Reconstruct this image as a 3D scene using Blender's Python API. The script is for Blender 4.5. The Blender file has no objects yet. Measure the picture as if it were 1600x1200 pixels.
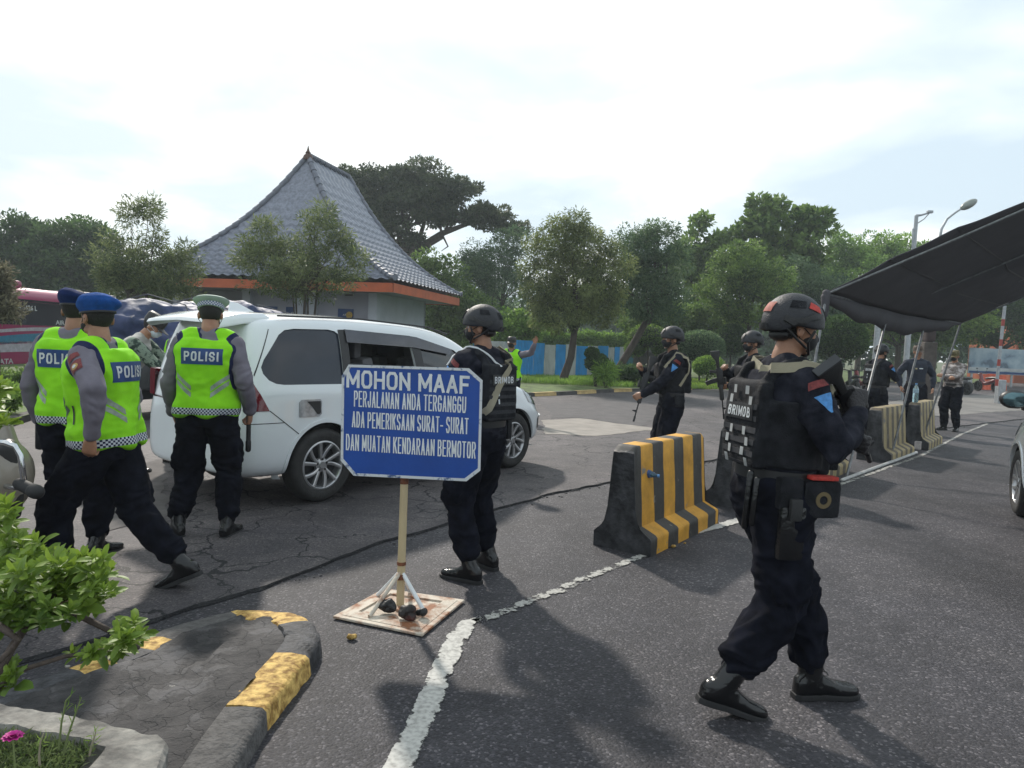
import bpy, bmesh, math, random
import numpy as np
from mathutils import Vector, Matrix, Quaternion
from mathutils.bvhtree import BVHTree
from mathutils.geometry import delaunay_2d_cdt
C = bpy.context.scene
COL = C.collection
random.seed(7); RNG = np.random.RandomState(11)
PI = math.pi
def rad(a): return a*PI/180
V = Vector
# ------------------------------------------------------------------ camera
FPX, CAMH, ROLL, HZ0 = 1150.0, 1.5, 0.042, 536.0      # focal length in photo pixels, eye height, roll, horizon row in mid picture
PITCH = math.atan((600-HZ0)/FPX)
cam = bpy.data.objects.new('camera', bpy.data.cameras.new('camera')); COL.objects.link(cam)
f0 = V((0, math.cos(PITCH), -math.sin(PITCH))); u0 = V((0, math.sin(PITCH), math.cos(PITCH))); r0 = V((1,0,0))
CR = r0*math.cos(ROLL)+u0*math.sin(ROLL); CU = u0*math.cos(ROLL)-r0*math.sin(ROLL)
CP = V((0,0,CAMH))
cam.matrix_world = Matrix(((CR.x,CU.x,-f0.x,CP.x),(CR.y,CU.y,-f0.y,CP.y),(CR.z,CU.z,-f0.z,CP.z),(0,0,0,1)))
cam.data.sensor_width = 36; cam.data.lens = 36*FPX/1600
cam.data.clip_start = .05; cam.data.clip_end = 2000
C.camera = cam
def ray(px, py): return (f0*FPX + CR*(px-800) - CU*(py-600)).normalized()
def G(px, py, z=0.0):
    d = ray(px,py); t = (z-CAMH)/d.z; return CP+d*t
def A(px, py, Y):
    d = ray(px,py); return CP+d*(Y/d.y)
# ------------------------------------------------------------------ world and sun
SKX = 12.1
SUN_AZ, SUN_EL = 22.0, 38.0          # degrees left of +Y, elevation
w = bpy.data.worlds.new('World'); C.world = w; w.use_nodes = True
nt = w.node_tree; nt.nodes.clear()
def N(t, typ, **k):
    n = t.nodes.new(typ)
    for a, b in k.items(): setattr(n, a, b)
    return n
out = N(nt,'ShaderNodeOutputWorld'); bg = N(nt,'ShaderNodeBackground'); bg2 = N(nt,'ShaderNodeBackground'); mix = N(nt,'ShaderNodeMixShader')
sky = N(nt,'ShaderNodeTexSky', sky_type='NISHITA'); sky.sun_disc = False
sky.sun_elevation = rad(SUN_EL); sky.sun_rotation = rad(-SUN_AZ); sky.dust_density = 3.0
nt.links.new(sky.outputs[0], bg.inputs[0]); bg.inputs[1].default_value = 0.11
tc = N(nt,'ShaderNodeTexCoord'); sep = N(nt,'ShaderNodeSeparateXYZ'); nt.links.new(tc.outputs['Generated'], sep.inputs[0])
zz = N(nt,'ShaderNodeMath', operation='ADD'); nt.links.new(sep.outputs[2], zz.inputs[0]); zz.inputs[1].default_value = .16
cx = N(nt,'ShaderNodeMath', operation='DIVIDE'); cy = N(nt,'ShaderNodeMath', operation='DIVIDE')
nt.links.new(sep.outputs[0], cx.inputs[0]); nt.links.new(zz.outputs[0], cx.inputs[1]); nt.links.new(sep.outputs[1], cy.inputs[0]); nt.links.new(zz.outputs[0], cy.inputs[1])
cmb = N(nt,'ShaderNodeCombineXYZ'); nt.links.new(cx.outputs[0], cmb.inputs[0]); nt.links.new(cy.outputs[0], cmb.inputs[1])
no = N(nt,'ShaderNodeTexNoise'); no.inputs['Scale'].default_value = 1.15; no.inputs['Detail'].default_value = 6; no.inputs['Roughness'].default_value = .5; no.inputs['Distortion'].default_value = .25
ofs = N(nt,'ShaderNodeVectorMath', operation='ADD'); nt.links.new(cmb.outputs[0], ofs.inputs[0]); ofs.inputs[1].default_value = (SKX,0,0); nt.links.new(ofs.outputs[0], no.inputs['Vector'])
# brightness of thin cloud rises towards the sun
sd = V((-math.sin(rad(SUN_AZ))*math.cos(rad(SUN_EL)), math.cos(rad(SUN_AZ))*math.cos(rad(SUN_EL)), math.sin(rad(SUN_EL))))
dot = N(nt,'ShaderNodeVectorMath', operation='DOT_PRODUCT'); nt.links.new(tc.outputs['Generated'], dot.inputs[0]); dot.inputs[1].default_value = sd
gl = N(nt,'ShaderNodeMapRange'); nt.links.new(dot.outputs['Value'], gl.inputs[0]); gl.inputs[1].default_value = .90; gl.inputs[2].default_value = 1.0; gl.inputs[3].default_value = 0; gl.inputs[4].default_value = .15
ad = N(nt,'ShaderNodeMath', operation='ADD'); nt.links.new(no.outputs['Fac'], ad.inputs[0]); nt.links.new(gl.outputs[0], ad.inputs[1])
cr = N(nt,'ShaderNodeValToRGB'); nt.links.new(ad.outputs[0], cr.inputs[0])
e = cr.color_ramp.elements; e[0].position = .42; e[0].color = (.56,.67,.75,1); e[1].position = .66; e[1].color = (1.0,1.02,1.0,1)
e2 = cr.color_ramp.elements.new(.52); e2.color = (.70,.79,.83,1)
nt.links.new(cr.outputs[0], bg2.inputs[0]); bg2.inputs[1].default_value = 1.0
nt.links.new(bg.outputs[0], mix.inputs[1]); nt.links.new(bg2.outputs[0], mix.inputs[2]); mix.inputs[0].default_value = .93
nt.links.new(mix.outputs[0], out.inputs[0])
sl = bpy.data.lights.new('sun','SUN'); sl.energy = 3.0; sl.angle = rad(2.5); sl.color = (1,.93,.84)
so = bpy.data.objects.new('sun', sl); COL.objects.link(so); so.rotation_euler = (-sd).to_track_quat('-Z','Y').to_euler()
C.view_settings.view_transform = 'Standard'; C.view_settings.look = 'None'; C.view_settings.exposure = 0.42; C.view_settings.gamma = 1
C.view_settings.use_curve_mapping = False
C.cycles.max_bounces = 8; C.cycles.transparent_max_bounces = 8

# ------------------------------------------------------------------ helpers: materials
def srgb(r,g,b):
    f = lambda c: (c/255/12.92 if c/255 <= .04045 else ((c/255+.055)/1.055)**2.4)
    return (f(r),f(g),f(b))
MATS = {}
def newmat(name):
    m = bpy.data.materials.new(name); m.use_nodes = True; m.node_tree.nodes.clear()
    o = N(m.node_tree,'ShaderNodeOutputMaterial'); p = N(m.node_tree,'ShaderNodeBsdfPrincipled'); m.node_tree.links.new(p.outputs[0], o.inputs[0])
    return m, m.node_tree, p
def mat(name, col, rough=.6, metal=0, var=.18, vs=6, bump=0, bs=80, spec=.5, coat=0, col2=None, lo=.35, hi=.65, alpha=1, trans=0, stretch=None):
    if name in MATS: return MATS[name]
    m, t, p = newmat(name)
    L = t.links.new
    tcn = N(t,'ShaderNodeTexCoord'); src = tcn.outputs['Object']
    if stretch:
        mp = N(t,'ShaderNodeMapping'); L(src, mp.inputs[0]); mp.inputs['Scale'].default_value = stretch; src = mp.outputs[0]
    n = N(t,'ShaderNodeTexNoise'); L(src, n.inputs['Vector']); n.inputs['Scale'].default_value = vs; n.inputs['Detail'].default_value = 5; n.inputs['Roughness'].default_value = .6
    r = N(t,'ShaderNodeValToRGB'); L(n.outputs['Fac'], r.inputs[0])
    a = tuple(c*(1-var) for c in col)+(1,); b = tuple(min(1,c*(1+var)) for c in (col2 or col))+(1,)
    r.color_ramp.elements[0].position = lo; r.color_ramp.elements[1].position = hi
    r.color_ramp.elements[0].color = a; r.color_ramp.elements[1].color = b
    L(r.outputs[0], p.inputs['Base Color'])
    p.inputs['Roughness'].default_value = rough; p.inputs['Metallic'].default_value = metal
    p.inputs['Specular IOR Level'].default_value = spec; p.inputs['Coat Weight'].default_value = coat
    p.inputs['Coat Roughness'].default_value = .06
    p.inputs['Alpha'].default_value = alpha; p.inputs['Transmission Weight'].default_value = trans
    if bump:
        n2 = N(t,'ShaderNodeTexNoise'); L(src, n2.inputs['Vector']); n2.inputs['Scale'].default_value = bs; n2.inputs['Detail'].default_value = 3
        bm_ = N(t,'ShaderNodeBump'); bm_.inputs['Strength'].default_value = bump; bm_.inputs['Distance'].default_value = .01
        L(n2.outputs['Fac'], bm_.inputs['Height']); L(bm_.outputs[0], p.inputs['Normal'])
    MATS[name] = m
    return m
# ------------------------------------------------------------------ helpers: noise
_perm = np.arange(256); RNG.shuffle(_perm); _perm = np.concatenate([_perm,_perm,_perm])
_grad = RNG.normal(size=(256,3)); _grad /= np.linalg.norm(_grad,axis=1)[:,None]
def perlin(P):
    P = np.asarray(P, dtype=float); I = np.floor(P).astype(int); F = P-I; I &= 255
    U = F*F*F*(F*(F*6-15)+10); res = 0
    for dx in (0,1):
        for dy in (0,1):
            for dz in (0,1):
                h = _perm[_perm[_perm[(I[:,0]+dx)&255]+((I[:,1]+dy)&255)]+((I[:,2]+dz)&255)]
                g = _grad[h&255]
                d = (g*(F-np.array([dx,dy,dz]))).sum(1)
                wgt = (U[:,0] if dx else 1-U[:,0])*(U[:,1] if dy else 1-U[:,1])*(U[:,2] if dz else 1-U[:,2])
                res = res+d*wgt
    return res*1.6
def fbm(P, oct=3):
    s = 0; a = 1; P = np.asarray(P,float)
    for _ in range(oct): s = s+a*perlin(P); P = P*2.03+7.1; a *= .5
    return s
# ------------------------------------------------------------------ helpers: objects
def link(o, parent=None):
    COL.objects.link(o)
    if parent is not None: o.parent = parent
    return o
def tag(o, label=None, cat=None, group=None, kind=None):
    if label: o['label'] = label
    if cat: o['category'] = cat
    if group: o['group'] = group
    if kind: o['kind'] = kind
    return o
def thing(name, label, cat, loc=(0,0,0), rz=0, group=None):
    o = bpy.data.objects.new(name, None); o.empty_display_size = .2; COL.objects.link(o)
    o.location = loc; o.rotation_euler = (0,0,rz)
    return tag(o, label, cat, group)
def kids(o): return [c for c in COL.objects if c.parent == o]
def dup(o, parent=None):
    c = o.copy(); COL.objects.link(c); c.parent = parent
    for k in kids(o): dup(k, c)
    return c
def mesh_np(name, Vt, Fc, mats, parent=None, smooth=True, mi=None, attrs=None):
    """Fc: array (n,k) or list of index lists"""
    me = bpy.data.meshes.new(name)
    if isinstance(Fc, np.ndarray):
        n, k = Fc.shape
        me.vertices.add(len(Vt)); me.vertices.foreach_set('co', np.asarray(Vt,dtype=np.float32).ravel())
        me.loops.add(n*k); me.loops.foreach_set('vertex_index', Fc.astype(np.int32).ravel())
        me.polygons.add(n); me.polygons.foreach_set('loop_start', np.arange(0,n*k,k,dtype=np.int32))
        me.polygons.foreach_set('loop_total', np.full(n,k,dtype=np.int32))
        me.update(calc_edges=True)
    else:
        me.from_pydata([tuple(v) for v in Vt], [], Fc)
    if mi is not None: me.polygons.foreach_set('material_index', np.asarray(mi,dtype=np.int32))
    me.polygons.foreach_set('use_smooth', np.full(len(me.polygons), smooth))
    if attrs:
        for k_, v_ in attrs.items():
            a = me.attributes.new(k_, 'FLOAT', 'POINT'); a.data.foreach_set('value', np.asarray(v_,dtype=np.float32))
    for m in (mats if isinstance(mats,(list,tuple)) else [mats]): me.materials.append(m)
    me.update()
    o = bpy.data.objects.new(name, me); return link(o, parent)
def frame_from(d, up=V((0,0,1))):
    d = V(d).normalized()
    if abs(d.dot(up)) > .98: up = V((0,1,0)) if abs(d.y) < .9 else V((1,0,0))
    x = d.cross(up).normalized(); y = x.cross(d).normalized()
    return x, y, d
class MB:
    def __init__(s): s.v = []; s.f = []; s.m = []
    def add(s, vs, fs, mi=0):
        b = len(s.v); s.v += [tuple(v) for v in vs]; s.f += [[i+b for i in f] for f in fs]; s.m += [mi]*len(fs); return s
    def box(s, c, size, R=None, mi=0, taper=1.0, bev=0):
        c = V(c); hx,hy,hz = [q/2 for q in size]; vs = []
        for z in (-1,1):
            k = taper if z > 0 else 1
            for x,y in ((-1,-1),(1,-1),(1,1),(-1,1)): vs.append(V((x*hx*k,y*hy*k,z*hz)))
        if bev:
            bm = bmesh.new(); q = [bm.verts.new(v) for v in vs]
            for f in ((0,3,2,1),(4,5,6,7),(0,1,5,4),(1,2,6,5),(2,3,7,6),(3,0,4,7)): bm.faces.new([q[i] for i in f])
            bmesh.ops.bevel(bm, geom=list(bm.edges), offset=bev, segments=2, affect='EDGES', profile=.6)
            bm.verts.index_update(); vs = [v.co.copy() for v in bm.verts]; fs = [[v.index for v in f.verts] for f in bm.faces]; bm.free()
        else: fs = [(0,3,2,1),(4,5,6,7),(0,1,5,4),(1,2,6,5),(2,3,7,6),(3,0,4,7)]
        if R is not None: vs = [R@v for v in vs]
        return s.add([v+c for v in vs], fs, mi)
    def loft(s, rings, cap=True, mi=0, closed=False):
        n = len(rings[0]); vs = [p for r in rings for p in r]; fs = []
        m = len(rings)
        for i in range(m if closed else m-1):
            a = i*n; b = ((i+1)%m)*n
            for j in range(n): fs.append((a+j, a+(j+1)%n, b+(j+1)%n, b+j))
        if cap and not closed:
            fs.append(tuple(range(n-1,-1,-1))); fs.append(tuple(range((m-1)*n, m*n)))
        return s.add(vs, fs, mi)
    def tube(s, pts, rr, seg=12, up=None, round_=True, mi=0, ell=1.0):
        pts = [V(p) for p in pts]; n = len(pts)
        if not hasattr(rr,'__len__'): rr = [rr]*n
        rings = []; d0 = (pts[1]-pts[0]).normalized(); x,y,_ = frame_from(d0, up or V((0,0,1)))
        def ring(c, x, y, r): return [c+x*(r*math.cos(2*PI*k/seg))+y*(r*ell*math.sin(2*PI*k/seg)) for k in range(seg)]
        if round_:
            for a in (.12,.5,.85): rings.append(ring(pts[0]-d0*rr[0]*math.sqrt(1-a*a)*.9, x,y, rr[0]*a))
        pd = d0
        for i in range(n):
            d = d0 if i == 0 else ((pts[i]-pts[i-1]).normalized() if i == n-1 else ((pts[i+1]-pts[i]).normalized()+(pts[i]-pts[i-1]).normalized()).normalized())
            q = pd.rotation_difference(d); x = q@x; y = q@y; pd = d
            rings.append(ring(pts[i], x, y, rr[i]))
        if round_:
            for a in (.85,.5,.12): rings.append(ring(pts[-1]+pd*rr[-1]*math.sqrt(1-a*a)*.9, x,y, rr[-1]*a))
        return s.loft(rings, True, mi)
    def ell(s, c, r, R=None, seg=16, mi=0):
        c = V(c); rings = []
        for i in range(1,seg//2):
            ph = PI*i/(seg//2); z = -math.cos(ph); k = math.sin(ph)
            rings.append([V((r[0]*k*math.cos(2*PI*j/seg), r[1]*k*math.sin(2*PI*j/seg), r[2]*z)) for j in range(seg)])
        vs = [p for q in rings for p in q]
        if R is not None: rings = [[R@p for p in q] for q in rings]
        return s.loft([[p+c for p in q] for q in rings], True, mi)
    def prism(s, poly, o, X, Y, Nn, th, mi=0):
        """poly in 2D on plane o,X,Y, thickness th along Nn"""
        a = [V(o)+V(X)*p[0]+V(Y)*p[1] for p in poly]; b = [p+V(Nn)*th for p in a]; n = len(a)
        return s.add(a+b, [tuple(range(n-1,-1,-1)), tuple(range(n,2*n))]+[(i,(i+1)%n,n+(i+1)%n,n+i) for i in range(n)], mi)
    def disc(s, c, n, r0_, r1_, th, seg=32, mi=0):
        """annulus / disc of thickness th, axis n"""
        x,y,d = frame_from(n); c = V(c); rings = []
        for (r,h) in ((r0_,0),(r1_,0),(r1_,th),(r0_,th)):
            rings.append([c+d*h+x*(r*math.cos(2*PI*k/seg))+y*(r*math.sin(2*PI*k/seg)) for k in range(seg)])
        return s.loft(rings, False, mi, closed=True)
    def lathe(s, c, axis, prof, seg=32, mi=0):
        x,y,d = frame_from(axis); c = V(c)
        return s.loft([[c+d*h+x*(r*math.cos(2*PI*k/seg))+y*(r*math.sin(2*PI*k/seg)) for k in range(seg)] for r,h in prof], True, mi)
    def fix(s):
        bm = bmesh.new(); q = [bm.verts.new(v) for v in s.v]
        for f, m_ in zip(s.f, s.m):
            try: ff = bm.faces.new([q[i] for i in f]); ff.material_index = m_
            except ValueError: pass
        bmesh.ops.recalc_face_normals(bm, faces=bm.faces)
        return bm
    def build(s, name, mats, parent=None, smooth=False, bevel=0, angle=40, sub=0):
        bm = s.fix(); me = bpy.data.meshes.new(name); bm.to_mesh(me); bm.free()
        for m in (mats if isinstance(mats,(list,tuple)) else [mats]): me.materials.append(m)
        o = bpy.data.objects.new(name, me); link(o, parent)
        if bevel or sub:
            if bevel:
                b = o.modifiers.new('b','BEVEL'); b.width = bevel; b.segments = 2; b.limit_method = 'ANGLE'; b.angle_limit = rad(35)
            if sub:
                b = o.modifiers.new('s','SUBSURF'); b.levels = sub; b.render_levels = sub
            bake(o)
        if smooth: shade(o, angle)
        return o
def bake(o):
    dg = bpy.context.evaluated_depsgraph_get(); dg.update()
    me = bpy.data.meshes.new_from_object(o.evaluated_get(dg), depsgraph=dg)
    o.modifiers.clear(); o.data = me; return o
def shade(o, angle=40):
    me = o.data; me.polygons.foreach_set('use_smooth', np.full(len(me.polygons), True))
    if angle < 179:
        bm = bmesh.new(); bm.from_mesh(me)
        for e_ in bm.edges:
            if len(e_.link_faces) == 2 and e_.calc_face_angle(0) > rad(angle): e_.smooth = False
        bm.to_mesh(me); bm.free()
    return o
def boolean(o, cutter_mb, op='DIFFERENCE'):
    c = cutter_mb.build('cut', []); 
    b = o.modifiers.new('b','BOOLEAN'); b.object = c; b.operation = op; b.solver = 'EXACT'
    bake(o); bpy.data.objects.remove(c); return o
def remesh(mb, voxel, it=2, disp=None):
    """voxel union of the overlapping closed shapes in mb -> (verts, faces) numpy"""
    bm = mb.fix(); me = bpy.data.meshes.new('t'); bm.to_mesh(me); bm.free()
    o = bpy.data.objects.new('t', me); COL.objects.link(o)
    r = o.modifiers.new('r','REMESH'); r.mode = 'VOXEL'; r.voxel_size = voxel; r.adaptivity = 0
    bake(o); me = o.data; n = len(me.vertices)
    Vt = np.zeros(n*3,dtype=np.float32); me.vertices.foreach_get('co', Vt); Vt = Vt.reshape(-1,3).astype(float)
    F = np.zeros(len(me.loops),dtype=np.int32); me.loops.foreach_get('vertex_index', F)
    tot = np.zeros(len(me.polygons),dtype=np.int32); me.polygons.foreach_get('loop_total', tot)
    E = np.zeros(len(me.edges)*2,dtype=np.int32); me.edges.foreach_get('vertices', E); E = E.reshape(-1,2)
    bpy.data.objects.remove(o); bpy.data.meshes.remove(me)
    if (tot == 4).all(): F = F.reshape(-1,4)
    else:
        st = np.concatenate([[0],np.cumsum(tot)]); F = [F[st[i]:st[i+1]].tolist() for i in range(len(tot))]
    Vt = smooth_np(Vt, E, it)
    if disp is not None:
        Nn = normals_np(Vt, F); Vt = Vt+Nn*disp(Vt, Nn)[:,None]; Vt = smooth_np(Vt, E, 1)
    return Vt, F, E
def smooth_np(Vt, E, it, lam=.6):
    n = len(Vt); i = np.concatenate([E[:,0],E[:,1]]); j = np.concatenate([E[:,1],E[:,0]])
    deg = np.maximum(np.bincount(i, minlength=n),1)
    for _ in range(it):
        A_ = np.stack([np.bincount(i, weights=Vt[j,k], minlength=n)/deg for k in range(3)],1)
        Vt = Vt*(1-lam)+A_*lam
    return Vt
def normals_np(Vt, F):
    if isinstance(F, list): F = np.array([f[:4] if len(f) >= 4 else f+[f[-1]] for f in F])
    n = np.cross(Vt[F[:,2]]-Vt[F[:,0]], Vt[F[:,3]]-Vt[F[:,1]]); Nn = np.zeros_like(Vt)
    for k in range(4):
        for c in range(3): Nn[:,c] += np.bincount(F[:,k], weights=n[:,c], minlength=len(Vt))
    return Nn/np.maximum(np.linalg.norm(Nn,axis=1),1e-9)[:,None]
def soft(name, mb, voxel, mats, parent=None, it=2, disp=None, attrs=None):
    Vt, F, E = remesh(mb, voxel, it, disp)
    return mesh_np(name, Vt, F, mats, parent, True, attrs={k:f(Vt) for k,f in attrs.items()} if attrs else None)
def bvh_of(o):
    me = o.data; return BVHTree.FromPolygons([v.co.copy() for v in me.vertices], [tuple(p.vertices) for p in me.polygons])
# 2D fill
def fill2d(outline, res=.02):
    pts = []
    n = len(outline)
    for i in range(n):
        a = V(outline[i]); b = V(outline[(i+1)%n]); k = max(1,int((b-a).length/res))
        for j in range(k): pts.append(a.lerp(b,j/k))
    nb = len(pts); xs = [p.x for p in pts]; ys = [p.y for p in pts]
    def inside(x,y):
        c = False
        for i in range(nb):
            a, b = pts[i], pts[(i+1)%nb]
            if (a.y > y) != (b.y > y) and x < (b.x-a.x)*(y-a.y)/(b.y-a.y)+a.x: c = not c
        return c
    x = min(xs)+res*.5
    ins = []
    while x < max(xs):
        y = min(ys)+res*.5
        while y < max(ys):
            if inside(x,y) and min((p.x-x)**2+(p.y-y)**2 for p in pts) > (res*.45)**2: ins.append(V((x,y)))
            y += res
        x += res
    r = delaunay_2d_cdt([p.to_2d() for p in pts]+ins, [(i,(i+1)%nb) for i in range(nb)], [], 1, 1e-6)
    return [tuple(p) for p in r[0]], [list(f) for f in r[2]]
def project(pts2, bvhs, O, X, Y, Nn, off, far=.35, fall=None):
    O = V(O); X = V(X).normalized(); Y = V(Y).normalized(); Nn = V(Nn).normalized(); res = []; last = None
    for p in pts2:
        s_ = O+X*p[0]+Y*p[1]+Nn*far; best = None
        for b in bvhs:
            h = b.ray_cast(s_, -Nn, far*2.2)
            if h[0] is not None and (best is None or h[3] < best): best = h[3]
        if best is None: best = last if last is not None else far
        last = best; res.append(s_-Nn*(best-off))
    return res
def patch(name, outline, bvhs, O, X, Y, Nn, m, parent, off=.003, res=.02, far=.35, th=None):
    p, f = fill2d(outline, res); q = project(p, bvhs, O, X, Y, Nn, off, far)
    if th:
        n = len(q); Nn = V(Nn).normalized(); q2 = [v-Nn*th for v in q]
        cnt = {}
        for ff in f:
            for i in range(len(ff)):
                a,b = ff[i], ff[(i+1)%len(ff)]; cnt[(min(a,b),max(a,b))] = cnt.get((min(a,b),max(a,b)),0)+1
        f = f+[[i+n for i in reversed(ff)] for ff in f]+[[a,b,b+n,a+n] for (a,b),c in cnt.items() if c == 1]; q = q+q2
    mb = MB(); mb.add(q, f); return mb.build(name, m, parent, smooth=True, angle=50)
_tc = {}
def text2d(s, h, w=None, bold=.0, align='CENTER', spacing=1.0):
    key = (s,bold,spacing)
    if key not in _tc:
        cu = bpy.data.curves.new('txt','FONT'); cu.body = s; cu.size = 1; cu.offset = bold; cu.resolution_u = 3; cu.space_character = spacing
        o = bpy.data.objects.new('txt',cu); COL.objects.link(o)
        dg = bpy.context.evaluated_depsgraph_get(); dg.update()
        me = bpy.data.meshes.new_from_object(o.evaluated_get(dg), depsgraph=dg)
        vs = [(v.co.x,v.co.y) for v in me.vertices]; fs = [list(p.vertices) for p in me.polygons]
        bpy.data.objects.remove(o); _tc[key] = (vs,fs)
    vs, fs = _tc[key]
    x0 = min(v[0] for v in vs); x1 = max(v[0] for v in vs); y0 = min(v[1] for v in vs); y1 = max(v[1] for v in vs)
    sy = h/(y1-y0); sx = (w/(x1-x0)) if w else sy; ox = (x0+x1)/2 if align == 'CENTER' else x0
    return [((v[0]-ox)*sx, (v[1]-(y0+y1)/2)*sy) for v in vs], fs
def subdiv2d(vs, fs, mx):
    bm = bmesh.new(); q = [bm.verts.new((a,b,0)) for a,b in vs]
    for f in fs:
        try: bm.faces.new([q[i] for i in f])
        except ValueError: pass
    bmesh.ops.triangulate(bm, faces=bm.faces)
    for _ in range(6):
        es = [e_ for e_ in bm.edges if e_.calc_length() > mx]
        if not es: break
        bmesh.ops.subdivide_edges(bm, edges=es, cuts=1); bmesh.ops.triangulate(bm, faces=[f for f in bm.faces if len(f.verts) > 3])
    bm.verts.index_update(); r = [(v.co.x,v.co.y) for v in bm.verts], [[v.index for v in f.verts] for f in bm.faces]; bm.free(); return r
def text_on(name, s, h, bvhs, O, X, Y, Nn, m, parent, w=None, bold=.02, off=.005, far=.35, sub=True, spacing=1.0):
    vs, fs = text2d(s, h, w, bold, spacing=spacing)
    if bvhs: vs, fs = subdiv2d(vs, fs, .012 if h < .12 else .12)
    if bvhs: q = project(vs, bvhs, O, X, Y, Nn, off, far)
    else: q = [V(O)+V(X).normalized()*a+V(Y).normalized()*b+V(Nn).normalized()*off for a,b in vs]
    mb = MB(); mb.v = [tuple(v) for v in q]; mb.f = fs; mb.m = [0]*len(fs)
    return mb.build(name, m, parent)

# block lettering built from strokes
_O = [(.5,1),(.22,1),(0,.80),(0,.20),(.22,0),(.78,0),(1,.20),(1,.80),(.78,1),(.5,1)]
GL = {'A':[[(0,0),(.5,1)],[(.5,1),(1,0)],[(.2,.30),(.8,.30)]],'B':[[(.7,.53),(0,.53)],[(0,0),(0,1),(.68,1),(.93,.88),(.93,.66),(.7,.53),(1,.40),(1,.14),(.72,0),(0,0)]],'D':[[(0,0),(0,1),(.62,1),(1,.76),(1,.24),(.62,0),(0,0)]],
 'E':[[(1,1),(0,1),(0,0),(1,0)],[(0,.52),(.85,.52)]],'F':[[(1,1),(0,1),(0,0)],[(0,.5),(.85,.5)]],'G':[[(1,.76),(.76,1),(.24,1),(0,.78),(0,.22),(.24,0),(.76,0),(1,.2),(1,.47),(.55,.47)]],'H':[[(0,0),(0,1)],[(1,0),(1,1)],[(0,.5),(1,.5)]],
 'I':[[(.5,0),(.5,1)]],'J':[[(1,1),(1,.2),(.75,0),(.3,0),(0,.2),(0,.34)]],'K':[[(0,0),(0,1)],[(1,1),(.05,.40)],[(.38,.62),(1,0)]],'L':[[(0,1),(0,0),(1,0)]],'M':[[(0,0),(0,1)],[(0,.97),(.5,.22)],[(.5,.22),(1,.97)],[(1,1),(1,0)]],'N':[[(0,0),(0,1)],[(0,.95),(1,.05)],[(1,0),(1,1)]],'O':[_O],
 'P':[[(0,0),(0,1),(.72,1),(1,.86),(1,.62),(.72,.48),(0,.48)]],'R':[[(0,0),(0,1),(.72,1),(1,.86),(1,.64),(.72,.50),(0,.50)],[(.5,.50),(1,0)]],'S':[[(1,.78),(.76,1),(.24,1),(0,.82),(0,.66),(.24,.54),(.76,.46),(1,.34),(1,.18),(.76,0),(.24,0),(0,.22)]],
 'T':[[(0,1),(1,1)],[(.5,1),(.5,0)]],'U':[[(0,1),(0,.22),(.24,0),(.76,0),(1,.22),(1,1)]],'-':[[(0,.42),(1,.42)]]}
GW = {'M':1.3,'I':.0,'-':.6,'E':.85,'F':.85,'L':.8,' ':.55,'J':.8}
def block2d(s, h, w, th, gapk=1.08):
    """strokes of a line of text centred on 0,0: list of (verts2d, faces), stroke thickness th"""
    gap = gapk*th/.62; nat = [GW.get(c,1.0) for c in s]; fixed = sum(th for c in s if c != ' ')+gap*.62*(len(s)-1); uw = (w-fixed)/sum(nat); x = -w/2; res = []
    for c,n_ in zip(s,nat):
        if c == ' ': x += uw*n_+gap*.62; continue
        gw = uw*n_
        for pl in GL[c]:
            P_ = [V((x+th/2+p[0]*gw if c != 'I' else x+th/2, -h/2+th/2+p[1]*(h-th))) for p in pl]; closed = (P_[0]-P_[-1]).length < 1e-6; 
            if closed: P_ = P_[:-1]
            n = len(P_); L_ = []; R_ = []
            for i in range(n):
                a = P_[(i-1)%n] if (closed or i > 0) else None; b = P_[(i+1)%n] if (closed or i < n-1) else None
                d1 = (P_[i]-a).normalized() if a is not None else None; d2 = (b-P_[i]).normalized() if b is not None else None
                if d1 is None: nn = V((-d2.y,d2.x)); k = 1; q = P_[i]-d2*th*.5
                elif d2 is None: nn = V((-d1.y,d1.x)); k = 1; q = P_[i]+d1*th*.5
                else:
                    n1 = V((-d1.y,d1.x)); n2 = V((-d2.y,d2.x)); nn = (n1+n2); nn = nn.normalized() if nn.length > .05 else n1; k = min(1.7, 1/max(.3,nn.dot(n1))); q = P_[i]
                L_.append(q+nn*th*.5*k); R_.append(q-nn*th*.5*k)
            vs = [tuple(v) for v in L_]+[tuple(v) for v in R_]; m = n if closed else n-1
            res.append((vs, [[i,(i+1)%n,n+(i+1)%n,n+i] for i in range(m)]))
        x += gw+th+gap*.62
    return res
def block_text(name, s, h, w, th, bvhs, O, X, Y, Nn, m, parent, off=.002, far=.35, gapk=1.08):
    mb = MB()
    for k,(vs,fs) in enumerate(block2d(s,h,w,th,gapk)):
        o_ = off+.00018*(k%5)
        if bvhs: vs, fs = subdiv2d(vs, fs, .012); q = project(vs, bvhs, O, X, Y, Nn, o_, far)
        else: q = [V(O)+V(X)*a+V(Y)*b+V(Nn)*o_ for a,b in vs]
        mb.add(q, fs)
    return mb.build(name, m, parent)
M_skin = mat('skin', (.30,.145,.085), .5, var=.14, vs=9, bump=.15, bs=90, col2=(.33,.17,.10))
M_hair = mat('hair', (.010,.008,.007), .7, var=.4, vs=60, bump=1, bs=200)
M_navy = mat('uniform_black', (.0095,.011,.018), .9, var=.3, vs=14, bump=.5, bs=350, spec=.12, col2=(.021,.022,.031))
M_trou = mat('trousers_black', (.0048,.0054,.0095), .9, var=.3, vs=12, bump=.5, bs=350, spec=.08, col2=(.0085,.0095,.016))
M_shirt = mat('shirt_grey', (.155,.142,.172), .8, var=.10, vs=11, bump=.4, bs=350, spec=.25)
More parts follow.
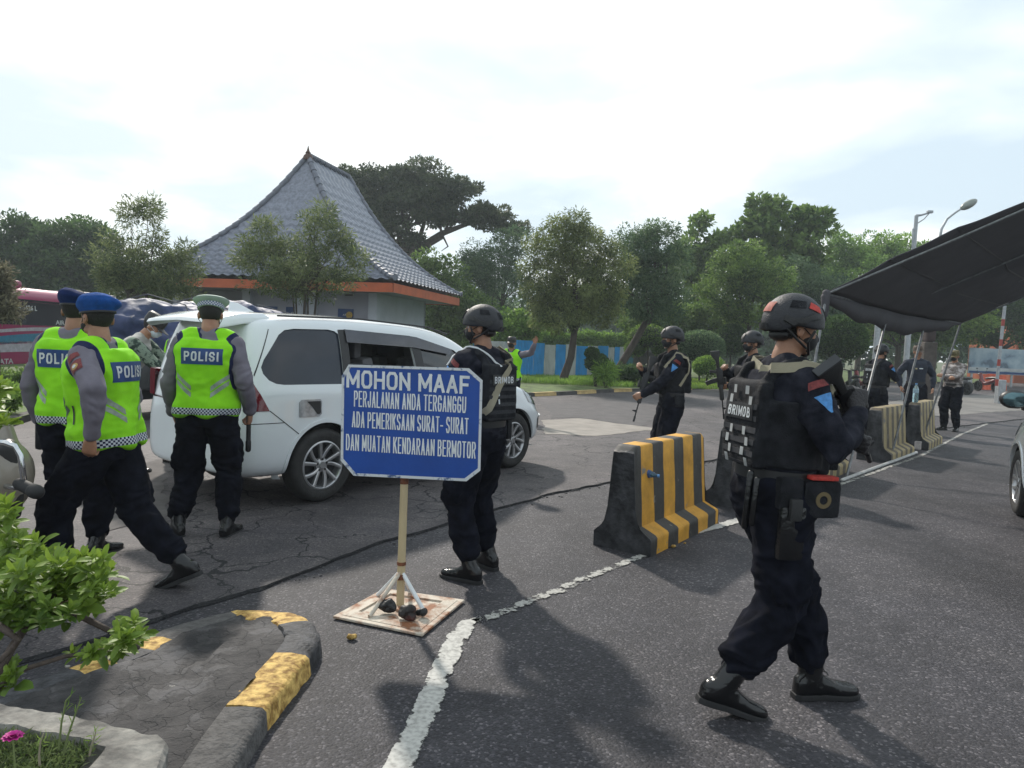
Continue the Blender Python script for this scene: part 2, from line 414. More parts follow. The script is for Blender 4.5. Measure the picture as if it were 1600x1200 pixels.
M_leath = mat('boot_leather', (.006,.006,.007), .2, var=.3, vs=20, bump=.35, bs=45, spec=.5)
M_sole = mat('rubber_sole', (.014,.014,.015), .7, var=.2)
M_helm = mat('helmet_black', (.013,.014,.019), .55, var=.25, vs=20, bump=.35, bs=160)
M_vblk = mat('vest_black', (.010,.011,.014), .75, var=.3, vs=16, bump=.7, bs=240, spec=.2, col2=(.017,.018,.022))
M_mask = mat('mask_black', (.012,.012,.014), .8)
M_maskw = mat('mask_pale', (.50,.55,.58), .8)
M_tan = mat('tan_strap', (.30,.27,.19), .8, var=.15, bump=.6, bs=300)
M_red = mat('red_badge', (.42,.035,.025), .7, var=.25, vs=60)
M_redp = mat('maroon_badge', (.16,.025,.025), .7, var=.4, vs=90)
M_bluep = mat('blue_badge', (.06,.22,.50), .7, var=.2, vs=60)
M_glove = mat('glove_black', (.022,.02,.022), .6, var=.3, bump=.6, bs=120)
M_letw = mat('white_letters', (.55,.57,.58), .7)
M_bluel = mat('blue_panel', (.012,.045,.16), .6, var=.15, vs=30)
M_refl = mat('reflective_tape', (.26,.31,.25), .45, var=.2, vs=30)
M_refd = mat('reflective_tape_dark', (.035,.075,.045), .5, var=.2, vs=30)
M_blk = mat('plain_black', (.012,.012,.013), .5)
M_metal = mat('gun_metal', (.022,.022,.024), .38, metal=.5, var=.25, vs=30)
M_gunp = mat('gun_polymer', (.016,.016,.017), .55, var=.25, vs=40, bump=.3, bs=200)
M_steel = mat('bright_metal', (.45,.45,.46), .3, metal=.9)
# ================================================================== GROUND
def asphalt(name, base, crack=0.0, speck=1.0, bumpk=.55):
    m, t, p = newmat(name); L = t.links.new
    tcn = N(t,'ShaderNodeTexCoord'); P = tcn.outputs['Object']
    big = N(t,'ShaderNodeTexNoise'); L(P,big.inputs['Vector']); big.inputs['Scale'].default_value = .7; big.inputs['Detail'].default_value = 6; big.inputs['Roughness'].default_value = .65
    r = N(t,'ShaderNodeValToRGB'); L(big.outputs['Fac'],r.inputs[0]); r.color_ramp.elements[0].position = .32; r.color_ramp.elements[1].position = .7
    r.color_ramp.elements[0].color = tuple(c*.68 for c in base)+(1,); r.color_ramp.elements[1].color = tuple(c*1.32 for c in base)+(1,)
    # aggregate stones
    vo = N(t,'ShaderNodeTexVoronoi'); L(P,vo.inputs['Vector']); vo.inputs['Scale'].default_value = 95
    sp = N(t,'ShaderNodeSeparateColor'); L(vo.outputs['Color'],sp.inputs[0])
    cr1 = N(t,'ShaderNodeValToRGB'); L(sp.outputs[0],cr1.inputs[0]); e = cr1.color_ramp.elements
    e[0].position = 0; e[0].color = (.62,.62,.62,1); e[1].position = 1; e[1].color = (3.4*speck,3.3*speck,3.1*speck,1)
    a = e.new(.55); a.color = (.92,.92,.95,1); b = e.new(.86); b.color = (1.25,1.25,1.25,1); c_ = e.new(.93); c_.color = (2.1*speck,2.05*speck,2*speck,1)
    mul = N(t,'ShaderNodeMix', data_type='RGBA', blend_type='MULTIPLY'); mul.inputs[0].default_value = 1; mul.clamp_result = False
    L(r.outputs[0],mul.inputs[6]); L(cr1.outputs[0],mul.inputs[7]); col = mul.outputs[2]
    # oil and dust stains
    st = N(t,'ShaderNodeTexNoise'); L(P,st.inputs['Vector']); st.inputs['Scale'].default_value = 2.6; st.inputs['Detail'].default_value = 8; st.inputs['Roughness'].default_value = .7; st.inputs['Distortion'].default_value = .6
    sr = N(t,'ShaderNodeValToRGB'); L(st.outputs['Fac'],sr.inputs[0]); sr.color_ramp.elements[0].position = .38; sr.color_ramp.elements[0].color = (.72,.72,.74,1); sr.color_ramp.elements[1].position = .62; sr.color_ramp.elements[1].color = (1.12,1.1,1.07,1)
    mul2 = N(t,'ShaderNodeMix', data_type='RGBA', blend_type='MULTIPLY'); mul2.inputs[0].default_value = 1; L(col,mul2.inputs[6]); L(sr.outputs[0],mul2.inputs[7]); col = mul2.outputs[2]
    lg = N(t,'ShaderNodeTexNoise'); mp_ = N(t,'ShaderNodeMapping'); L(P,mp_.inputs[0]); mp_.inputs['Rotation'].default_value = (0,0,rad(-35)); mp_.inputs['Scale'].default_value = (.9,.16,1); L(mp_.outputs[0],lg.inputs['Vector']); lg.inputs['Scale'].default_value = 1.1; lg.inputs['Detail'].default_value = 4
    lr = N(t,'ShaderNodeValToRGB'); L(lg.outputs['Fac'],lr.inputs[0]); lr.color_ramp.elements[0].position = .35; lr.color_ramp.elements[0].color = (.78,.78,.80,1); lr.color_ramp.elements[1].position = .65; lr.color_ramp.elements[1].color = (1.28,1.25,1.22,1)
    mul3 = N(t,'ShaderNodeMix', data_type='RGBA', blend_type='MULTIPLY'); mul3.inputs[0].default_value = 1; L(col,mul3.inputs[6]); L(lr.outputs[0],mul3.inputs[7]); col = mul3.outputs[2]
    h = N(t,'ShaderNodeMath', operation='MULTIPLY'); L(vo.outputs['Distance'],h.inputs[0]); h.inputs[1].default_value = -1.0; hh = h.outputs[0]
    if crack:
        wn = N(t,'ShaderNodeTexNoise'); L(P,wn.inputs['Vector']); wn.inputs['Scale'].default_value = 3; wn.inputs['Detail'].default_value = 5
        va = N(t,'ShaderNodeVectorMath', operation='MULTIPLY_ADD'); L(wn.outputs['Color'],va.inputs[0]); va.inputs[1].default_value = (.5,.5,.5); L(P,va.inputs[2])
        v2 = N(t,'ShaderNodeTexVoronoi', feature='DISTANCE_TO_EDGE'); L(va.outputs[0],v2.inputs['Vector']); v2.inputs['Scale'].default_value = 1.7
        msk = N(t,'ShaderNodeTexNoise'); L(P,msk.inputs['Vector']); msk.inputs['Scale'].default_value = .55; msk.inputs['Detail'].default_value = 3
        mr = N(t,'ShaderNodeMapRange'); L(msk.outputs['Fac'],mr.inputs[0]); mr.inputs[1].default_value = .40; mr.inputs[2].default_value = .62; mr.inputs[3].default_value = 0; mr.inputs[4].default_value = .018*crack
        dv = N(t,'ShaderNodeMath', operation='LESS_THAN'); L(v2.outputs['Distance'],dv.inputs[0]); L(mr.outputs[0],dv.inputs[1])
        mx = N(t,'ShaderNodeMix', data_type='RGBA'); L(dv.outputs[0],mx.inputs[0]); L(col,mx.inputs[6]); mx.inputs[7].default_value = (.012,.012,.014,1); col = mx.outputs[2]
        h2 = N(t,'ShaderNodeMath', operation='MULTIPLY_ADD'); L(dv.outputs[0],h2.inputs[0]); h2.inputs[1].default_value = -1.5; L(hh,h2.inputs[2]); hh = h2.outputs[0]
    L(col,p.inputs['Base Color']); p.inputs['Roughness'].default_value = .72; p.inputs['Specular IOR Level'].default_value = .35
    bp = N(t,'ShaderNodeBump'); bp.inputs['Strength'].default_value = bumpk; bp.inputs['Distance'].default_value = .006; L(hh,bp.inputs['Height']); L(bp.outputs[0],p.inputs['Normal'])
    return m
M_road = asphalt('asphalt', (.043,.042,.048)); M_old = asphalt('worn_asphalt', (.082,.075,.078), crack=1.3, speck=.6, bumpk=.4)
M_soil = mat('soil', (.03,.04,.015), .9, var=.4, vs=3, bump=.6, bs=30, col2=(.07,.085,.025))
def strip_sheet(name, pts, m, z):
    mb = MB(); mb.add([V((p[0],p[1],z)) for p in pts], [tuple(range(len(pts)))]); o = mb.build(name, m); return tag(o, kind='structure')
g = MB(); g.add([(-500,-40,-.03),(500,-40,-.03),(500,900,-.03),(-500,900,-.03)], [(0,1,2,3)]); tag(g.build('ground', M_soil), kind='structure')
strip_sheet('road', [(-60,-12),(80,-12),(80,75),(-60,75)], M_road, 0)
# old, lighter asphalt with a broken edge, laid 2 cm proud of the new surface
edge_px = [(0,1046),(120,1012),(200,985),(310,950),(400,925),(500,886),(600,848),(690,823),(780,796),(860,773),(945,757),(1120,719),(1300,690),(1600,655)]
ep = [G(*q) for q in edge_px]; fine = []
for i in range(len(ep)-1):
    k = max(2,int((ep[i+1]-ep[i]).length/.05))
    for j in range(k): fine.append(ep[i].lerp(ep[i+1], j/k))
fine.append(ep[-1]); fa = np.array([tuple(p) for p in fine]); dn = fbm(fa*2.2,4)*.05+fbm(fa*14,2)*.012
fine = [V((p.x, p.y+d, 0)) for p,d in zip(fine, dn)]
mb = MB(); n = len(fine)
fine = [V((-60, fine[0].y+6, 0))]+fine+[V((80, fine[-1].y+4, 0))]; n = len(fine)
vs = [p+V((0,0,.016)) for p in fine]+[p+V((0,0,-.01)) for p in fine]; fs = [(n+i,n+i+1,i+1,i) for i in range(n-1)]
vs += [V((80,60,.016)),V((-60,60,.016))]; fs.append(tuple(range(n))+(2*n,2*n+1))
mb.add(vs, fs); tag(mb.build('old_road', M_old), kind='structure')
# tar-dark seam of crumbled asphalt at the broken edge
M_seam = mat('seam', (.012,.012,.014), .9, var=.4, vs=40, bump=1, bs=90)
fine = fine[1:-1]; n = len(fine); sn = fbm(fa*6+3,3); vs = []; fs = []
for i,p in enumerate(fine):
    w_ = .008+.030*max(0,sn[i]+.25); vs += [p+V((0,-w_,.004)), p+V((0,.004,.0195))]
    if i: fs.append((2*i-2,2*i-1,2*i+1,2*i))
mb = MB(); mb.add(vs, fs); tag(mb.build('road_seam', M_seam), kind='structure')
M_rub = mat('rubble', (.075,.073,.075), .9, var=.5, vs=20)
mb = MB()
for i in range(620):
    k = random.randrange(30, n-1); p = fine[k]; s_ = random.uniform(.004,.014); 
    mb.ell((p.x+random.gauss(0,.04), p.y-abs(random.gauss(.03,.06)), s_*.4), (s_,s_*random.uniform(.6,1),s_*.6), Matrix.Rotation(random.uniform(0,PI),3,'Z'), seg=6)
tag(mb.build('loose_rubble', M_rub), 'small crumbs of asphalt along the broken seam of the road','rubble', kind='stuff')
# concrete repair slabs, plus one patch painted as sunlit road
M_conc = mat('light_concrete', (.24,.215,.19), .85, var=.16, vs=2.5, bump=.3, bs=60)
def slab(name, px, m, z, res=.25):
    pts = [G(*q) for q in px]; fp = []
    for i in range(len(pts)):
        a,b = pts[i], pts[(i+1)%len(pts)]; k = max(2,int((b-a).length/.12))
        for j in range(k): fp.append(a.lerp(b,j/k))
    ar = np.array([tuple(p) for p in fp]); d1 = fbm(ar*1.7+5,4)*.10; d2 = fbm(ar*1.9+31,4)*.10
    fp = [V((p.x+a_,p.y+b_,z)) for p,a_,b_ in zip(fp,d1,d2)]
    mb = MB(); mb.add(fp,[tuple(range(len(fp)))]); return tag(mb.build(name, m), kind='structure')
slab('concrete_patch', [(848,658),(905,655),(1030,672),(935,683),(850,680)], M_conc, .021)
slab('concrete_patch', [(1240,668),(1400,655),(1600,642),(1600,616),(1440,620),(1330,640)], mat('pale_concrete', (.155,.145,.135), .85, var=.15, vs=1.2, bump=.3, bs=60), .0205)
slab('painted_sun_patch', [(130,770),(250,722),(262,720),(262,790),(235,815),(160,835)], mat('painted_sunlight', (.098,.088,.085), .9, var=.2, vs=5, bump=.4, bs=80), .0205)  # sunlight falling between the shadows, painted in as a lighter ground colour
slab('asphalt_patch', [(862,655),(845,632),(990,622),(1030,652),(1000,668),(900,653)], mat('dark_patch', (.070,.064,.066), .85, var=.2, vs=3, bump=.4, bs=80), .0200)
# ------------------------------------------------------------------ painted line
def paint_mat(name, col, under, amount=.5, sc=14):
    m, t, p = newmat(name); L = t.links.new
    at = N(t,'ShaderNodeAttribute', attribute_name='e'); tcn = N(t,'ShaderNodeTexCoord')
    n1 = N(t,'ShaderNodeTexNoise'); L(tcn.outputs['Object'],n1.inputs['Vector']); n1.inputs['Scale'].default_value = sc; n1.inputs['Detail'].default_value = 7; n1.inputs['Roughness'].default_value = .7
    s_ = N(t,'ShaderNodeMath', operation='ADD'); L(n1.outputs['Fac'],s_.inputs[0]); L(at.outputs['Fac'],s_.inputs[1])
    r = N(t,'ShaderNodeMapRange'); L(s_.outputs[0],r.inputs[0]); r.inputs[1].default_value = amount+.42; r.inputs[2].default_value = amount+.50
    n2 = N(t,'ShaderNodeTexNoise'); L(tcn.outputs['Object'],n2.inputs['Vector']); n2.inputs['Scale'].default_value = 45; n2.inputs['Detail'].default_value = 4
    r2 = N(t,'ShaderNodeValToRGB'); L(n2.outputs['Fac'],r2.inputs[0]); r2.color_ramp.elements[0].position = .3; r2.color_ramp.elements[0].color = tuple(c*.55 for c in col)+(1,); r2.color_ramp.elements[1].position = .6; r2.color_ramp.elements[1].color = col+(1,)
    mx = N(t,'ShaderNodeMix', data_type='RGBA'); L(r.outputs[0],mx.inputs[0]); mx.inputs[6].default_value = under+(1,); L(r2.outputs[0],mx.inputs[7]); L(mx.outputs[2],p.inputs['Base Color'])
    p.inputs['Roughness'].default_value = .7
    bp = N(t,'ShaderNodeBump'); bp.inputs['Strength'].default_value = .5; bp.inputs['Distance'].default_value = .006; L(n2.outputs['Fac'],bp.inputs['Height']); L(bp.outputs[0],p.inputs['Normal'])
    # bare asphalt shows through where the paint is gone
    tr = N(t,'ShaderNodeBsdfTransparent'); ms = N(t,'ShaderNodeMixShader'); o = [n_ for n_ in t.nodes if n_.type == 'OUTPUT_MATERIAL'][0]
    L(r.outputs[0],ms.inputs[0]); L(tr.outputs[0],ms.inputs[1]); L(p.outputs[0],ms.inputs[2]); L(ms.outputs[0],o.inputs[0])
    return m
M_line = paint_mat('road_paint', (.46,.45,.42), (.06,.06,.06), .28)
M_line2 = paint_mat('worn_road_paint', (.40,.39,.36), (.06,.06,.06), .44)
def line(name, pairs, m, z=.006):
    vs = []; fs = []; at = []; rows = []
    for i in range(len(pairs)-1):
        a0,b0 = pairs[i]; a1,b1 = pairs[i+1]; k = max(2,int((a1-a0).length/.05))
        for j in range(k): rows.append((a0.lerp(a1,j/k), b0.lerp(b1,j/k)))
    rows.append(pairs[-1])
    for i,(a,b) in enumerate(rows):
        for j in range(7):
            q = a.lerp(b,-.12+1.24*j/6); vs.append((q.x,q.y,z)); at.append([-.35,.22,.42,.45,.42,.22,-.35][j])
            if i and j: c = i*7+j; fs.append((c-8,c-7,c,c-1))
    o = mesh_np(name, np.array(vs), np.array(fs), m, None, False, attrs={'e':at}); return tag(o, kind='structure')
line('edge_line', [(G(583,1225),G(640,1225)),(G(640,1110),G(692,1110)),(G(668,1050),G(712,1050)),(G(694,995),G(738,992)),(G(715,972),G(755,966))], M_line)
def cpath(px, w_): 
    P_ = [G(*q) for q in px]; r_ = []
    for i,p in enumerate(P_):
        d = (P_[min(i+1,len(P_)-1)]-P_[max(i-1,0)]).normalized(); s_ = V((-d.y,d.x,0))*w_/2; r_.append((p+s_,p-s_))
    return r_
line('worn_edge_line', cpath([(742,972),(762,966),(800,951),(840,935),(880,920),(930,898),(985,876),(1010,866)], .13), M_line2)
line('edge_line', cpath([(1085,832),(1125,822),(1165,810)], .13), M_line)
line('worn_edge_line', cpath([(1165,810),(1300,762),(1440,712),(1500,680),(1560,655)], .12), M_line2)
# ------------------------------------------------------------------ traffic island with kerb
KH = .09
outer_px = [(352,1215),(385,1155),(416,1106),(450,1064),(480,1028),(497,1003),(501,988),(492,973),(478,962),(455,955),(407,950),(370,951),(310,966),(257,981),(190,1012),(130,1034),(60,1057),(-40,1095)]
def dens(P_, st):
    r_ = []
    for i in range(len(P_)-1):
        k = max(1,int((P_[i+1]-P_[i]).length/st))
        for j in range(k): r_.append(P_[i].lerp(P_[i+1],j/k))
    return r_+[P_[-1]]
hgt = [KH,KH,KH,KH,KH,KH,KH,KH,.075,.06,.05,.045,.038,.034,.034,.034,.034,.034]
kp = [G(x,y,h) for (x,y),h in zip(outer_px,hgt)]
kd = dens(kp, .03)
M_kyel = mat('kerb_yellow', (.30,.155,.025), .8, var=.3, vs=24, bump=1.0, bs=40, col2=(.50,.33,.10), lo=.38, hi=.62)
M_kblk = mat('kerb_black', (.016,.017,.02), .75, var=.4, vs=16, bump=.9, bs=55, col2=(.045,.045,.05))
M_kgry = mat('kerb_bare', (.085,.08,.078), .9, var=.3, vs=22, bump=1.0, bs=60)
cum = [0]
for i in range(1,len(kd)): cum.append(cum[-1]+(kd[i]-kd[i-1]).length)
def near_i(px): 
    q = G(px[0],px[1],KH); return min(range(len(kd)), key=lambda i:(kd[i]-q).length)
cuts = [0, near_i((417,1104)), near_i((482,1025)), near_i((480,964)), near_i((370,951)), near_i((262,980)), near_i((222,997)), near_i((185,1014)), near_i((130,1034)), len(kd)-1]
kinds = ['g','y','k','y','g','y','k','y','k']
def kerb(i0, i1, kind_):
    P_ = kd[i0:i1+1]
    if len(P_) < 3: return
    rings = []; W = .165
    for i,p in enumerate(P_):
        d = (P_[min(i+1,len(P_)-1)]-P_[max(i-1,0)]); d.z = 0; d.normalize(); nn = V((-d.y,d.x,0)); h = p.z
        prof = [(-.012,-.02),(0,h*.8),(.018,h-.003),(W*.5,h+.004),(W-.01,h),(W,h-.02),(W,-.02)]
        rr = []
        for k,(a,b) in enumerate(prof):
            q = V((p.x,p.y,0))+nn*a+V((0,0,b)); rr.append(q)
        rings.append(rr)
    mb = MB(); mb.loft(rings); o = mb.build('kerb', M_kyel if kind_ == 'y' else (M_kblk if kind_ == 'k' else M_kgry), None, smooth=False)
    me = o.data; co = np.zeros(len(me.vertices)*3); me.vertices.foreach_get('co',co); co = co.reshape(-1,3); q = fbm(co*14,3)
    co[:,2] += np.where(co[:,2] > .01, q*.006, 0); co[:,0] += q*.005; me.vertices.foreach_set('co',co.ravel()); shade(o,60)
    tag(o, kind='structure')
for i in range(len(kinds)): kerb(cuts[i], cuts[i+1], kinds[i])
def island_mat():
    m, t, p = newmat('island_worn'); L = t.links.new; tcn = N(t,'ShaderNodeTexCoord'); P = tcn.outputs['Object']
    wn = N(t,'ShaderNodeTexNoise'); L(P,wn.inputs['Vector']); wn.inputs['Scale'].default_value = 9; wn.inputs['Detail'].default_value = 6
    va = N(t,'ShaderNodeVectorMath', operation='MULTIPLY_ADD'); L(wn.outputs['Color'],va.inputs[0]); va.inputs[1].default_value = (.12,.12,.12); L(P,va.inputs[2])
    vo = N(t,'ShaderNodeTexVoronoi', feature='DISTANCE_TO_EDGE'); L(va.outputs[0],vo.inputs['Vector']); vo.inputs['Scale'].default_value = 9
    vc = N(t,'ShaderNodeTexVoronoi'); L(va.outputs[0],vc.inputs['Vector']); vc.inputs['Scale'].default_value = 9; sc = N(t,'ShaderNodeSeparateColor'); L(vc.outputs['Color'],sc.inputs[0])
    big = N(t,'ShaderNodeTexNoise'); L(P,big.inputs['Vector']); big.inputs['Scale'].default_value = 4.5; big.inputs['Detail'].default_value = 9; big.inputs['Roughness'].default_value = .72
    ad = N(t,'ShaderNodeMath', operation='MULTIPLY_ADD'); L(sc.outputs[0],ad.inputs[0]); ad.inputs[1].default_value = .10; L(big.outputs['Fac'],ad.inputs[2])
    r = N(t,'ShaderNodeValToRGB'); L(ad.outputs[0],r.inputs[0]); e = r.color_ramp.elements; e[0].position = .44; e[0].color = (.016,.015,.017,1); e[1].position = .80; e[1].color = (.105,.10,.105,1); q = e.new(.58); q.color = (.040,.037,.038,1); q = e.new(.63); q.color = (.070,.066,.068,1)
    ck = N(t,'ShaderNodeMapRange'); L(vo.outputs['Distance'],ck.inputs[0]); ck.inputs[1].default_value = 0; ck.inputs[2].default_value = .03; ck.inputs[3].default_value = .72; ck.inputs[4].default_value = 1
    mx = N(t,'ShaderNodeMix', data_type='RGBA', blend_type='MULTIPLY'); mx.inputs[0].default_value = 1; L(r.outputs[0],mx.inputs[6]); L(ck.outputs[0],mx.inputs[7]); L(mx.outputs[2],p.inputs['Base Color']); p.inputs['Roughness'].default_value = .8
    fine_ = N(t,'ShaderNodeTexNoise'); L(P,fine_.inputs['Vector']); fine_.inputs['Scale'].default_value = 70; fine_.inputs['Detail'].default_value = 4
    h = N(t,'ShaderNodeMath', operation='MULTIPLY_ADD'); L(fine_.outputs['Fac'],h.inputs[0]); h.inputs[1].default_value = .25; L(ck.outputs[0],h.inputs[2]); h2 = N(t,'ShaderNodeMath', operation='MULTIPLY_ADD'); L(ad.outputs[0],h2.inputs[0]); h2.inputs[1].default_value = 2.5; L(h.outputs[0],h2.inputs[2])
    bp = N(t,'ShaderNodeBump'); bp.inputs['Strength'].default_value = .9; bp.inputs['Distance'].default_value = .012; L(h2.outputs[0],bp.inputs['Height']); L(bp.outputs[0],p.inputs['Normal']); return m
# rough worn asphalt on the island
ip = dens(kp, .12); outl = [(p.x,p.y) for p in ip]+[(-4.0,2.0),(-2.6,1.2),(-1.0,1.9)]
ip2 = []
for i,p in enumerate(ip):
    d = ip[min(i+1,len(ip)-1)]-ip[max(i-1,0)]; d.z = 0; d.normalize(); ip2.append((p.x-d.y*.14, p.y+d.x*.14))
outl = ip2+[(-4.3,2.6),(-3.6,1.6),(-2.0,1.2),(-.9,1.6)]
p2, f2 = fill2d(outl, .035); ar = np.array([(a,b,0) for a,b in p2])
dist = np.min(np.linalg.norm(ar[:,None,:2]-np.array([(k.x,k.y) for k in kd])[None],axis=2),axis=1)
hk = np.array([k.z for k in kd])[np.argmin(np.linalg.norm(ar[:,None,:2]-np.array([(k.x,k.y) for k in kd])[None],axis=2),axis=1)]
rough = np.abs(fbm(ar*5.5,4)); plate = np.clip(fbm(ar*3.1+9,3)*2.2+.3,0,1)
zt = (hk-.012)*np.exp(-dist/.7)+.034*(1-np.exp(-dist/.7))+.004+rough*.014+np.round(plate*2.2)/2.2*.016
M_isl = asphalt('island_asphalt', (.044,.041,.043), crack=2.6, speck=.6, bumpk=1.3)
mb = MB(); mb.add([(a[0],a[1],z) for a,z in zip(ar,zt)], f2); M_isl = island_mat(); tag(mb.build('island_ground', M_isl, smooth=True, angle=180), kind='structure')
mb = MB()
for (px,py,s_) in [(1052,856,.022),(1070,850,.012),(1195,872,.012),(268,1078,.016),(424,1092,.008),(400,1110,.01),(549,1000,.028),(105,1044,.012),(300,1118,.01)]:
    q = G(px,py,.05 if px < 500 else 0); mb = MB()
    st_ = soft('stone', MB().ell((0,0,s_*.5),(s_,s_*.7,s_*.6),seg=10), max(.002,s_*.18), M_kyel if px in (549,1052,1070) else mat('pale_stone',(.3,.28,.25),.9,bump=.5), None, 1, lambda P,Nn,s_=s_: fbm(P/s_*1.3,2)*s_*.3)
    st_.location = q; lab = {1052:'yellow chip of concrete lying under the near barrier foot',1070:'smaller yellow chip right of the one under the barrier foot',1195:'tiny white scrap on the road between barrier and walking officer',549:'yellow chip of kerb lying on the road below the sign base',268:'small white pebble on the dark island asphalt',424:'tiny pale pebble beside the yellow kerb block',400:'tiny pebble at the corner of the yellow and bare kerb',105:'flat pale pebble by the thin plant stem on the island',300:'pale pebble on the island nearest the planter corner'}
    tag(st_, lab[px], 'stone')
# ------------------------------------------------------------------ planter
M_plc = mat('planter_concrete', (.135,.128,.12), .9, var=.35, vs=9, bump=1.0, bs=30, col2=(.235,.225,.205))
PZ = .30
po = [G(-60,1086,PZ),G(120,1121,PZ),G(215,1141,PZ),G(250,1150,PZ),G(262,1163,PZ),G(250,1215,PZ),G(225,1300,PZ)]
pi_ = [G(-60,1124,PZ),G(60,1142,PZ),G(120,1154,PZ),G(162,1166,PZ),G(158,1172,PZ),G(118,1215,PZ),G(60,1300,PZ)]
mb = MB(); rings = []
for a,b in zip(po,pi_):
    dz = V((0,0,1)); rings.append([V((a.x,a.y,-.02)), a-dz*.015, a.lerp(b,.06)+dz*0, b.lerp(a,.06)+dz*0, b-dz*.012, V((b.x,b.y,-.02))])
mb.loft(rings); pl = mb.build('planter', M_plc, None)
sub_ = pl.modifiers.new('s','SUBSURF'); sub_.subdivision_type = 'SIMPLE'; sub_.levels = 4; bake(pl)
me = pl.data; co = np.zeros(len(me.vertices)*3); me.vertices.foreach_get('co',co); co = co.reshape(-1,3); q = fbm(co*9,4)
co += np.stack([q*.006,q*.006,q*.005],1); me.vertices.foreach_set('co',co.ravel()); shade(pl,50)
tag(pl, 'chipped grey concrete planter wall in the bottom left corner', 'planter')
so_ = MB(); so_.add([V((p.x,p.y,.19)) for p in pi_]+[V((-3.2,.6,.19))], [tuple(range(len(pi_)+1))]); tag(so_.build('planter_soil', mat('dark_soil',(.03,.022,.016),.95,var=.4,vs=30,bump=1,bs=40)), kind='structure')
# ================================================================== SIGN, BARRIERS
M_blue = mat('sign_blue', (.008,.060,.30), .42, var=.10, vs=5, bump=.15, bs=25)
M_white = mat('sign_white', (.66,.68,.69), .55, var=.10, vs=18)
M_cream = mat('cream_pole', (.50,.40,.24), .6, var=.12, vs=8, stretch=(1,1,.3), bump=.2, bs=60)
M_rustp = mat('rusty_white', (.60,.53,.44), .75, var=.12, vs=9, bump=.7, bs=40, col2=(.22,.09,.04), lo=.44, hi=.62)
M_rust = mat('rust', (.16,.06,.03), .9, var=.4, vs=20, bump=.8)
M_edgew = mat('chipped_white', (.62,.64,.66), .6, var=.05, vs=26, col2=(.05,.09,.2), lo=.55, hi=.66)
pb = G(625,950)
sg = thing('road_sign_stand', 'blue octagonal board with white Indonesian lettering on a cream pole and rusty square base', 'road sign', pb, rad(-7))
mb = MB(); mb.tube([(0,0,.0),(0,0,.84),(.0,-.0,1.2)],.022,seg=16,round_=False); mb.build('pole', M_cream, sg, smooth=True)
mb = MB(); mb.disc((0,0,.245),(0,0,1),.020,.0255,.018); mb.disc((0,0,.165),(0,0,1),.020,.027,.03); mb.disc((0,0,.70),(0,0,1),.020,.0235,.07); mb.build('rusty_collar', M_rust, sg, smooth=True)
bw, bh, cw, ch = .39, .305, .075, .062
octo = [(-bw+cw*.5,bh),(bw-cw,bh),(bw,bh-ch),(bw,-bh+ch),(bw-cw,-bh),(-bw+cw,-bh),(-bw,-bh+ch*1.3),(-bw,bh-ch)]
BC = (.035,-.035,1.045)
bx_, by_, bn_ = V((1,0,0)), V((0,0,1)), V((0,-1,0))
Rt = Matrix.Rotation(rad(-.9),3,'Y'); bx_ = Rt@bx_; by_ = Rt@by_
mb = MB(); mb.prism(octo, BC, bx_, by_, bn_, .006); board = mb.build('board', M_blue, sg, bevel=.0015)
# white rim
ins = [(x*.965 if abs(x) > .01 else x, y*.955) for x,y in octo]
mb = MB(); n = 8; O_ = V(BC)+bn_*.0062
vs = [O_+bx_*x+by_*y for x,y in octo]+[O_+bx_*x+by_*y for x,y in ins]+[O_+bn_*.003+bx_*x*1.002+by_*y*1.002 for x,y in octo]+[O_+bn_*.003+bx_*x+by_*y for x,y in ins]
fs = []
for i in range(n):
    j = (i+1)%n; fs += [(16+i,16+j,24+j,24+i),(i,j,16+j,16+i),(8+i,8+j,24+j,24+i)]
mb.add(vs,fs); mb.build('rim', M_edgew, board)
for txt, x, y, h, w_, bo in [('MOHON MAAF',-.022,.222,.098,.685,.030),('PERJALANAN ANDA TERGANGGU',-.008,.114,.088,.625,.026),('ADA PEMERIKSAAN SURAT- SURAT',-.005,.0,.088,.65,.026),('DAN MUATAN KENDARAAN BERMOTOR',.0,-.128,.090,.725,.026)]:
    slope = -.02
    X_ = (bx_+by_*slope)
    block_text('lettering', txt, h, w_, .0158 if y > .2 else .0072, None, V(BC)+bn_*.006+bx_*x+by_*y, X_, by_, bn_, M_white, board, off=.0016, gapk=.62)
# base plate, braces, rubble weights
bs = [G(520,968),G(660,997),G(726,942),G(600,924)]; bs = [sg.matrix_basis.inverted()@p for p in bs]
Mi = Matrix.Translation(pb)@Matrix.Rotation(rad(-7),4,'Z'); bs = [Mi.inverted()@G(*q) for q in [(520,968),(660,997),(726,942),(600,924)]]
mb = MB(); a = [p+V((0,0,.006)) for p in bs]; b = [p+V((0,0,.02)) for p in bs]; mb.add(a+b, [(3,2,1,0),(4,5,6,7)]+[(i,(i+1)%4,4+(i+1)%4,4+i) for i in range(4)]); mb.build('base_plate', M_rustp, sg, bevel=.004)
cc = sum(bs,V())/4; mb = MB()
for i in range(4):
    p,q = bs[i].lerp(cc,.12), bs[(i+1)%4].lerp(cc,.12); p2_,q2_ = bs[i].lerp(cc,.36), bs[(i+1)%4].lerp(cc,.36)
    z0 = V((0,0,.0205)); z1 = V((0,0,.030)); mb.add([p+z0,q+z0,q2_+z0,p2_+z0,p+z0*1.1,q+z0*1.1,q2_+z1,p2_+z1], [(0,3,2,1),(4,5,6,7),(0,1,5,4),(1,2,6,5),(2,3,7,6),(3,0,4,7)])
mb.build('base_frame', M_rustp, sg)
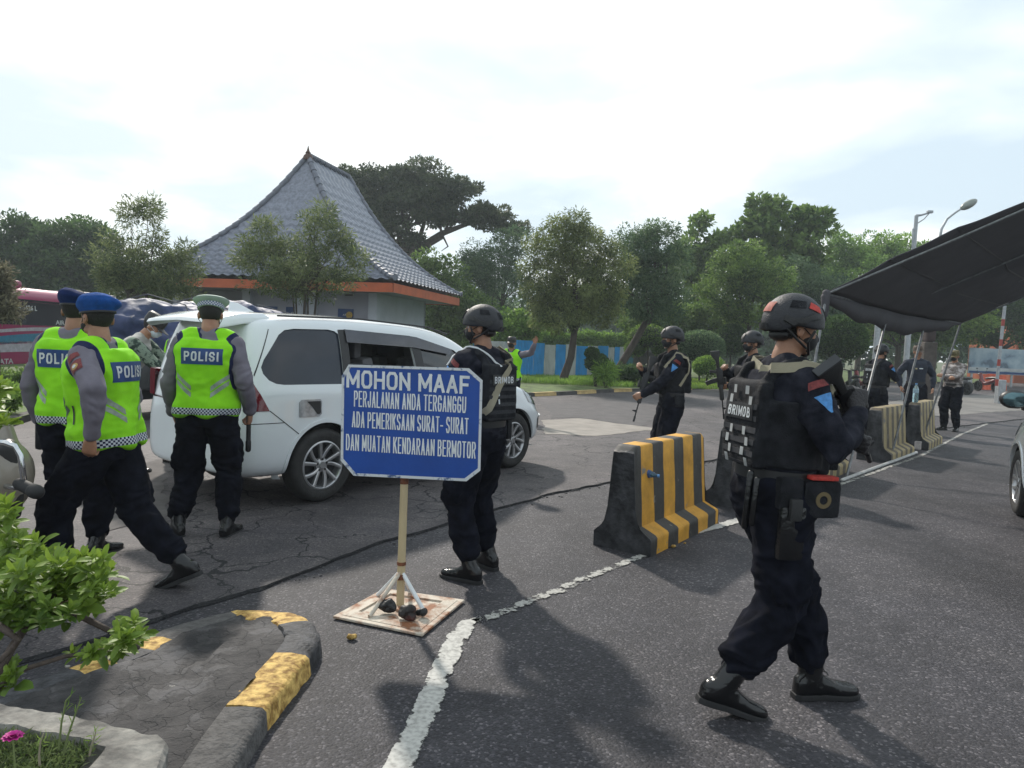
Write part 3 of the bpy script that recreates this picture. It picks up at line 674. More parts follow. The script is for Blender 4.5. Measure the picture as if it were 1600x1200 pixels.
for q in [(577,972),(662,963),(640,928),(590,938)]:
    e_ = Mi.inverted()@G(*q); mb = MB(); mb.tube([(e_.x,e_.y,.03),(e_.x*.06,e_.y*.06,.20)],.012,seg=10,round_=False); mb.build('brace', M_white if q[0] != 577 else M_rustp, sg, smooth=True)
M_tar = mat('black_plastic', (.012,.011,.012), .5, var=.5, vs=12, bump=1, bs=18)
for i,(q,s_,lb) in enumerate([((636,962),.052,'black lump of rubble in front of the sign pole on the rusty base'),((604,950),.050,'black lump of rubble left of the sign pole under the rusty brace'),((658,958),.030,'small black lump beside the right white brace of the sign')]):
    c_ = G(q[0],q[1]+6,.03)
    o = soft('rubble_lump', MB().ell((0,0,s_*.7),(s_,s_*.8,s_*.75),seg=14), .006, M_tar if i else mat('black_lump',(.02,.014,.013),.6,var=.4,vs=9,col2=(.09,.025,.02),lo=.5,hi=.75,bump=1,bs=20), None, 1, lambda P,Nn,s_=s_: fbm(P*22+s_*90,3)*.014)
    o.location = c_; tag(o, lb, 'rubble')
# ------------------------------------------------------------------ barriers
def stripe_mat(name, ya, ka, period, phase=0.0, fade=0.0):
    m, t, p = newmat(name); L = t.links.new; tcn = N(t,'ShaderNodeTexCoord')
    sp = N(t,'ShaderNodeSeparateXYZ'); L(tcn.outputs['Object'],sp.inputs[0])
    wn = N(t,'ShaderNodeTexNoise'); L(tcn.outputs['Object'],wn.inputs['Vector']); wn.inputs['Scale'].default_value = 3.5; wn.inputs['Detail'].default_value = 4
    ma = N(t,'ShaderNodeMath', operation='MULTIPLY_ADD'); L(wn.outputs['Fac'],ma.inputs[0]); ma.inputs[1].default_value = .035; L(sp.outputs[0],ma.inputs[2])
    md = N(t,'ShaderNodeMath', operation='MULTIPLY_ADD'); L(ma.outputs[0],md.inputs[0]); md.inputs[1].default_value = 1/period; md.inputs[2].default_value = phase
    fr = N(t,'ShaderNodeMath', operation='FRACT'); L(md.outputs[0],fr.inputs[0])
    gt = N(t,'ShaderNodeMath', operation='GREATER_THAN'); L(fr.outputs[0],gt.inputs[0]); gt.inputs[1].default_value = .48
    n2 = N(t,'ShaderNodeTexNoise'); L(tcn.outputs['Object'],n2.inputs['Vector']); n2.inputs['Scale'].default_value = 6; n2.inputs['Detail'].default_value = 8; n2.inputs['Roughness'].default_value = .7
    def rmp(a, b):
        r = N(t,'ShaderNodeValToRGB'); L(n2.outputs['Fac'],r.inputs[0]); r.color_ramp.elements[0].position = .3; r.color_ramp.elements[1].position = .7; r.color_ramp.elements[0].color = a+(1,); r.color_ramp.elements[1].color = b+(1,); return r
    y = rmp(tuple(c*.62 for c in ya), tuple(c*1.1 for c in ya)); k = rmp(tuple(c*.6 for c in ka), tuple(c*1.7 for c in ka))
    mx = N(t,'ShaderNodeMix', data_type='RGBA'); L(gt.outputs[0],mx.inputs[0]); L(k.outputs[0],mx.inputs[6]); L(y.outputs[0],mx.inputs[7])
    # chips of bare concrete
    n3 = N(t,'ShaderNodeTexNoise'); L(tcn.outputs['Object'],n3.inputs['Vector']); n3.inputs['Scale'].default_value = 11; n3.inputs['Detail'].default_value = 6
    g3 = N(t,'ShaderNodeMapRange'); L(n3.outputs['Fac'],g3.inputs[0]); g3.inputs[1].default_value = .68-fade; g3.inputs[2].default_value = .72-fade*.6
    mx2 = N(t,'ShaderNodeMix', data_type='RGBA'); L(g3.outputs[0],mx2.inputs[0]); L(mx.outputs[2],mx2.inputs[6]); mx2.inputs[7].default_value = (.19,.17,.145,1); L(mx2.outputs[2],p.inputs['Base Color'])
    p.inputs['Roughness'].default_value = .68
    bp = N(t,'ShaderNodeBump'); bp.inputs['Strength'].default_value = .5; bp.inputs['Distance'].default_value = .01; L(n2.outputs['Fac'],bp.inputs['Height']); L(bp.outputs[0],p.inputs['Normal'])
    return m
M_str = stripe_mat('barrier_stripes', (.60,.30,.028), (.030,.028,.026), .405, .17)
M_str2 = stripe_mat('barrier_stripes_faded', (.40,.31,.15), (.085,.068,.045), .30, .1, .04)
M_bend = mat('barrier_black', (.017,.018,.022), .6, var=.5, vs=7, bump=.8, bs=24, col2=(.05,.05,.055), lo=.4, hi=.85)
def barrier(p0, p1, label, H=.78, st=M_str, holes=(), foot=.155, group=None):
    d = p1-p0; L_ = d.length; az = math.atan2(d.y,d.x)
    o0 = thing('concrete_barrier', label, 'barrier', p0, az, group)
    # profile in (y,z), y grows away from the striped face's foot
    prof = [(0,0),(0,.12),(.012,.135),(.125,.185),(.172,H-.01),(.182,H),(.325,H),(.335,H-.01),(.375,.185),(.455,.135),(.47,.12),(.47,0)]
    nx = 24; rings = []
    for i in range(nx+1):
        x = L_*i/nx; ch_ = max(0, 1-min(x,L_-x)/.028)*.045; rings.append([V((x+ (0), y, min(z, H-ch_) if z > .3 else z)) for y,z in prof])
    mb = MB(); mb.loft(rings); o = mb.build('body', [st, M_bend], o0)
    sb = o.modifiers.new('s','SUBSURF'); sb.subdivision_type = 'SIMPLE'; sb.levels = 2; bake(o)
    for hx, hz in holes:
        c_ = MB(); c_.tube([(hx,-.1,hz),(hx,.6,hz)],.032,seg=20,round_=False); boolean(o, c_)
    me = o.data; co = np.zeros(len(me.vertices)*3); me.vertices.foreach_get('co',co); co = co.reshape(-1,3); wp = co+[p0.x,p0.y,0]
    q = fbm(wp*6,4); e_ = np.clip(1-np.minimum(co[:,0],L_-co[:,0])/.04,0,1)
    co += np.stack([q*.004*(1+2*e_), q*.004, -np.abs(fbm(wp*9+4,3))*.012*e_*(co[:,2]>.02)],1); co[:,2] = np.maximum(co[:,2],0)
    me.vertices.foreach_set('co',co.ravel())
    for p in me.polygons:
        c_ = p.center
        p.material_index = 1 if (c_.x < .012 or c_.x > L_-.012 or c_.y > .34 or c_.z < .004) and not (c_.z > H-.03) else 0
    shade(o, 50)
    return o0
def bar_px(a, b, label, st=M_str, L_=None, **k):
    p0, p1 = G(*a), G(*b)
    if L_: p1 = p0+(p1-p0).normalized()*L_
    return barrier(p0, p1, label, st=st, **k)
GB = 'striped concrete barriers in a line across the road'
B1 = bar_px((1016,871),(1122,818),'yellow and black striped concrete barrier nearest the camera with a blue bottle in its hole', holes=((.20,.57),(1.15,.60)), group=GB)
B2 = bar_px((1172,800),(1262,765),'black-ended concrete barrier directly behind the walking helmeted officer', group=GB, L_=1.38)
B3 = bar_px((1275,759),(1352,726),'concrete barrier whose foot shows below the muzzle of the rifle', M_str2, group=GB, L_=1.5)
B4 = bar_px((1392,724),(1444,704),'faded striped barrier standing before the officer with folded hands and a helmet', M_str2, group=GB, L_=1.45)
B5 = bar_px((1450,704),(1488,685),'faded striped barrier with a water bottle standing on it', M_str2, group=GB, L_=1.45)
# ================================================================== VEGETATION
def leaf_mat(name, dark, light, trans=.5, rough=.55, yellow=None):
    if name in MATS: return MATS[name]
    m, t, p = newmat(name); L = t.links.new
    at = N(t,'ShaderNodeAttribute', attribute_name='rnd'); r = N(t,'ShaderNodeValToRGB'); L(at.outputs['Fac'],r.inputs[0])
    r.color_ramp.elements[0].position = .05; r.color_ramp.elements[0].color = dark+(1,); r.color_ramp.elements[1].position = .95; r.color_ramp.elements[1].color = light+(1,)
    if yellow: a = r.color_ramp.elements.new(.965); a.color = yellow+(1,); r.color_ramp.elements[-1].position = .97; r.color_ramp.elements[-1].color = yellow+(1,)
    L(r.outputs[0],p.inputs['Base Color']); p.inputs['Roughness'].default_value = rough; p.inputs['Specular IOR Level'].default_value = .35
    tr = N(t,'ShaderNodeBsdfTranslucent'); L(r.outputs[0],tr.inputs[0]); ms = N(t,'ShaderNodeMixShader'); ms.inputs[0].default_value = trans
    o = [n_ for n_ in t.nodes if n_.type == 'OUTPUT_MATERIAL'][0]; L(p.outputs[0],ms.inputs[1]); L(tr.outputs[0],ms.inputs[2]); L(ms.outputs[0],o.inputs[0])
    MATS[name] = m; return m
def leaves(name, C_, D_, size, wid, m, parent=None, crnd=None, rs=None, fold=.25):
    """C_: leaf base points, D_: directions, quads folded along the midrib"""
    n = len(C_); rs = rs or RNG
    D_ = D_/np.maximum(np.linalg.norm(D_,axis=1),1e-6)[:,None]
    A_ = rs.normal(size=(n,3)); S_ = np.cross(D_,A_); S_ /= np.maximum(np.linalg.norm(S_,axis=1),1e-6)[:,None]; U_ = np.cross(S_,D_)
    L_ = size*rs.uniform(.65,1.3,n)[:,None]; W_ = L_*wid
    v0 = C_; v2 = C_+D_*L_-U_*L_*.15; v1 = C_+D_*L_*.5+S_*W_*.5+U_*L_*.5*fold*.5; v3 = C_+D_*L_*.5-S_*W_*.5+U_*L_*.5*fold*.5
    Vt = np.stack([v0,v1,v2,v3],1).reshape(-1,3); F = np.arange(4*n).reshape(-1,4)
    r_ = (crnd if crnd is not None else rs.uniform(0,1,n)); r_ = np.clip(r_,0,1)
    return mesh_np(name, Vt, F, m, parent, True, attrs={'rnd':np.repeat(r_,4)})
def crown_pts(ells, nsub, nleaf, rsub, rs, droop=0, flat=.7, shell=.55):
    """leaf points in sub-clumps spread through the crown ellipsoids -> C, D, rnd, sub centres"""
    w_ = np.array([e[1][0]*e[1][1]*e[1][2] for e in ells])**.67; w_ /= w_.sum(); subs = []
    for e,k in zip(ells, w_):
        for _ in range(max(2,int(nsub*k))):
            d = rs.normal(size=3); d /= np.linalg.norm(d); rr = rs.uniform(shell,1.0)
            subs.append(np.array(e[0])+d*np.array(e[1])*rr)
    subs = np.array(subs); ns = len(subs); sr = rsub*rs.uniform(.6,1.35,ns); sc_ = rs.uniform(-.28,.28,ns)
    ix = rs.randint(0,ns,nleaf); d = rs.normal(size=(nleaf,3)); d /= np.linalg.norm(d,axis=1)[:,None]; r_ = rs.uniform(.25,1,nleaf)**.6
    C_ = subs[ix]+d*(sr[ix]*r_)[:,None]*np.array([1,1,flat]); D_ = d+rs.normal(size=(nleaf,3))*.6+np.array([0,0,-droop])
    return C_, D_, np.clip(.42+sc_[ix]+rs.normal(size=nleaf)*.17,0,.94), subs
M_bark = mat('bark', (.055,.042,.035), .9, var=.35, vs=12, bump=1, bs=30, stretch=(1,1,.25))
def tree(name, label, base, ells, nleaf, lsize, m, wid=.45, trunk=.14, fork=.35, nsub=60, rsub=.45, limbs=9, seed=1, group=None, droop=0, flat=.7, stems=1, lean=(0,0), cat='tree', shell=.55, bark=None, parts=True, crn='crown'):
    rs = np.random.RandomState(seed); base = V(base)
    t = thing(name, label, cat, base, 0, group)
    ells = [((V(e[0])-base)[:], e[1]) for e in ells]
    C_, D_, r_, subs = crown_pts(ells, nsub, nleaf, rsub, rs, droop, flat, shell)
    leaves(crn, C_, D_, lsize, wid, m, t, r_, rs)
    top = np.mean([np.array(e[0]) for e in ells],axis=0); zc = min(e[0][2]-e[1][2] for e in ells)
    mb = MB()
    for s_ in range(stems):
        off = V((rs.uniform(-.3,.3),rs.uniform(-.3,.3),0)) if stems > 1 else V((0,0,0)); tk = trunk*(1 if stems == 1 else rs.uniform(.5,.9))
        fz = max(.25,zc)*(1+fork*.3); fk = V((lean[0]+top[0]*.25+off.x*2, lean[1]+off.y*2, fz))
        mid = off.lerp(fk,.5)+V((rs.uniform(-.1,.1),0,0))
        mb.tube([off*.6-V((0,0,.1)), off*.8+V((0,0,.15)), mid, fk], [tk*1.5,tk*1.1,tk*.9,tk*.75], seg=10)
        for k in range(limbs):
            tg = V(subs[rs.randint(len(subs))]); 
            a = fk-V((0,0,rs.uniform(0,.3))); m1 = a.lerp(tg,.4)+V((rs.uniform(-.2,.2),rs.uniform(-.2,.2),rs.uniform(.0,.35)))
            r0_ = tk*rs.uniform(.32,.55); mb.tube([a,m1,m1.lerp(tg,.6)+V((rs.uniform(-.1,.1),0,rs.uniform(-.05,.15))),tg],[r0_,r0_*.7,r0_*.45,r0_*.18], seg=7)
            for j in range(2):
                tg2 = V(subs[rs.randint(len(subs))]); 
                if (tg2-tg).length < (tg-a).length*.9: mb.tube([m1,m1.lerp(tg2,.5)+V((0,0,.08)),tg2],[r0_*.5,r0_*.3,r0_*.12], seg=6)
    mb.build('trunk', bark or M_bark, t, smooth=True)
    return t
def E(px, py, Y, rx, ry, rd=None):
    k = Y/FPX; c = A(px,py,Y); return (tuple(c), (rx*k, (rd or rx)*k, ry*k))
def gz(px, Y, z=0): c = A(px,560,Y); return (c.x, Y, z)
ML_dark = leaf_mat('leaf_dark', (0.023,0.053,0.019), (0.104,0.180,0.053))
ML_mid = leaf_mat('leaf_mid', (0.055,0.106,0.028), (0.238,0.356,0.080))
ML_olive = leaf_mat('leaf_olive', (0.075,0.106,0.044), (0.313,0.367,0.129))
ML_olea = leaf_mat('leaf_oleander', (0.055,0.085,0.036), (0.251,0.296,0.120), yellow=(0.900,0.900,0.060))
ML_rain = leaf_mat('leaf_rain_tree', (0.027,0.042,0.023), (0.114,0.142,0.067), trans=.4)
ML_grey = leaf_mat('leaf_grey', (0.088,0.084,0.060), (0.301,0.285,0.180), trans=.4)
ML_light = leaf_mat('leaf_light', (0.075,0.154,0.029), (0.326,0.499,0.100))
ML_blue = leaf_mat('leaf_bluish', (0.050,0.100,0.051), (0.187,0.273,0.124))
GT = 'trees behind the road'
tree('tree','dark dense tree behind the magenta bus at the far left', gz(80,42), [E(40,400,42,55,55),E(110,395,42,62,62),E(150,420,42,35,60),E(70,440,42,80,45),E(5,385,42,25,30)], 34000,.26,ML_dark,trunk=.3,nsub=170,rsub=.75,seed=11,group=GT)
tree('tree','dark tree closing the gap between the bus and the tiled pavilion', gz(230,46), [E(170,450,46,50,40),E(250,450,46,55,40),E(330,455,46,50,35)], 14000,.26,ML_dark,trunk=.25,nsub=80,rsub=.7,seed=12,group=GT)
tree('oleander','tall narrow-leaved oleander with sparse reddish top left of the pavilion', gz(225,24), [E(180,410,24,32,45),E(235,420,24,48,48),E(290,415,24,30,38),E(225,345,24,28,38),E(240,318,24,14,18),E(195,440,24,45,26),E(255,445,24,52,22)], 15000,.17,ML_olea,wid=.20,trunk=.06,stems=4,limbs=8,nsub=150,rsub=.34,seed=21,group='oleanders by the pavilion')
tree('oleander','broad yellow-flowered oleander with several stems in front of the tiled roof', gz(470,22), [E(420,370,22,35,32),E(500,365,22,42,42),E(380,395,22,30,25),E(545,410,22,30,40),E(450,410,22,70,35),E(470,440,22,80,24),E(505,330,22,16,14)], 15000,.16,ML_olea,wid=.20,trunk=.05,stems=5,limbs=8,nsub=170,rsub=.32,seed=22,group='oleanders by the pavilion')
tree('oleander','small grey-green shrub at the left picture edge in front of the bus', gz(0,13), [E(-5,430,13,18,28),E(5,478,13,24,28),E(-10,460,13,26,45)], 4200,.09,ML_grey,wid=.3,trunk=.04,stems=3,nsub=60,rsub=.16,seed=23,group='oleanders by the pavilion')
# rain tree
rt = [E(640,275,48,60,22),E(580,280,48,45,20),E(700,300,48,55,24),E(750,335,48,50,18),E(790,352,48,32,12),E(560,300,48,40,22),E(620,315,48,60,26),E(680,330,48,50,22),E(600,350,48,40,24),E(640,380,48,26,14),E(530,275,48,22,12)]
t = tree('rain_tree','large dark rain tree with a flat spreading crown rising behind the pavilion roof', gz(640,48), [], 0,.1,ML_rain) if False else None
base = V(gz(640,48)); rs = np.random.RandomState(31); t = thing('rain_tree','large dark rain tree with a flat spreading crown rising behind the pavilion roof','tree',base)
C_,D_,r_,subs = crown_pts([((V(e[0])-base)[:],e[1]) for e in rt], 300, 52000, .62, rs, 0, .45, .25); leaves('crown', C_, D_, .22, .5, ML_rain, t, r_, rs)
mb = MB(); q = lambda px,py: A(px,py,48)-base
mb.tube([V((0,0,0)),q(632,460),q(640,405),q(648,392)],[.62,.5,.42,.38],seg=12)
for pts,r in (([(648,392),(690,365),(730,350),(780,345)],.26),([(645,395),(618,380),(595,350),(575,310)],.24),([(650,392),(662,350),(655,310)],.2),([(648,395),(690,372),(710,330)],.18),([(640,400),(612,398),(580,370)],.16),([(690,365),(700,385),(690,392)],.08),([(655,385),(630,350),(625,300)],.16)):
    P_ = [q(*a) for a in pts]; mb.tube(P_, [r*(1-.75*i/(len(P_)-1)) for i in range(len(P_))], seg=8)
for k in range(60):
    a = V(subs[rs.randint(len(subs))]); b_ = q(*[(690,365),(618,380),(655,350),(730,350),(700,335),(600,350)][rs.randint(6)])
    if (a-b_).length < 3.4: mb.tube([b_,b_.lerp(a,.5)+V((0,0,.15)),a],[.09,.06,.02],seg=6)
mb.build('trunk', M_bark, t, smooth=True)
# middle and right-hand trees
def tr(label, px, Y, ells, n, ls, m, **k): return tree('tree', label, gz(px,Y,0), [E(a,b,Y,c,d) for a,b,c,d in ells], n, ls, m, group=GT, **k)
tr('bushy green tree at the right end of the pavilion eaves', 690, 40, [(680,430,40,30),(700,470,50,40),(660,410,18,16),(730,490,40,35),(700,505,45,25)], 19000,.20,ML_mid,trunk=.14,nsub=110,rsub=.6,seed=41)
tr('feathery dark tree behind the blue fence panels', 770, 44, [(765,415,50,36),(800,385,30,26),(745,440,40,40),(790,460,50,50),(740,400,20,20),(760,500,55,30)], 22000,.20,ML_blue,wid=.3,trunk=.16,nsub=150,rsub=.6,seed=42)
tr('round olive tree with a dark trunk on the grass strip before the blue fence', 880, 27, [(870,385,45,36),(915,390,48,40),(850,440,38,48),(905,450,60,45),(950,430,34,45),(880,490,52,30),(895,355,32,18),(935,480,34,26)], 38000,.13,ML_olive,wid=.28,trunk=.15,nsub=230,rsub=.42,seed=43,lean=(.3,0),limbs=14,droop=.5)
tr('leaning dark-trunked tree right of the round olive tree', 958, 31, [(1000,395,40,36),(1040,420,34,50),(985,440,34,38),(1015,470,46,34),(1030,365,24,16)], 24000,.14,ML_blue,wid=.35,trunk=.17,nsub=170,rsub=.48,seed=44,lean=(1.1,0),limbs=12,droop=.3)
tr('thin sparse tree with large leaves behind the topiary bushes', 1090, 46, [(1065,400,26,34),(1095,370,20,30),(1125,400,26,40),(1090,440,40,40),(1100,350,8,12)], 6500,.30,ML_mid,wid=.6,trunk=.12,nsub=70,rsub=.6,seed=45)
tr('tall broad-leaved tree rising over the others right of the middle', 1215, 44, [(1200,345,36,34),(1245,345,30,26),(1185,390,34,34),(1240,390,45,36),(1280,350,14,28),(1160,365,18,20),(1215,318,16,16),(1270,338,16,20),(1215,425,60,34)], 9500,.34,ML_mid,wid=.62,trunk=.2,nsub=85,rsub=.58,seed=46)
tr('dark rounded tree in front of the tall broad-leaved tree', 1170, 36, [(1150,420,42,34),(1195,435,50,34),(1130,460,40,34),(1185,475,66,34),(1160,395,26,16)], 30000,.15,ML_mid,wid=.4,trunk=.14,nsub=190,rsub=.5,seed=47)
tr('pale green tree whose crown shows left of the black canopy corner', 1255, 40, [(1250,440,40,36),(1290,470,46,36),(1270,500,55,34)], 17000,.18,ML_blue,trunk=.14,nsub=120,rsub=.55,seed=48)
tr('light green tree above the left corner of the black canopy', 1340, 56, [(1320,395,34,28),(1370,395,42,24),(1410,400,40,30),(1300,430,30,40),(1350,430,70,36)], 24000,.24,ML_light,wid=.5,trunk=.2,nsub=150,rsub=.8,seed=49)
tr('green tree showing under the black canopy behind the men', 1400, 47, [(1340,500,60,40),(1420,490,70,40),(1480,500,60,40)], 26000,.22,ML_mid,trunk=.2,nsub=180,rsub=.75,seed=50)
tr('dark tree at the far right behind the billboard', 1560, 52, [(1530,490,60,50),(1580,470,50,45),(1620,500,50,50)], 24000,.24,ML_dark,trunk=.2,nsub=170,rsub=.8,seed=51)
tr('low leafy tree behind the topiary domes', 1040, 40, [(1010,505,40,26),(1060,500,40,30),(1110,505,50,28)], 20000,.18,ML_mid,trunk=.12,nsub=130,rsub=.5,seed=52)
tr('bright broad-leaved shrub tree above the fence panels by the helmeted head', 815, 33, [(800,500,24,18),(825,515,28,20),(790,525,26,16)], 5200,.17,ML_light,wid=.6,trunk=.06,nsub=50,rsub=.38,seed=53)
# clipped bushes
def topiary(label, px, Y, zb, ells, n, m, seed, stem=True, ls=.05):
    rs = np.random.RandomState(seed); b_ = V(gz(px,Y,zb)); t = thing('topiary_bush', label, 'bush', b_, 0, 'clipped bushes on the verge'); Cs = []; Ds = []
    for e in [E(a,b,Y,c,d) for a,b,c,d in ells]:
        k = int(n/len(ells)); d = rs.normal(size=(k,3)); d[:,2] = np.where(d[:,2] < -.2*np.abs(d[:,2]).mean(), d[:,2]*.35, d[:,2]); d /= np.linalg.norm(d,axis=1)[:,None]
        rr = rs.uniform(.90,1.0,k)*(1+.035*fbm(d*3+seed,3)); Cs.append(np.array(V(e[0])-b_)+d*np.array(e[1])*rr[:,None]); Ds.append(d+rs.normal(size=(k,3))*.8)
    Cs = np.concatenate(Cs); leaves('crown', Cs, np.concatenate(Ds), ls*1.9, .5, m, t, None, rs)
    mb = MB()
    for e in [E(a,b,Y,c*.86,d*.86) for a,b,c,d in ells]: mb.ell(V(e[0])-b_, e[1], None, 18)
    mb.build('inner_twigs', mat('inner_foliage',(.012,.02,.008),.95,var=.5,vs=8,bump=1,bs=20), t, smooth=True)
    mb = MB()
    for e in [E(a,b,Y,c,d) for a,b,c,d in ells]: c_ = V(e[0])-b_; mb.tube([(0,0,-.1),(c_.x*.4,0,c_.z*.4),(c_.x,0,c_.z)],[.05,.04,.03],seg=8)
    mb.build('stem', M_bark, t, smooth=True)
topiary('broad clipped dome bush right of the officer beyond the barrier', 1095,33,0,[(1093,543,38,26)],11000,ML_blue,61)
topiary('dark clipped dome bush left of the walking officer\'s helmet', 1142,36,0,[(1142,533,26,26)],8000,ML_dark,62)
topiary('cloud-clipped bush in tiers right of the blue fence', 1015,34,0,[(1012,527,30,20),(1038,545,18,14),(992,545,15,12)],9000,ML_mid,63)
topiary('big dark clipped dome bush right of the walking officer\'s helmet', 1312,30,0,[(1312,530,40,36)],14000,ML_dark,64)
topiary('small clipped ball bush in front of the blue fence', 933,25.5,.05,[(933,567,17,13),(925,552,9,7)],4200,ML_dark,65)
topiary('small clipped bush low on the lawn beyond the barrier', 1105,31,.05,[(1108,573,24,16)],5200,ML_light,66)
# ------------------------------------------------------------------ lawns with striped kerbs
M_lawn = mat('lawn_soil', (.045,.075,.018), .9, var=.35, vs=4, bump=.8, bs=60, col2=(.085,.125,.03))
def lawn(px, far_px, z=.12):
    a = [G(x,y,z) for x,y in px]; b_ = [A(x,560,Y) for x,Y in far_px]; b_ = [V((q.x,q.y,z)) for q in b_]
    mb = MB(); n = len(a)+len(b_); mb.add(a+b_, [tuple(range(n))]); tag(mb.build('lawn', M_lawn), kind='structure'); return a
k1 = lawn([(560,618),(700,617),(800,615),(870,612.5),(960,608),(1040,606),(1120,603.5),(1200,602),(1290,600)], [(1290,60),(560,60)])
M_ky2 = mat('far_kerb_yellow', (.45,.32,.14), .85, var=.25, vs=5); M_kb2 = mat('far_kerb_black', (.05,.045,.045), .85, var=.3, vs=5)
def far_kerb(pts, z=.12, seglen=.9):
    P_ = dens(pts, seglen)
    for i in range(len(P_)-1):
        a, b_ = P_[i], P_[i+1]; d = (b_-a).normalized(); nn = V((-d.y,d.x,0)); mb = MB()
        mb.loft([[p+nn*.0-V((0,0,z)), p+nn*.02+V((0,0,.0)), p+nn*.16+V((0,0,.004)), p+nn*.16-V((0,0,z))] for p in (a,b_)]); o = mb.build('kerb', M_ky2 if i%2 else M_kb2); tag(o, kind='structure')
far_kerb(k1)
k2 = lawn([(-140,690),(-40,672),(20,655),(70,640),(120,628),(190,618),(260,612),(300,610)], [(300,40),(-140,40)])
far_kerb(k2)
k3 = lawn([(1300,597),(1340,596),(1420,596),(1520,598),(1540,599)], [(1560,75),(1250,75)])
far_kerb(k3)
def grass(name, label, regions, n, h, m, seed, w=.09):
    rs = np.random.RandomState(seed); Cs = []
    for (x0,x1,Y0,Y1,z) in regions:
        px = rs.uniform(x0,x1,n); Y = rs.uniform(Y0,Y1,n); X = np.array([A(a,560,b).x for a,b in zip(px,Y)]); Cs.append(np.stack([X,Y,np.full(n,z)],1))
    Cs = np.concatenate(Cs); k = fbm(Cs*.8,3); D_ = np.stack([rs.normal(size=len(Cs))*.35,rs.normal(size=len(Cs))*.35,np.ones(len(Cs))],1)
    o = leaves(name, Cs, D_, h, w, m, None, np.clip(.5+k*.35+rs.normal(size=len(Cs))*.12,0,.94), rs); tag(o, label, 'grass', kind='stuff')
ML_grass = leaf_mat('grass_blade', (0.088,0.177,0.024), (0.376,0.522,0.089), trans=.4)
grass('grass','short grass covering the verge beyond the far kerb',[(700,1290,26.5,31,.12),(800,1290,30,36,.12)],15000,.09,ML_grass,71,w=.25)
grass('tall_grass','taller bright grass growing along the foot of the blue fence',[(800,990,25.5,29.5,.12)],9000,.20,ML_light,72,w=.12)
grass('grass','rough grass on the verge in front of the bus at the left',[(-60,150,13,19,.12)],9000,.12,ML_grass,73,w=.25)
def lowbush(label, px, Y, ells, n, ls, m, seed, name='low_bush', z=.1, wid=.5):
    rs = np.random.RandomState(seed); b_ = V(gz(px,Y,z)); t = thing(name, label, 'bush', b_)
    C_,D_,r_,subs = crown_pts([((V(e[0])-b_)[:],e[1]) for e in [E(a,b,Y,c,d) for a,b,c,d in ells]], 40, n, .14*Y/12, rs, 0, .8, .2); leaves('foliage', C_, D_, ls, wid, m, t, r_, rs)
    mb = MB()
    for k in range(9): tg = V(subs[rs.randint(len(subs))]); mb.tube([(rs.uniform(-.05,.05),0,-.05),tg*.5+V((0,0,.03)),tg],[.014,.010,.005],seg=6)
    mb.build('stems', M_bark, t, smooth=True)
lowbush('low green bush below the bus beside the arm of the rear officer', 25, 15, [(15,600,26,14),(45,590,22,11),(70,585,18,9)],3400,.10,ML_mid,81)
lowbush('yellowish low bush at the left edge behind the scooter', 0, 11, [(0,630,26,16),(10,612,16,10)],2600,.08,ML_light,82)
lowbush('spiky yellow-green plant in front of the blue fence', 948, 25, [(947,582,12,12)],900,.22,ML_light,83,wid=.15)
lowbush('low dark hedge clump on the verge beyond the barrier', 985, 27, [(985,583,42,7)],4200,.10,ML_dark,84)
# far mass of trees closing the view
rs = np.random.RandomState(91); ells = []
for px in range(-180,1860,42): ells.append(E(px+rs.uniform(-10,10), 505+rs.uniform(-10,10), 82, 42, rs.uniform(32,50))); ells.append(E(px+20, 540, 80, 42, 16))
C_,D_,r_,subs = crown_pts(ells, 620, 60000, 1.9, rs, 0, .8, .1); o = leaves('distant_trees', C_, D_, .85, .6, ML_blue, None, r_, rs); tag(o,'far band of trees along the horizon behind everything','trees',kind='stuff')
# climbing plants on the wire fence behind the blue panels
rs = np.random.RandomState(92); ells = [E(px, 531+rs.uniform(-2,2), 46, 18, 13, 4) for px in range(665,1010,16)]
C_,D_,r_,subs = crown_pts(ells, 260, 17000, .38, rs, 0, .9, .2); o = leaves('creeper_hedge', C_, D_, .17, .7, ML_light, None, r_, rs); tag(o,'creeper covered hedge running behind the blue and white fence','hedge')
# ================================================================== PAVILION
u_ = V((-.975,.22,0)); v_ = V((.22,.975,0)); HW, HL, ZE, ZR, INS = 10.9, 8.2, 3.45, 8.62, 3.1
FR = V((-4.25,26.0,0)); FL = FR+u_*HW; BR = FR+v_*HL; BL = FL+v_*HL; RF = FR+u_*(HW*.475)+v_*INS; RB = FR+u_*(HW*.475)+v_*(HL-1.3)
hs = thing('pavilion','grey painted pavilion with a steep curved blue-grey tiled roof and orange fascia','building',(FR+FL+BR+BL)/4)
ho = hs.location.copy()
def gcurve(t): return .50*t+.50*t**2.6
M_tile = mat('roof_tile', (.14,.155,.20), .40, var=.12, vs=9, bump=.3, bs=20, col2=(.19,.205,.26), spec=.6)
M_or = mat('fascia_orange', (.50,.105,.035), .6, var=.12, vs=2.0)
M_wall = mat('wall_grey', (.30,.30,.36), .8, var=.08, vs=1.2)
M_wall2 = mat('wall_pale', (.42,.44,.50), .8, var=.08, vs=1.2)
def roofpos(E0, E1, R0, R1, s, t, dz=0):
    e_ = E0.lerp(E1,s); r = R0.lerp(R1,s); p = e_.lerp(r,t); return V((p.x,p.y,ZE+(ZR-ZE)*gcurve(t)+dz))
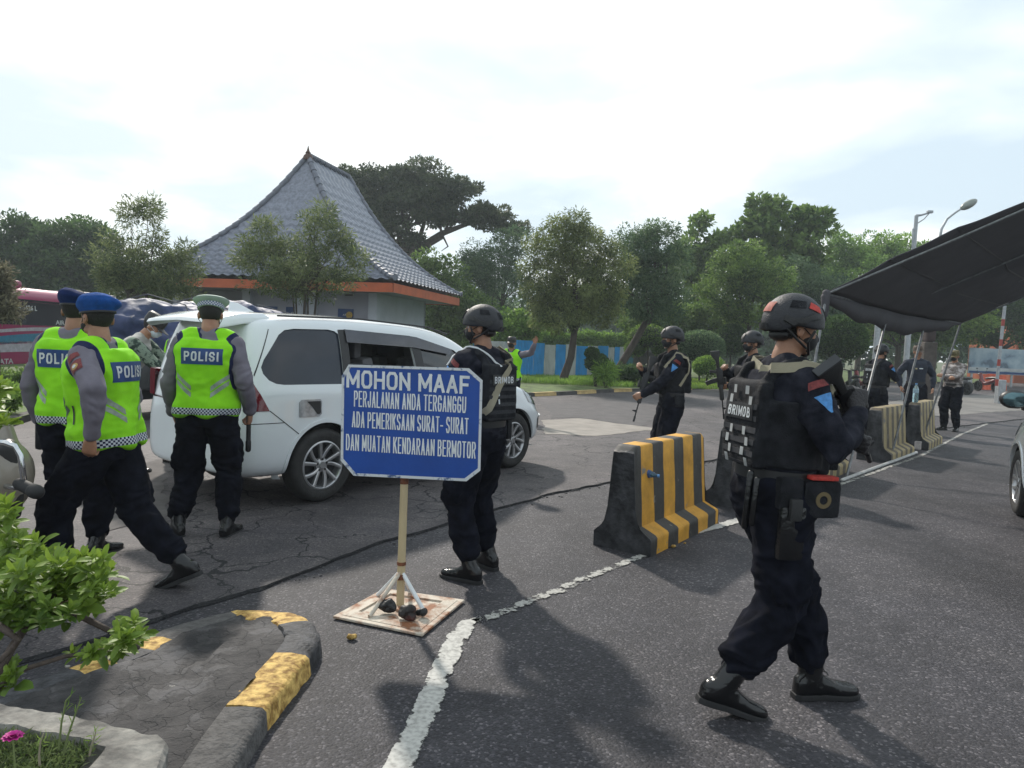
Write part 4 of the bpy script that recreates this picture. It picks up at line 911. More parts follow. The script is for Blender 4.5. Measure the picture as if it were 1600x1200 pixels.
def roof_face(E0, E1, R0, R1):
    L_ = (E1-E0).length; d = (E1-E0)/L_; rows = 17; sub = 4; nc = int(L_/.42)*6
    T_ = []
    for r in range(rows):
        for k in range(sub): T_.append((r+[0,.02,.5,.97][k])/rows)
    T_.append(1); vs = []; 
    for t in T_:
        fr = (t*rows)%1; 
        for i in range(nc+1):
            s_ = i/nc; e_ = E0.lerp(E1,s_); r = R0.lerp(R1,s_); p = e_.lerp(r,t); x = (p-E0).dot(d)
            st_ = .10*(1-fr) if t < 1 else 0
            dz = st_+.065*(.5+.5*math.sin(2*PI*x/.42)); vs.append((p.x,p.y,ZE+(ZR-ZE)*gcurve(t)+dz))
    F = [((j*(nc+1)+i),(j*(nc+1)+i+1),((j+1)*(nc+1)+i+1),((j+1)*(nc+1)+i)) for j in range(len(T_)-1) for i in range(nc)]
    return np.array(vs), np.array(F)
VV = []; FF = []; b_ = 0
for q in ((FR,FL,RF,RF),(BR,FR,RB,RF),(FL,BL,RF,RB),(BL,BR,RB,RB)):
    a,f = roof_face(*q); VV.append(a); FF.append(f+b_); b_ += len(a)
rf = mesh_np('roof', np.concatenate(VV)-np.array(ho), np.concatenate(FF), M_tile, hs, True); shade(rf, 35)
# ridge caps
M_cap = mat('ridge_cap', (.12,.13,.165), .5, var=.25, vs=6)
for C0,C1 in ((FR,RF),(FL,RF),(BR,RB),(BL,RB),(RF,RB)):
    mb = MB(); n_ = 26
    P_ = [V(((C0.lerp(C1,i/n_)).x,(C0.lerp(C1,i/n_)).y,(ZE+(ZR-ZE)*gcurve(i/n_)+.09) if C0 is not RF else ZR+.10))-ho for i in range(n_+1)]
    if C0 is not RF: P_[0] = P_[0]+V((0,0,.10))
    for i in range(n_):
        mb.tube([P_[i],P_[i].lerp(P_[i+1],1.02)],[.125,.095],seg=9,round_=False)
    mb.build('ridge_caps', M_cap, rf, smooth=True)
mb = MB(); mb.lathe(V((RF.x,RF.y,ZR))-ho, (0,0,1), [(.22,-.1),(.17,.08),(.10,.14),(.11,.20),(.06,.26),(.035,.36),(.01,.48)], 12); mb.build('finial', mat('finial_brown',(.07,.03,.02),.7,var=.3), rf, smooth=True)
# fascia, soffit
def quadwall(name, a, b, z0, z1, th, m, parent, inward):
    d = (b-a).normalized(); nn = V((-d.y,d.x,0)); nn = nn if inward > 0 else -nn; mb = MB()
    mb.add([V((p.x,p.y,z))-ho for z in (z0,z1) for p in (a,b,b+nn*th,a+nn*th)], [(0,3,2,1),(4,5,6,7),(0,1,5,4),(1,2,6,5),(2,3,7,6),(3,0,4,7)]); return mb.build(name, m, parent)
cen = (FR+FL+BR+BL)/4
def inset(k): return [p+(u_*k*su)+(v_*k*sv) for p,su,sv in ((FR,1,1),(FL,-1,1),(BL,-1,-1),(BR,1,-1))]
o_ = inset(.10)
for i in range(4): quadwall('fascia', o_[i], o_[(i+1)%4], ZE-.34, ZE-.01, .04, M_or, hs, -1)
mb = MB(); mb.add([V((p.x,p.y,ZE-.30))-ho for p in inset(.14)], [(0,1,2,3)]); sf = mb.build('soffit', M_wall, hs)
wl = inset(1.3)
quadwall('wall', wl[0], wl[1]+(wl[0]-wl[1])*.36, 0, ZE-.31, .2, M_wall, hs, -1); quadwall('wall', wl[0]+v_*.01, wl[3], 0, ZE-.31, .2, M_wall2, hs, 1)
quadwall('wall', wl[1], wl[2], 0, ZE-.31, .2, M_wall, hs, -1); quadwall('wall', wl[2], wl[3], 0, ZE-.31, .2, M_wall, hs, -1)
# recessed dark entrance bay on the left of the front, teal shutter
ra, rb = wl[1]+(wl[0]-wl[1])*.36+v_*1.2, wl[1]+v_*1.2
quadwall('wall', ra, rb, 0, ZE-.31, .15, M_wall, hs, -1)
quadwall('shutter', ra.lerp(rb,.15)-v_*.05, ra.lerp(rb,.62)-v_*.05, 0, 2.35, .04, mat('shutter_teal',(.015,.05,.055),.5,var=.2,vs=3), hs, -1)
for s_ in (0,.30,.36,.63,1.0):
    c = wl[0].lerp(wl[1],s_)-v_*.06; mb = MB(); mb.box(V((c.x,c.y,(ZE-.31)/2))-ho,(.34,.34,ZE-.312),Matrix.Rotation(math.atan2(u_.y,u_.x),3,'Z'),bev=.01); mb.build('column', M_wall2, hs)
for k,s_ in enumerate((.10,.40,.52,.62)):
    c = wl[0].lerp(wl[1],s_ if k else .14); w2 = .62; a = c-u_*w2*(.5 if k < 3 else .4); b2 = c+u_*w2*.5; pn = quadwall('bank_sign', a-v_*.035, b2-v_*.035, 2.05, 2.52, .03, M_bluel, hs, 1 if False else -1)
    mb = MB(); cc_ = V((a.x,a.y,2.29))+u_*.13-v_*.075; mb.disc(cc_-ho, -v_, 0, .13, .012, 24); mb.build('sign_disc', mat('sign_gold',(.40,.25,.04),.5,var=.3,vs=20), pn)
    for j in range(3): text_on('lettering', ['ATM','BANK','24 JAM'][j] if False else 'ATM', .07, None, V((c.x,c.y,2.40-.11*j))-v_*.068+u_*(-.02)-ho+V((0,0,0)), -u_, V((0,0,1)), -v_, M_letw, pn, w=.22, off=.004) if j == 1 else None
# lamp under the eave
mb = MB(); mb.box(V((FR.x,FR.y,ZE-.42))+u_*2.2+v_*1.0-ho,(.3,.1,.08),None,bev=.01); mb.build('eave_lamp', mat('lamp_dark',(.06,.05,.05),.5), hs)
# ================================================================== CORRUGATED FENCE
M_fb = mat('fence_blue', (.012,.26,.62), .5, var=.15, vs=2, metal=.1); M_fw = mat('fence_white', (.42,.44,.44), .5, var=.15, vs=2, metal=.1); M_ft = mat('fence_teal', (.02,.14,.20), .55, var=.25, vs=2)
fn = thing('corrugated_fence','blue and white striped corrugated metal fence along the grass strip','fence', gz(800,29))
fpts = [(738,29.5,'t'),(765,29.5,'w'),(790,29.5,'w'),(803,28.5,'b'),(834,29,'b'),(851,30,'w'),(868,31,'b'),(884,32,'w'),(900,33,'b'),(918,34,'w'),(934,35.5,'b'),(950,36.5,'w'),(960,37.5,'b'),(968,38,'w'),(975,39,'t'),(990,40,'t')]
for i in range(len(fpts)-1):
    x0_,Y0,c0 = fpts[i]; x1_,Y1,_ = fpts[i+1]; a = A(x0_,560,Y0); b2 = A(x1_,560,Y1); a.z = b2.z = 0; L_ = (b2-a).length; n_ = max(8,int(L_/.035)); d = (b2-a).normalized(); nn = V((-d.y,d.x,0)); vs = []
    for j in range(n_+1):
        off = .022 if (j//2)%2 else 0; p = a+d*(L_*j/n_)+nn*off-fn.location; ht = 1.52+(.10 if 803 <= x0_ < 834 else 0)+.03*math.sin(i*2.1); vs += [(p.x,p.y,.02 if x0_ != 803 else -.0),(p.x,p.y,ht)]
    o = mesh_np('panel', np.array(vs), np.array([(2*j,2*j+2,2*j+3,2*j+1) for j in range(n_)]), {'b':M_fb,'w':M_fw,'t':M_ft}[c0], fn, False)
    sd_ = o.modifiers.new('s','SOLIDIFY'); sd_.thickness = .004; bake(o)
# dark low wall and junk behind at the right end of the fence
mb = MB(); a = A(992,560,41); b2 = A(1050,560,44); 
w1 = thing('low_wall','low dark block wall at the right end of the corrugated fence','wall',(a.x,a.y,0)); d = (b2-a); mb.box((d.x/2,d.y/2,.65),(d.length,.25,1.3),Matrix.Rotation(math.atan2(d.y,d.x),3,'Z'),bev=.03); mb.build('body', mat('wall_dark',(.05,.048,.045),.9,var=.4,vs=3,bump=.6,bs=12), w1)
mb = MB(); mb.box((d.x/2,d.y/2,1.36),(d.length+.1,.32,.10),Matrix.Rotation(math.atan2(d.y,d.x),3,'Z'),bev=.02); mb.build('coping', mat('coping_grey',(.16,.155,.15),.9,var=.3,vs=4), w1)
# ================================================================== TENT (black shade canopy)
M_net = mat('shade_net', (.055,.052,.060), .8, var=.12, vs=3, bump=.4, bs=120)
M_pole = mat('tent_pole', (.16,.165,.17), .45, metal=.6, var=.3, vs=20)
tA = A(1291,457,9.0); tB = A(1501,503,12.6); tD = A(1720,272,8.3); tC = A(1760,395,12.4)
tn = thing('canopy_tent','black shade-net canopy leaning on thin grey poles at the right edge','tent',(tA.x,tA.y,0)); to = tn.location.copy()
nu, nv = 30, 24; vs = []
for j in range(nv+1):
    for i in range(nu+1):
        s_, t_ = i/nu, j/nv; p = (tA.lerp(tD,s_)).lerp(tB.lerp(tC,s_), t_); sag = -.06*math.sin(PI*t_)*(1-.3*s_)-.02*math.sin(PI*((s_*4)%1))+.004*math.sin(s_*31+t_*7)+.006*math.sin(t_*23+s_*5); sag += .10*math.sin(PI*s_)*(1 if t_ < .5 else .2)
        vs.append(p-to+V((0,0,sag)))
# front flap hanging below the A-B pipe
mb = MB(); mb.add(vs, [(j*(nu+1)+i,j*(nu+1)+i+1,(j+1)*(nu+1)+i+1,(j+1)*(nu+1)+i) for j in range(nv) for i in range(nu)])
o = mb.build('canopy', M_net, tn, smooth=True, angle=180); sd_ = o.modifiers.new('s','SOLIDIFY'); sd_.thickness = .012; bake(o)
fl = MB(); vs = []; n_ = 24
for i in range(n_+1):
    t_ = i/n_; p = tA.lerp(tB,t_)-to; dr = .05+.20*math.sin(PI*min(1,t_*1.05))**.8+.05*abs(math.sin(t_*9))+.02*math.sin(t_*37); q = V((-.12,.05,-1)).normalized()
    vs += [p+V((0,0,-.06*math.sin(PI*t_)+.0)), p+q*dr*.5+V((.04,0,-.06*math.sin(PI*t_))), p+q*dr+V((-.03,0,-.06*math.sin(PI*t_)))]
fl.add(vs, [(3*i+k,3*i+k+1,3*i+k+4,3*i+k+3) for i in range(n_) for k in (0,1)]); o = fl.build('flap', M_net, tn, smooth=True, angle=180); sd_ = o.modifiers.new('s','SOLIDIFY'); sd_.thickness = .010; bake(o)
for a,b2,r in ((tA,tB,.016),(tA,tD,.014),(tB,tC,.014),(tA.lerp(tB,.42),tD.lerp(tC,.42),.010),(tA.lerp(tB,.72),tD.lerp(tC,.72),.010)):
    mb = MB(); mb.tube([a-to-V((0,0,.02)),a.lerp(b2,.5)-to-V((0,0,.03)),b2-to-V((0,0,.02))],r,seg=8); mb.build('frame_pipe', M_pole, tn, smooth=True)
for (x1_,y1_,Y1,x2_,y2_) in ((1291,462,9.0,1240,757),(1383,506,10.4,1322,748),(1442,517,11.3,1391,719),(1501,505,12.6,1438,698)):
    a = A(x1_,y1_,Y1); g_ = G(x2_,y2_); mb = MB(); mb.tube([a-to,g_-to],.017,seg=8,round_=False); mb.build('pole', M_pole, tn, smooth=True)
a,b2 = G(1316,750,.02), G(1432,707,.02); mb = MB(); mb.tube([a-to,b2-to],.022,seg=8); mb.build('ground_rail', mat('rail_white',(.42,.42,.41),.5), tn, smooth=True)
for q in ((1291,458,9.0),(1289,464,9.0)): mb = MB(); c = A(*q)-to; mb.tube([c,c+V((.01,0,-.22)),c+V((-.03,.02,-.30))],[.05,.035,.02],seg=10); mb.build('corner_joint', M_net, tn, smooth=True)
g_ = G(1430,701); bx = thing('cardboard_box','small white box lying at the foot of the faded barrier','box',g_); mb = MB(); mb.box((0,0,.07),(.16,.26,.14),Matrix.Rotation(.5,3,'Z'),bev=.01); mb.build('carton', mat('carton_white',(.42,.38,.36),.7,var=.2,vs=20), bx); mb = MB(); mb.box((0,0,.144),(.06,.265,.004),Matrix.Rotation(.5,3,'Z')); mb.build('tape', mat('tape_brown',(.25,.12,.08),.5), bx)
# ================================================================== LAMP POSTS, BILLBOARD, BARRIER ARM, FAR THINGS
M_galv = mat('galvanised', (.34,.36,.38), .5, metal=.3, var=.15, vs=10)
def post(label, pxtop, pytop, Y, pxb, heads, name='street_lamp', m=None, r=.07):
    top = A(pxtop,pytop,Y); b_ = V((top.x,top.y,0)); t = thing(name, label, 'lamp post', b_); mb = MB(); mb.tube([(0,0,0),(0,0,top.z*.5),(0,0,top.z)],[r*1.3,r*1.1,r],seg=12,round_=False); mb.build('pole', m or M_galv, t, smooth=True); return t, b_, top
t, b_, top = post('grey lamp post with a short double bracket above the canopy', 1432,337,27,0,0,r=.065)
mb = MB(); mb.tube([top-b_,A(1440,336,27)-b_,A(1453,332,27)-b_],[.05,.035,.03],seg=8); mb.tube([A(1432,350,27)-b_,A(1444,342,27)-b_,A(1453,332,27)-b_],.02,seg=8); mb.build('bracket', M_galv, t, smooth=True)
mb = MB(); mb.box(A(1453,331,27)-b_,(.20,.12,.10),None,bev=.02); mb.build('camera_head', M_galv, t, smooth=True); mb = MB(); mb.tube([A(1427.5,358,27)-b_,A(1426.5,385,27)-b_,A(1424,470,27)-b_],.05,seg=8); mb.build('side_pole', M_galv, t, smooth=True)
top = A(1468,376,24); b_ = V((top.x,top.y,0)); t = thing('street_lamp','curved street lamp with a leaf-shaped head above the black canopy','lamp post',b_)
mb = MB(); mb.tube([(0,0,0),(0,0,2),top-b_,A(1471,358,24)-b_,A(1480,342,24)-b_,A(1493,332,24)-b_,A(1504,325,24)-b_],[.085,.07,.045,.04,.036,.032,.028],seg=12); mb.build('pole', M_galv, t, smooth=True)
a, c = A(1502,326,24)-b_, A(1525,313,24)-b_; dd = (c-a); Rl = V((1,0,0)).rotation_difference(dd.normalized()).to_matrix(); mb = MB(); mb.ell((a+c)/2,(dd.length*.56,.15,.13),Rl,18); mb.build('lamp_head', mat('lamp_glass',(.22,.24,.22),.3,var=.2,vs=10), t, smooth=True)
post('grey post standing behind the officer by the tent pole', 1373,490,27,0,0,m=M_galv,r=.10,name='post')[0]['category'] = 'post'
top = A(1422,480,30); t = thing('post','grey post rising behind the man in the dark blue uniform','post',(top.x,top.y,0)); mb = MB(); mb.tube([(0,0,0),(0,0,top.z)],.11,seg=12,round_=False); mb.build('shaft', M_galv, t, smooth=True)
mb = MB(); mb.box((0,0,top.z),(.3,.3,.06),None,bev=.01); mb.build('cap_plate', M_galv, t)
# trunk-like brown pillar between men
p = A(1449,560,20); pl_ = thing('guard_post','brownish grey pillar between the man in dark blue and the man in pale brown','pillar',(p.x,p.y,0)); k = 20/FPX
mb = MB(); mb.box((0,0,1.0),(20*k,.3,2.0),None,bev=.03); mb.build('shaft', mat('pillar_brown',(.075,.062,.055),.85,var=.3,vs=4), pl_); mb = MB(); mb.box((0,0,2.25),(15*k,.26,.5),None,bev=.06); mb.build('top_block', mat('pillar_dark',(.045,.03,.03),.8,var=.3,vs=4), pl_)
# billboard
Y = 47; a = A(1512,584,Y); b2 = A(1612,590,Y); k = Y/FPX; zt_ = A(1512,543,Y).z; zb = A(1512,583,Y).z
bb = thing('billboard','wide pale blue printed hoarding at the far right behind the orange plastic barrier','billboard',(a.x,Y,0)); L_ = b2.x-a.x+1.6
def hoard(name):
    m, t, p = newmat(name); L = t.links.new; tcn = N(t,'ShaderNodeTexCoord'); n1 = N(t,'ShaderNodeTexNoise'); L(tcn.outputs['Object'],n1.inputs['Vector']); n1.inputs['Scale'].default_value = 1.1; n1.inputs['Detail'].default_value = 5
    r = N(t,'ShaderNodeValToRGB'); L(n1.outputs['Fac'],r.inputs[0]); e = r.color_ramp.elements; e[0].position = .38; e[0].color = (.10,.14,.18,1); e[1].position = .62; e[1].color = (.34,.42,.46,1); q = e.new(.46); q.color = (.22,.30,.36,1)
    L(r.outputs[0],p.inputs['Base Color']); p.inputs['Roughness'].default_value = .5; return m
mb = MB(); mb.box((L_/2,0,(zt_+zb)/2),(L_,.08,zt_-zb),None,bev=.01); pn = mb.build('printed_panel', hoard('hoarding_print'), bb)
mb = MB(); mb.box((L_/2,-.045,zb+.10),(L_-.1,.02,.12),None); mb.build('blue_stripe', M_bluel, pn); mb = MB(); mb.box((L_/2,-.046,zb+.30),(L_-.1,.02,.20),None); mb.build('white_stripe', M_fw, pn)
for q in (.05,.5,.95): mb = MB(); mb.box((L_*q,.06,zt_/2),(.1,.1,zt_),None); mb.build('leg', M_galv, bb)
# orange water-filled barrier
g_ = G(1532,609); k = g_.y/FPX; wb = thing('plastic_barrier','orange plastic road barrier in front of the pale hoarding','barrier',g_,0); L_ = 36*k; mb = MB(); rings = []
for i in range(25):
    x = L_*i/24; g2 = 1+.10*math.sin(i*1.6); rings.append([V((x,-.25*g2,0)),V((x,-.22*g2,.25)),V((x,-.13,.70)),V((x,-.12,.86)),V((x,.12,.86)),V((x,.13,.70)),V((x,.22*g2,.25)),V((x,.25*g2,0))])
mb.loft(rings); o = mb.build('shell', mat('barrier_orange',(.55,.085,.03),.5,var=.15,vs=5), wb, smooth=True); c_ = MB(); 
for q in (.3,.7): c_.box((L_*q,0,.0),(.3,.8,.2))
boolean(o, c_)
mb = MB(); mb.box((L_*.5,0,.88),(L_*.5,.1,.06),None,bev=.02); mb.build('top_lip', MATS['barrier_orange'], wb)
# raised striped barrier arm
a, b2 = A(1557,603,27), A(1570,478,27); ba = thing('barrier_arm','raised white and red striped barrier arm behind the orange plastic barrier','barrier arm',(a.x,a.y,0)); o_ = V((a.x,a.y,0))
for i in range(12):
    p0_, p1_ = a.lerp(b2,i/12)-o_, a.lerp(b2,(i+1)/12)-o_; mb = MB(); mb.tube([p0_,p1_],.055,seg=8,round_=False); mb.build('arm_section', M_galv if i%3 else mat('arm_red',(.30,.05,.04),.6), ba, smooth=True)
mb = MB(); mb.box((.35,.3,.45),(.26,.26,.9),None,bev=.03); mb.build('housing', M_galv, ba)
# orange building at the right edge
p = A(1588,540,58); ob = thing('orange_building','piece of an orange rendered building at the right picture edge','building',(p.x,58,0)); hb = A(1590,498,58).z
mb = MB(); mb.add([(0,0,0),(9,0,0),(9,0,hb+1.6),(2.2,0,hb+1.6),(0,0,hb-1.1),(0,6,0),(9,6,0),(9,6,hb+1.6),(2.2,6,hb+1.6),(0,6,hb-1.1)],[(0,1,2,3,4),(9,8,7,6,5),(0,5,6,1),(1,6,7,2),(2,7,8,3),(3,8,9,4),(4,9,5,0)]); mb.build('wall', mat('render_orange',(.33,.085,.035),.8,var=.15,vs=1), ob)
mb = MB(); mb.box((5.5,.0,hb+1.7),(7.5,.6,.2),None); mb.build('roof_edge', M_cap, ob)
for s_ in (.25,.5,.75):
    mb = MB(); pts = []
    for j in range(25):
        t_ = j/24; p = (tA.lerp(tD,s_)).lerp(tB.lerp(tC,s_), t_); pts.append(p-to+V((0,0,-.06*math.sin(PI*t_)*(1-.3*s_)+.10*math.sin(PI*s_)*(1 if t_ < .5 else .2)-.012)))
    mb.tube(pts,.012,seg=6); mb.build('seam', M_blk, tn, smooth=True)
# ================================================================== VEHICLES
M_car = mat('car_white', (.68,.71,.73), .25, var=.015, vs=2, coat=.9, spec=.5)
M_glass = mat('tinted_glass', (.022,.028,.042), .07, var=.15, vs=2, spec=.45)
M_glass2 = mat('dark_glass', (.012,.014,.018), .06, var=.1, spec=.9)
M_seal = mat('black_trim', (.012,.012,.014), .45)
M_tyre = mat('tyre', (.022,.021,.021), .75, var=.3, vs=14, bump=.3, bs=60)
M_alloy = mat('alloy', (.42,.42,.43), .32, metal=.75, var=.08)
M_alloyd = mat('alloy_dark', (.05,.05,.055), .4, metal=.5)
M_int = mat('interior_dark', (.014,.014,.016), .85)
M_seat = mat('seat_grey', (.13,.13,.14), .85, var=.2)
M_tail = mat('tail_light', (.13,.006,.014), .12, var=.1, coat=.6)
M_chr = mat('chrome', (.60,.61,.62), .12, metal=1)
def wheel(parent, c, R, wd, sd, spokes=5, name='wheel'):
    """c: centre of the outer face in the parent's frame, sd: +1 / -1 side (y)"""
    ax = V((0,sd,0)); c = V(c); base = c-ax*wd
    w = bpy.data.objects.new(name, None); link(w, parent); w.location = c
    mb = MB(); pr = [(R*.66,0),(R*.70,.0),(R*.93,.006),(R*.985,.03),(R,.055),(R,wd-.055),(R*.985,wd-.03),(R*.93,wd-.004),(R*.86,wd+.004),(R*.74,wd),(R*.665,wd-.010),(R*.66,wd-.03)]
    x,y,d = frame_from(ax); rings = [[-ax*wd+d*h+x*(r*math.cos(2*PI*k/64))+y*(r*math.sin(2*PI*k/64)) for k in range(64)] for r,h in pr]
    mb.loft(rings, False, closed=True); t_ = mb.build('tyre', M_tyre, w, smooth=True, angle=50)
    mb = MB(); rr = R*.67; pr = [(rr-.001,-wd*.8),(rr-.001,-.012),(rr-.014,-.006),(rr-.022,-.014),(rr-.028,-.05),(rr-.035,-wd*.8)]
    mb.loft([[ax*h+x*(r*math.cos(2*PI*k/64))+y*(r*math.sin(2*PI*k/64)) for k in range(64)] for r,h in pr], False, closed=True); rim = mb.build('rim', M_alloy, w, smooth=True, angle=40)
    mb = MB(); mb.disc(-ax*(.10),ax,0,rr-.03,.01,40); mb.build('brake_disc', M_alloyd, rim)
    for k in range(spokes):
        a0 = 2*PI*k/spokes+.3
        for s_ in (-1,1):
            a1 = a0+s_*.13; a2 = a0+s_*.34; ri, ro = R*.10, rr-.012; tw = .20
            def pt(r,a,h): return ax*h+x*(r*math.cos(a))+y*(r*math.sin(a))
            w0, w1 = .013, .017; mb = MB(); rings = []
            for q in range(6):
                f = q/5; r = ri+(ro-ri)*f; a = a1+(a2-a1)*f+tw*f; h = -.028+.020*f; dw = (w0+(w1-w0)*f)/r
                rings.append([pt(r,a-dw,h-.03),pt(r,a-dw,h-.004),pt(r,a-dw*.6,h),pt(r,a+dw*.6,h),pt(r,a+dw,h-.004),pt(r,a+dw,h-.03)])
            mb.loft(rings); mb.build('spoke', M_alloy, rim, smooth=True, angle=35)
    mb = MB(); mb.lathe(-ax*.06, ax, [(R*.20,0),(R*.19,.026),(R*.13,.032),(R*.10,.036),(R*.09,.042),(.002,.042)], 28); hb = mb.build('hub', M_alloy, rim, smooth=True, angle=35)
    for k in range(5):
        a = 2*PI*k/5+.3; p = ax*(-.031)+x*(R*.155*math.cos(a))+y*(R*.155*math.sin(a)); mb = MB(); mb.disc(p, ax, 0, .011, .008, 10); mb.build('wheel_nut', M_alloyd, hb)
    return w
def make_mpv(label):
    car = thing('car', label, 'car')
    ST = [(.02,.06,.16,.33,.99,1.46,.60,.58,.42),(.03,.08,.18,.28,.99,1.51,.76,.745,.56),(.12,.16,.28,.25,.985,1.545,.815,.80,.61),(.40,.42,.50,.24,.98,1.565,.83,.82,.63),(.80,.82,.86,.24,.975,1.58,.832,.825,.64),(1.3,1.3,1.3,.22,.965,1.58,.832,.825,.645),(1.9,1.9,1.85,.22,.955,1.565,.832,.825,.645),(2.35,2.35,2.25,.22,.945,1.535,.832,.825,.635),(2.75,2.75,2.55,.22,.94,1.46,.832,.82,.62),(2.95,2.98,2.80,.22,.94,1.36,.832,.815,.61),(3.08,3.12,3.04,.22,.94,1.22,.832,.81,.62),(3.2,3.25,3.30,.22,.935,1.06,.832,.80,.66),(3.42,3.45,3.50,.24,.92,1.0,.832,.79,.62),(3.78,3.78,3.78,.24,.85,.93,.825,.77,.55),(3.98,3.98,3.95,.25,.74,.84,.77,.70,.48),(4.09,4.09,4.05,.28,.64,.74,.66,.60,.38),(4.14,4.13,4.10,.33,.58,.64,.48,.44,.30)]
    rings = []
    for xl,xb,xr,zb,zt,zr,hl,hb,hr in ST:
        half = [(xl,hl*.55,zb),(xl,hl*.93,zb+.01),(xl,hl,zb+.13),(xl,hl*1.0,zb+.38),(xl*.5+xb*.5,hl*.985,zt-.16),(xb,hb,zt-.035),(xb,hb-.018,zt),(xb*.5+xr*.5,(hb+hr)/2+.012,(zt+zr)/2),(xr*.93+xb*.07,hr+.035,zr-.085),(xr,hr-.02,zr-.02),(xr,hr*.6,zr+.008),(xr,0,zr+.02)]
        r = [V((a,-b,c)) for a,b,c in half]+[V((a,b,c)) for a,b,c in half[:-1][::-1]]; rings.append(r)
    mb = MB(); mb.loft(rings); body = mb.build('body', M_car, car, sub=2)
    ref = [bvh_of(body)]
    sd_ = body.modifiers.new('s','SOLIDIFY'); sd_.thickness = .035; sd_.offset = -1; bake(body)
    w_rq = [(1.01,1.0),(1.01,1.42),(.97,1.45),(.90,1.462),(.56,1.455),(.47,1.44),(.41,1.40),(.25,1.20),(.22,1.14),(.23,1.09),(.27,1.04),(.33,1.012),(.40,1.003)]
    w_rd = [(1.08,1.0),(1.93,.985),(1.86,1.425),(1.08,1.455)]
    w_fd = [(2.02,.985),(2.92,.975),(2.97,1.02),(2.50,1.315),(1.96,1.415)]
    cut = MB()
    for p in (w_rq,w_rd,w_fd): cut.prism(p, (0,-1.2,0), (1,0,0), (0,0,1), (0,1,0), 2.4)
    boolean(body, cut)
    cut = MB(); 
    for x_ in (.80,3.45):
        for s_ in (-1,1): cut.tube([(x_,s_*.52,.315),(x_,s_*1.0,.315)],.365,seg=40,round_=False)
    boolean(body, cut); shade(body, 30)
    X,Z = V((1,0,0)), V((0,0,1))
    for sd in (-1,1):
        Nn = V((0,sd,0)); XX = X; nm = 'side_window'
        for p,full,m_ in ((w_rq,1,M_glass),(w_rd,.36,M_glass),(w_fd,1,M_glass2)):
            q = [(a,1.02+(b-1.02)*1) for a,b in p] if full == 1 else [(1.08,1.0),(1.93,.985),(1.905,1.15),(1.08,1.175)]
            g_ = patch(nm, q, ref, (0,0,0), XX, Z, Nn, m_, car, off=-.014, res=.07, far=1.2)
        # black frames round the doors' windows
        for q in ([(1.0,.99),(1.09,.99),(1.09,1.47),(1.0,1.465)],[(1.92,.98),(2.03,.98),(1.97,1.43),(1.85,1.44)],[(1.07,1.44),(1.88,1.41),(1.87,1.44),(1.07,1.472)],[(1.07,.985),(2.95,.955),(2.95,.982),(1.07,1.010)]):
            patch('window_trim', q, ref, (0,0,0), XX, Z, Nn, M_seal, car, off=.004, res=.06, far=1.2)
        # rain guard over the open rear window
        patch('rain_guard', [(1.07,1.36),(1.90,1.33),(2.40,1.27),(2.46,1.32),(1.95,1.43),(1.07,1.47)], ref, (0,0,0), XX, Z, Nn, mat('smoke_plastic',(.035,.036,.05),.15,coat=.6), car, off=.018, res=.07, far=1.2)
        # panel gaps
        for pts in ([(.36,.62),(.62,.86-.18),(.30,1.0)],):
            pass
        for q in ([(.26,.80),(.265,.805),(.565,.58),(.56,.575)],[(1.20,.62),(1.206,.62),(1.09,1.0),(1.084,1.0)],[(1.20,.30),(1.206,.30),(1.206,.62),(1.20,.62)],[(1.985,.30),(1.991,.30),(1.991,.98),(1.985,.98)],[(3.05,.45),(3.056,.45),(3.04,.93),(3.034,.93)],[(.155,1.08),(.161,1.07),(.335,1.44),(.33,1.445)],[(.06,.70),(.40,.70),(.40,.706),(.06,.706)]):
            patch('panel_gap', q, ref, (0,0,0), XX, Z, Nn, M_seal, car, off=.0022, res=.05, far=1.2)
        patch('door_handle', [(1.26,.86),(1.44,.86),(1.44,.892),(1.26,.892)], ref, (0,0,0), XX, Z, Nn, M_chr, car, off=.03, res=.04, far=1.2, th=.03)
        patch('door_handle', [(2.05,.86),(2.23,.86),(2.23,.892),(2.05,.892)], ref, (0,0,0), XX, Z, Nn, M_chr, car, off=.03, res=.04, far=1.2, th=.03)
        patch('tail_light', [(.03,.80),(.26,.80),(.16,.98),(.12,1.07),(.03,1.07)], ref, (0,0,0), XX, Z, Nn, M_tail, car, off=.006, res=.04, far=1.2)
        patch('side_skirt', [(1.2,.20),(3.05,.20),(3.05,.30),(1.2,.30)], ref, (0,0,0), XX, Z, Nn, M_car, car, off=.02, res=.08, far=1.2, th=.04)
        f_ = patch('fuel_cover' if sd == -1 else 'side_vent', [(.53,.74),(.73,.74),(.75,.76),(.75,.86),(.735,.88),(.55,.88),(.53,.86)], ref, (0,0,0), XX, Z, Nn, mat('cover_silver',(.30,.31,.33),.3,metal=.2,var=.3,vs=20,coat=.5), car, off=.009, res=.03, far=1.2, th=.006)
        patch('cover_inset', [(.60,.865),(.735,.865),(.74,.77),(.72,.755),(.70,.76),(.65,.82)], ref, (0,0,0), XX, Z, Nn, M_seal, f_, off=.012, res=.03, far=1.2)
        patch('head_light', [(3.72,.74),(3.98,.68),(4.02,.72),(3.80,.84),(3.62,.90)], ref, (0,0,0), XX, Z, Nn, mat('lamp_clear',(.20,.21,.22),.08,metal=.5,coat=.8), car, off=.006, res=.04, far=1.2)
        patch('fog_light', [(3.93,.42),(4.02,.42),(4.02,.56),(3.93,.54)], ref, (0,0,0), XX, Z, Nn, M_seal, car, off=.006, res=.04, far=1.2)
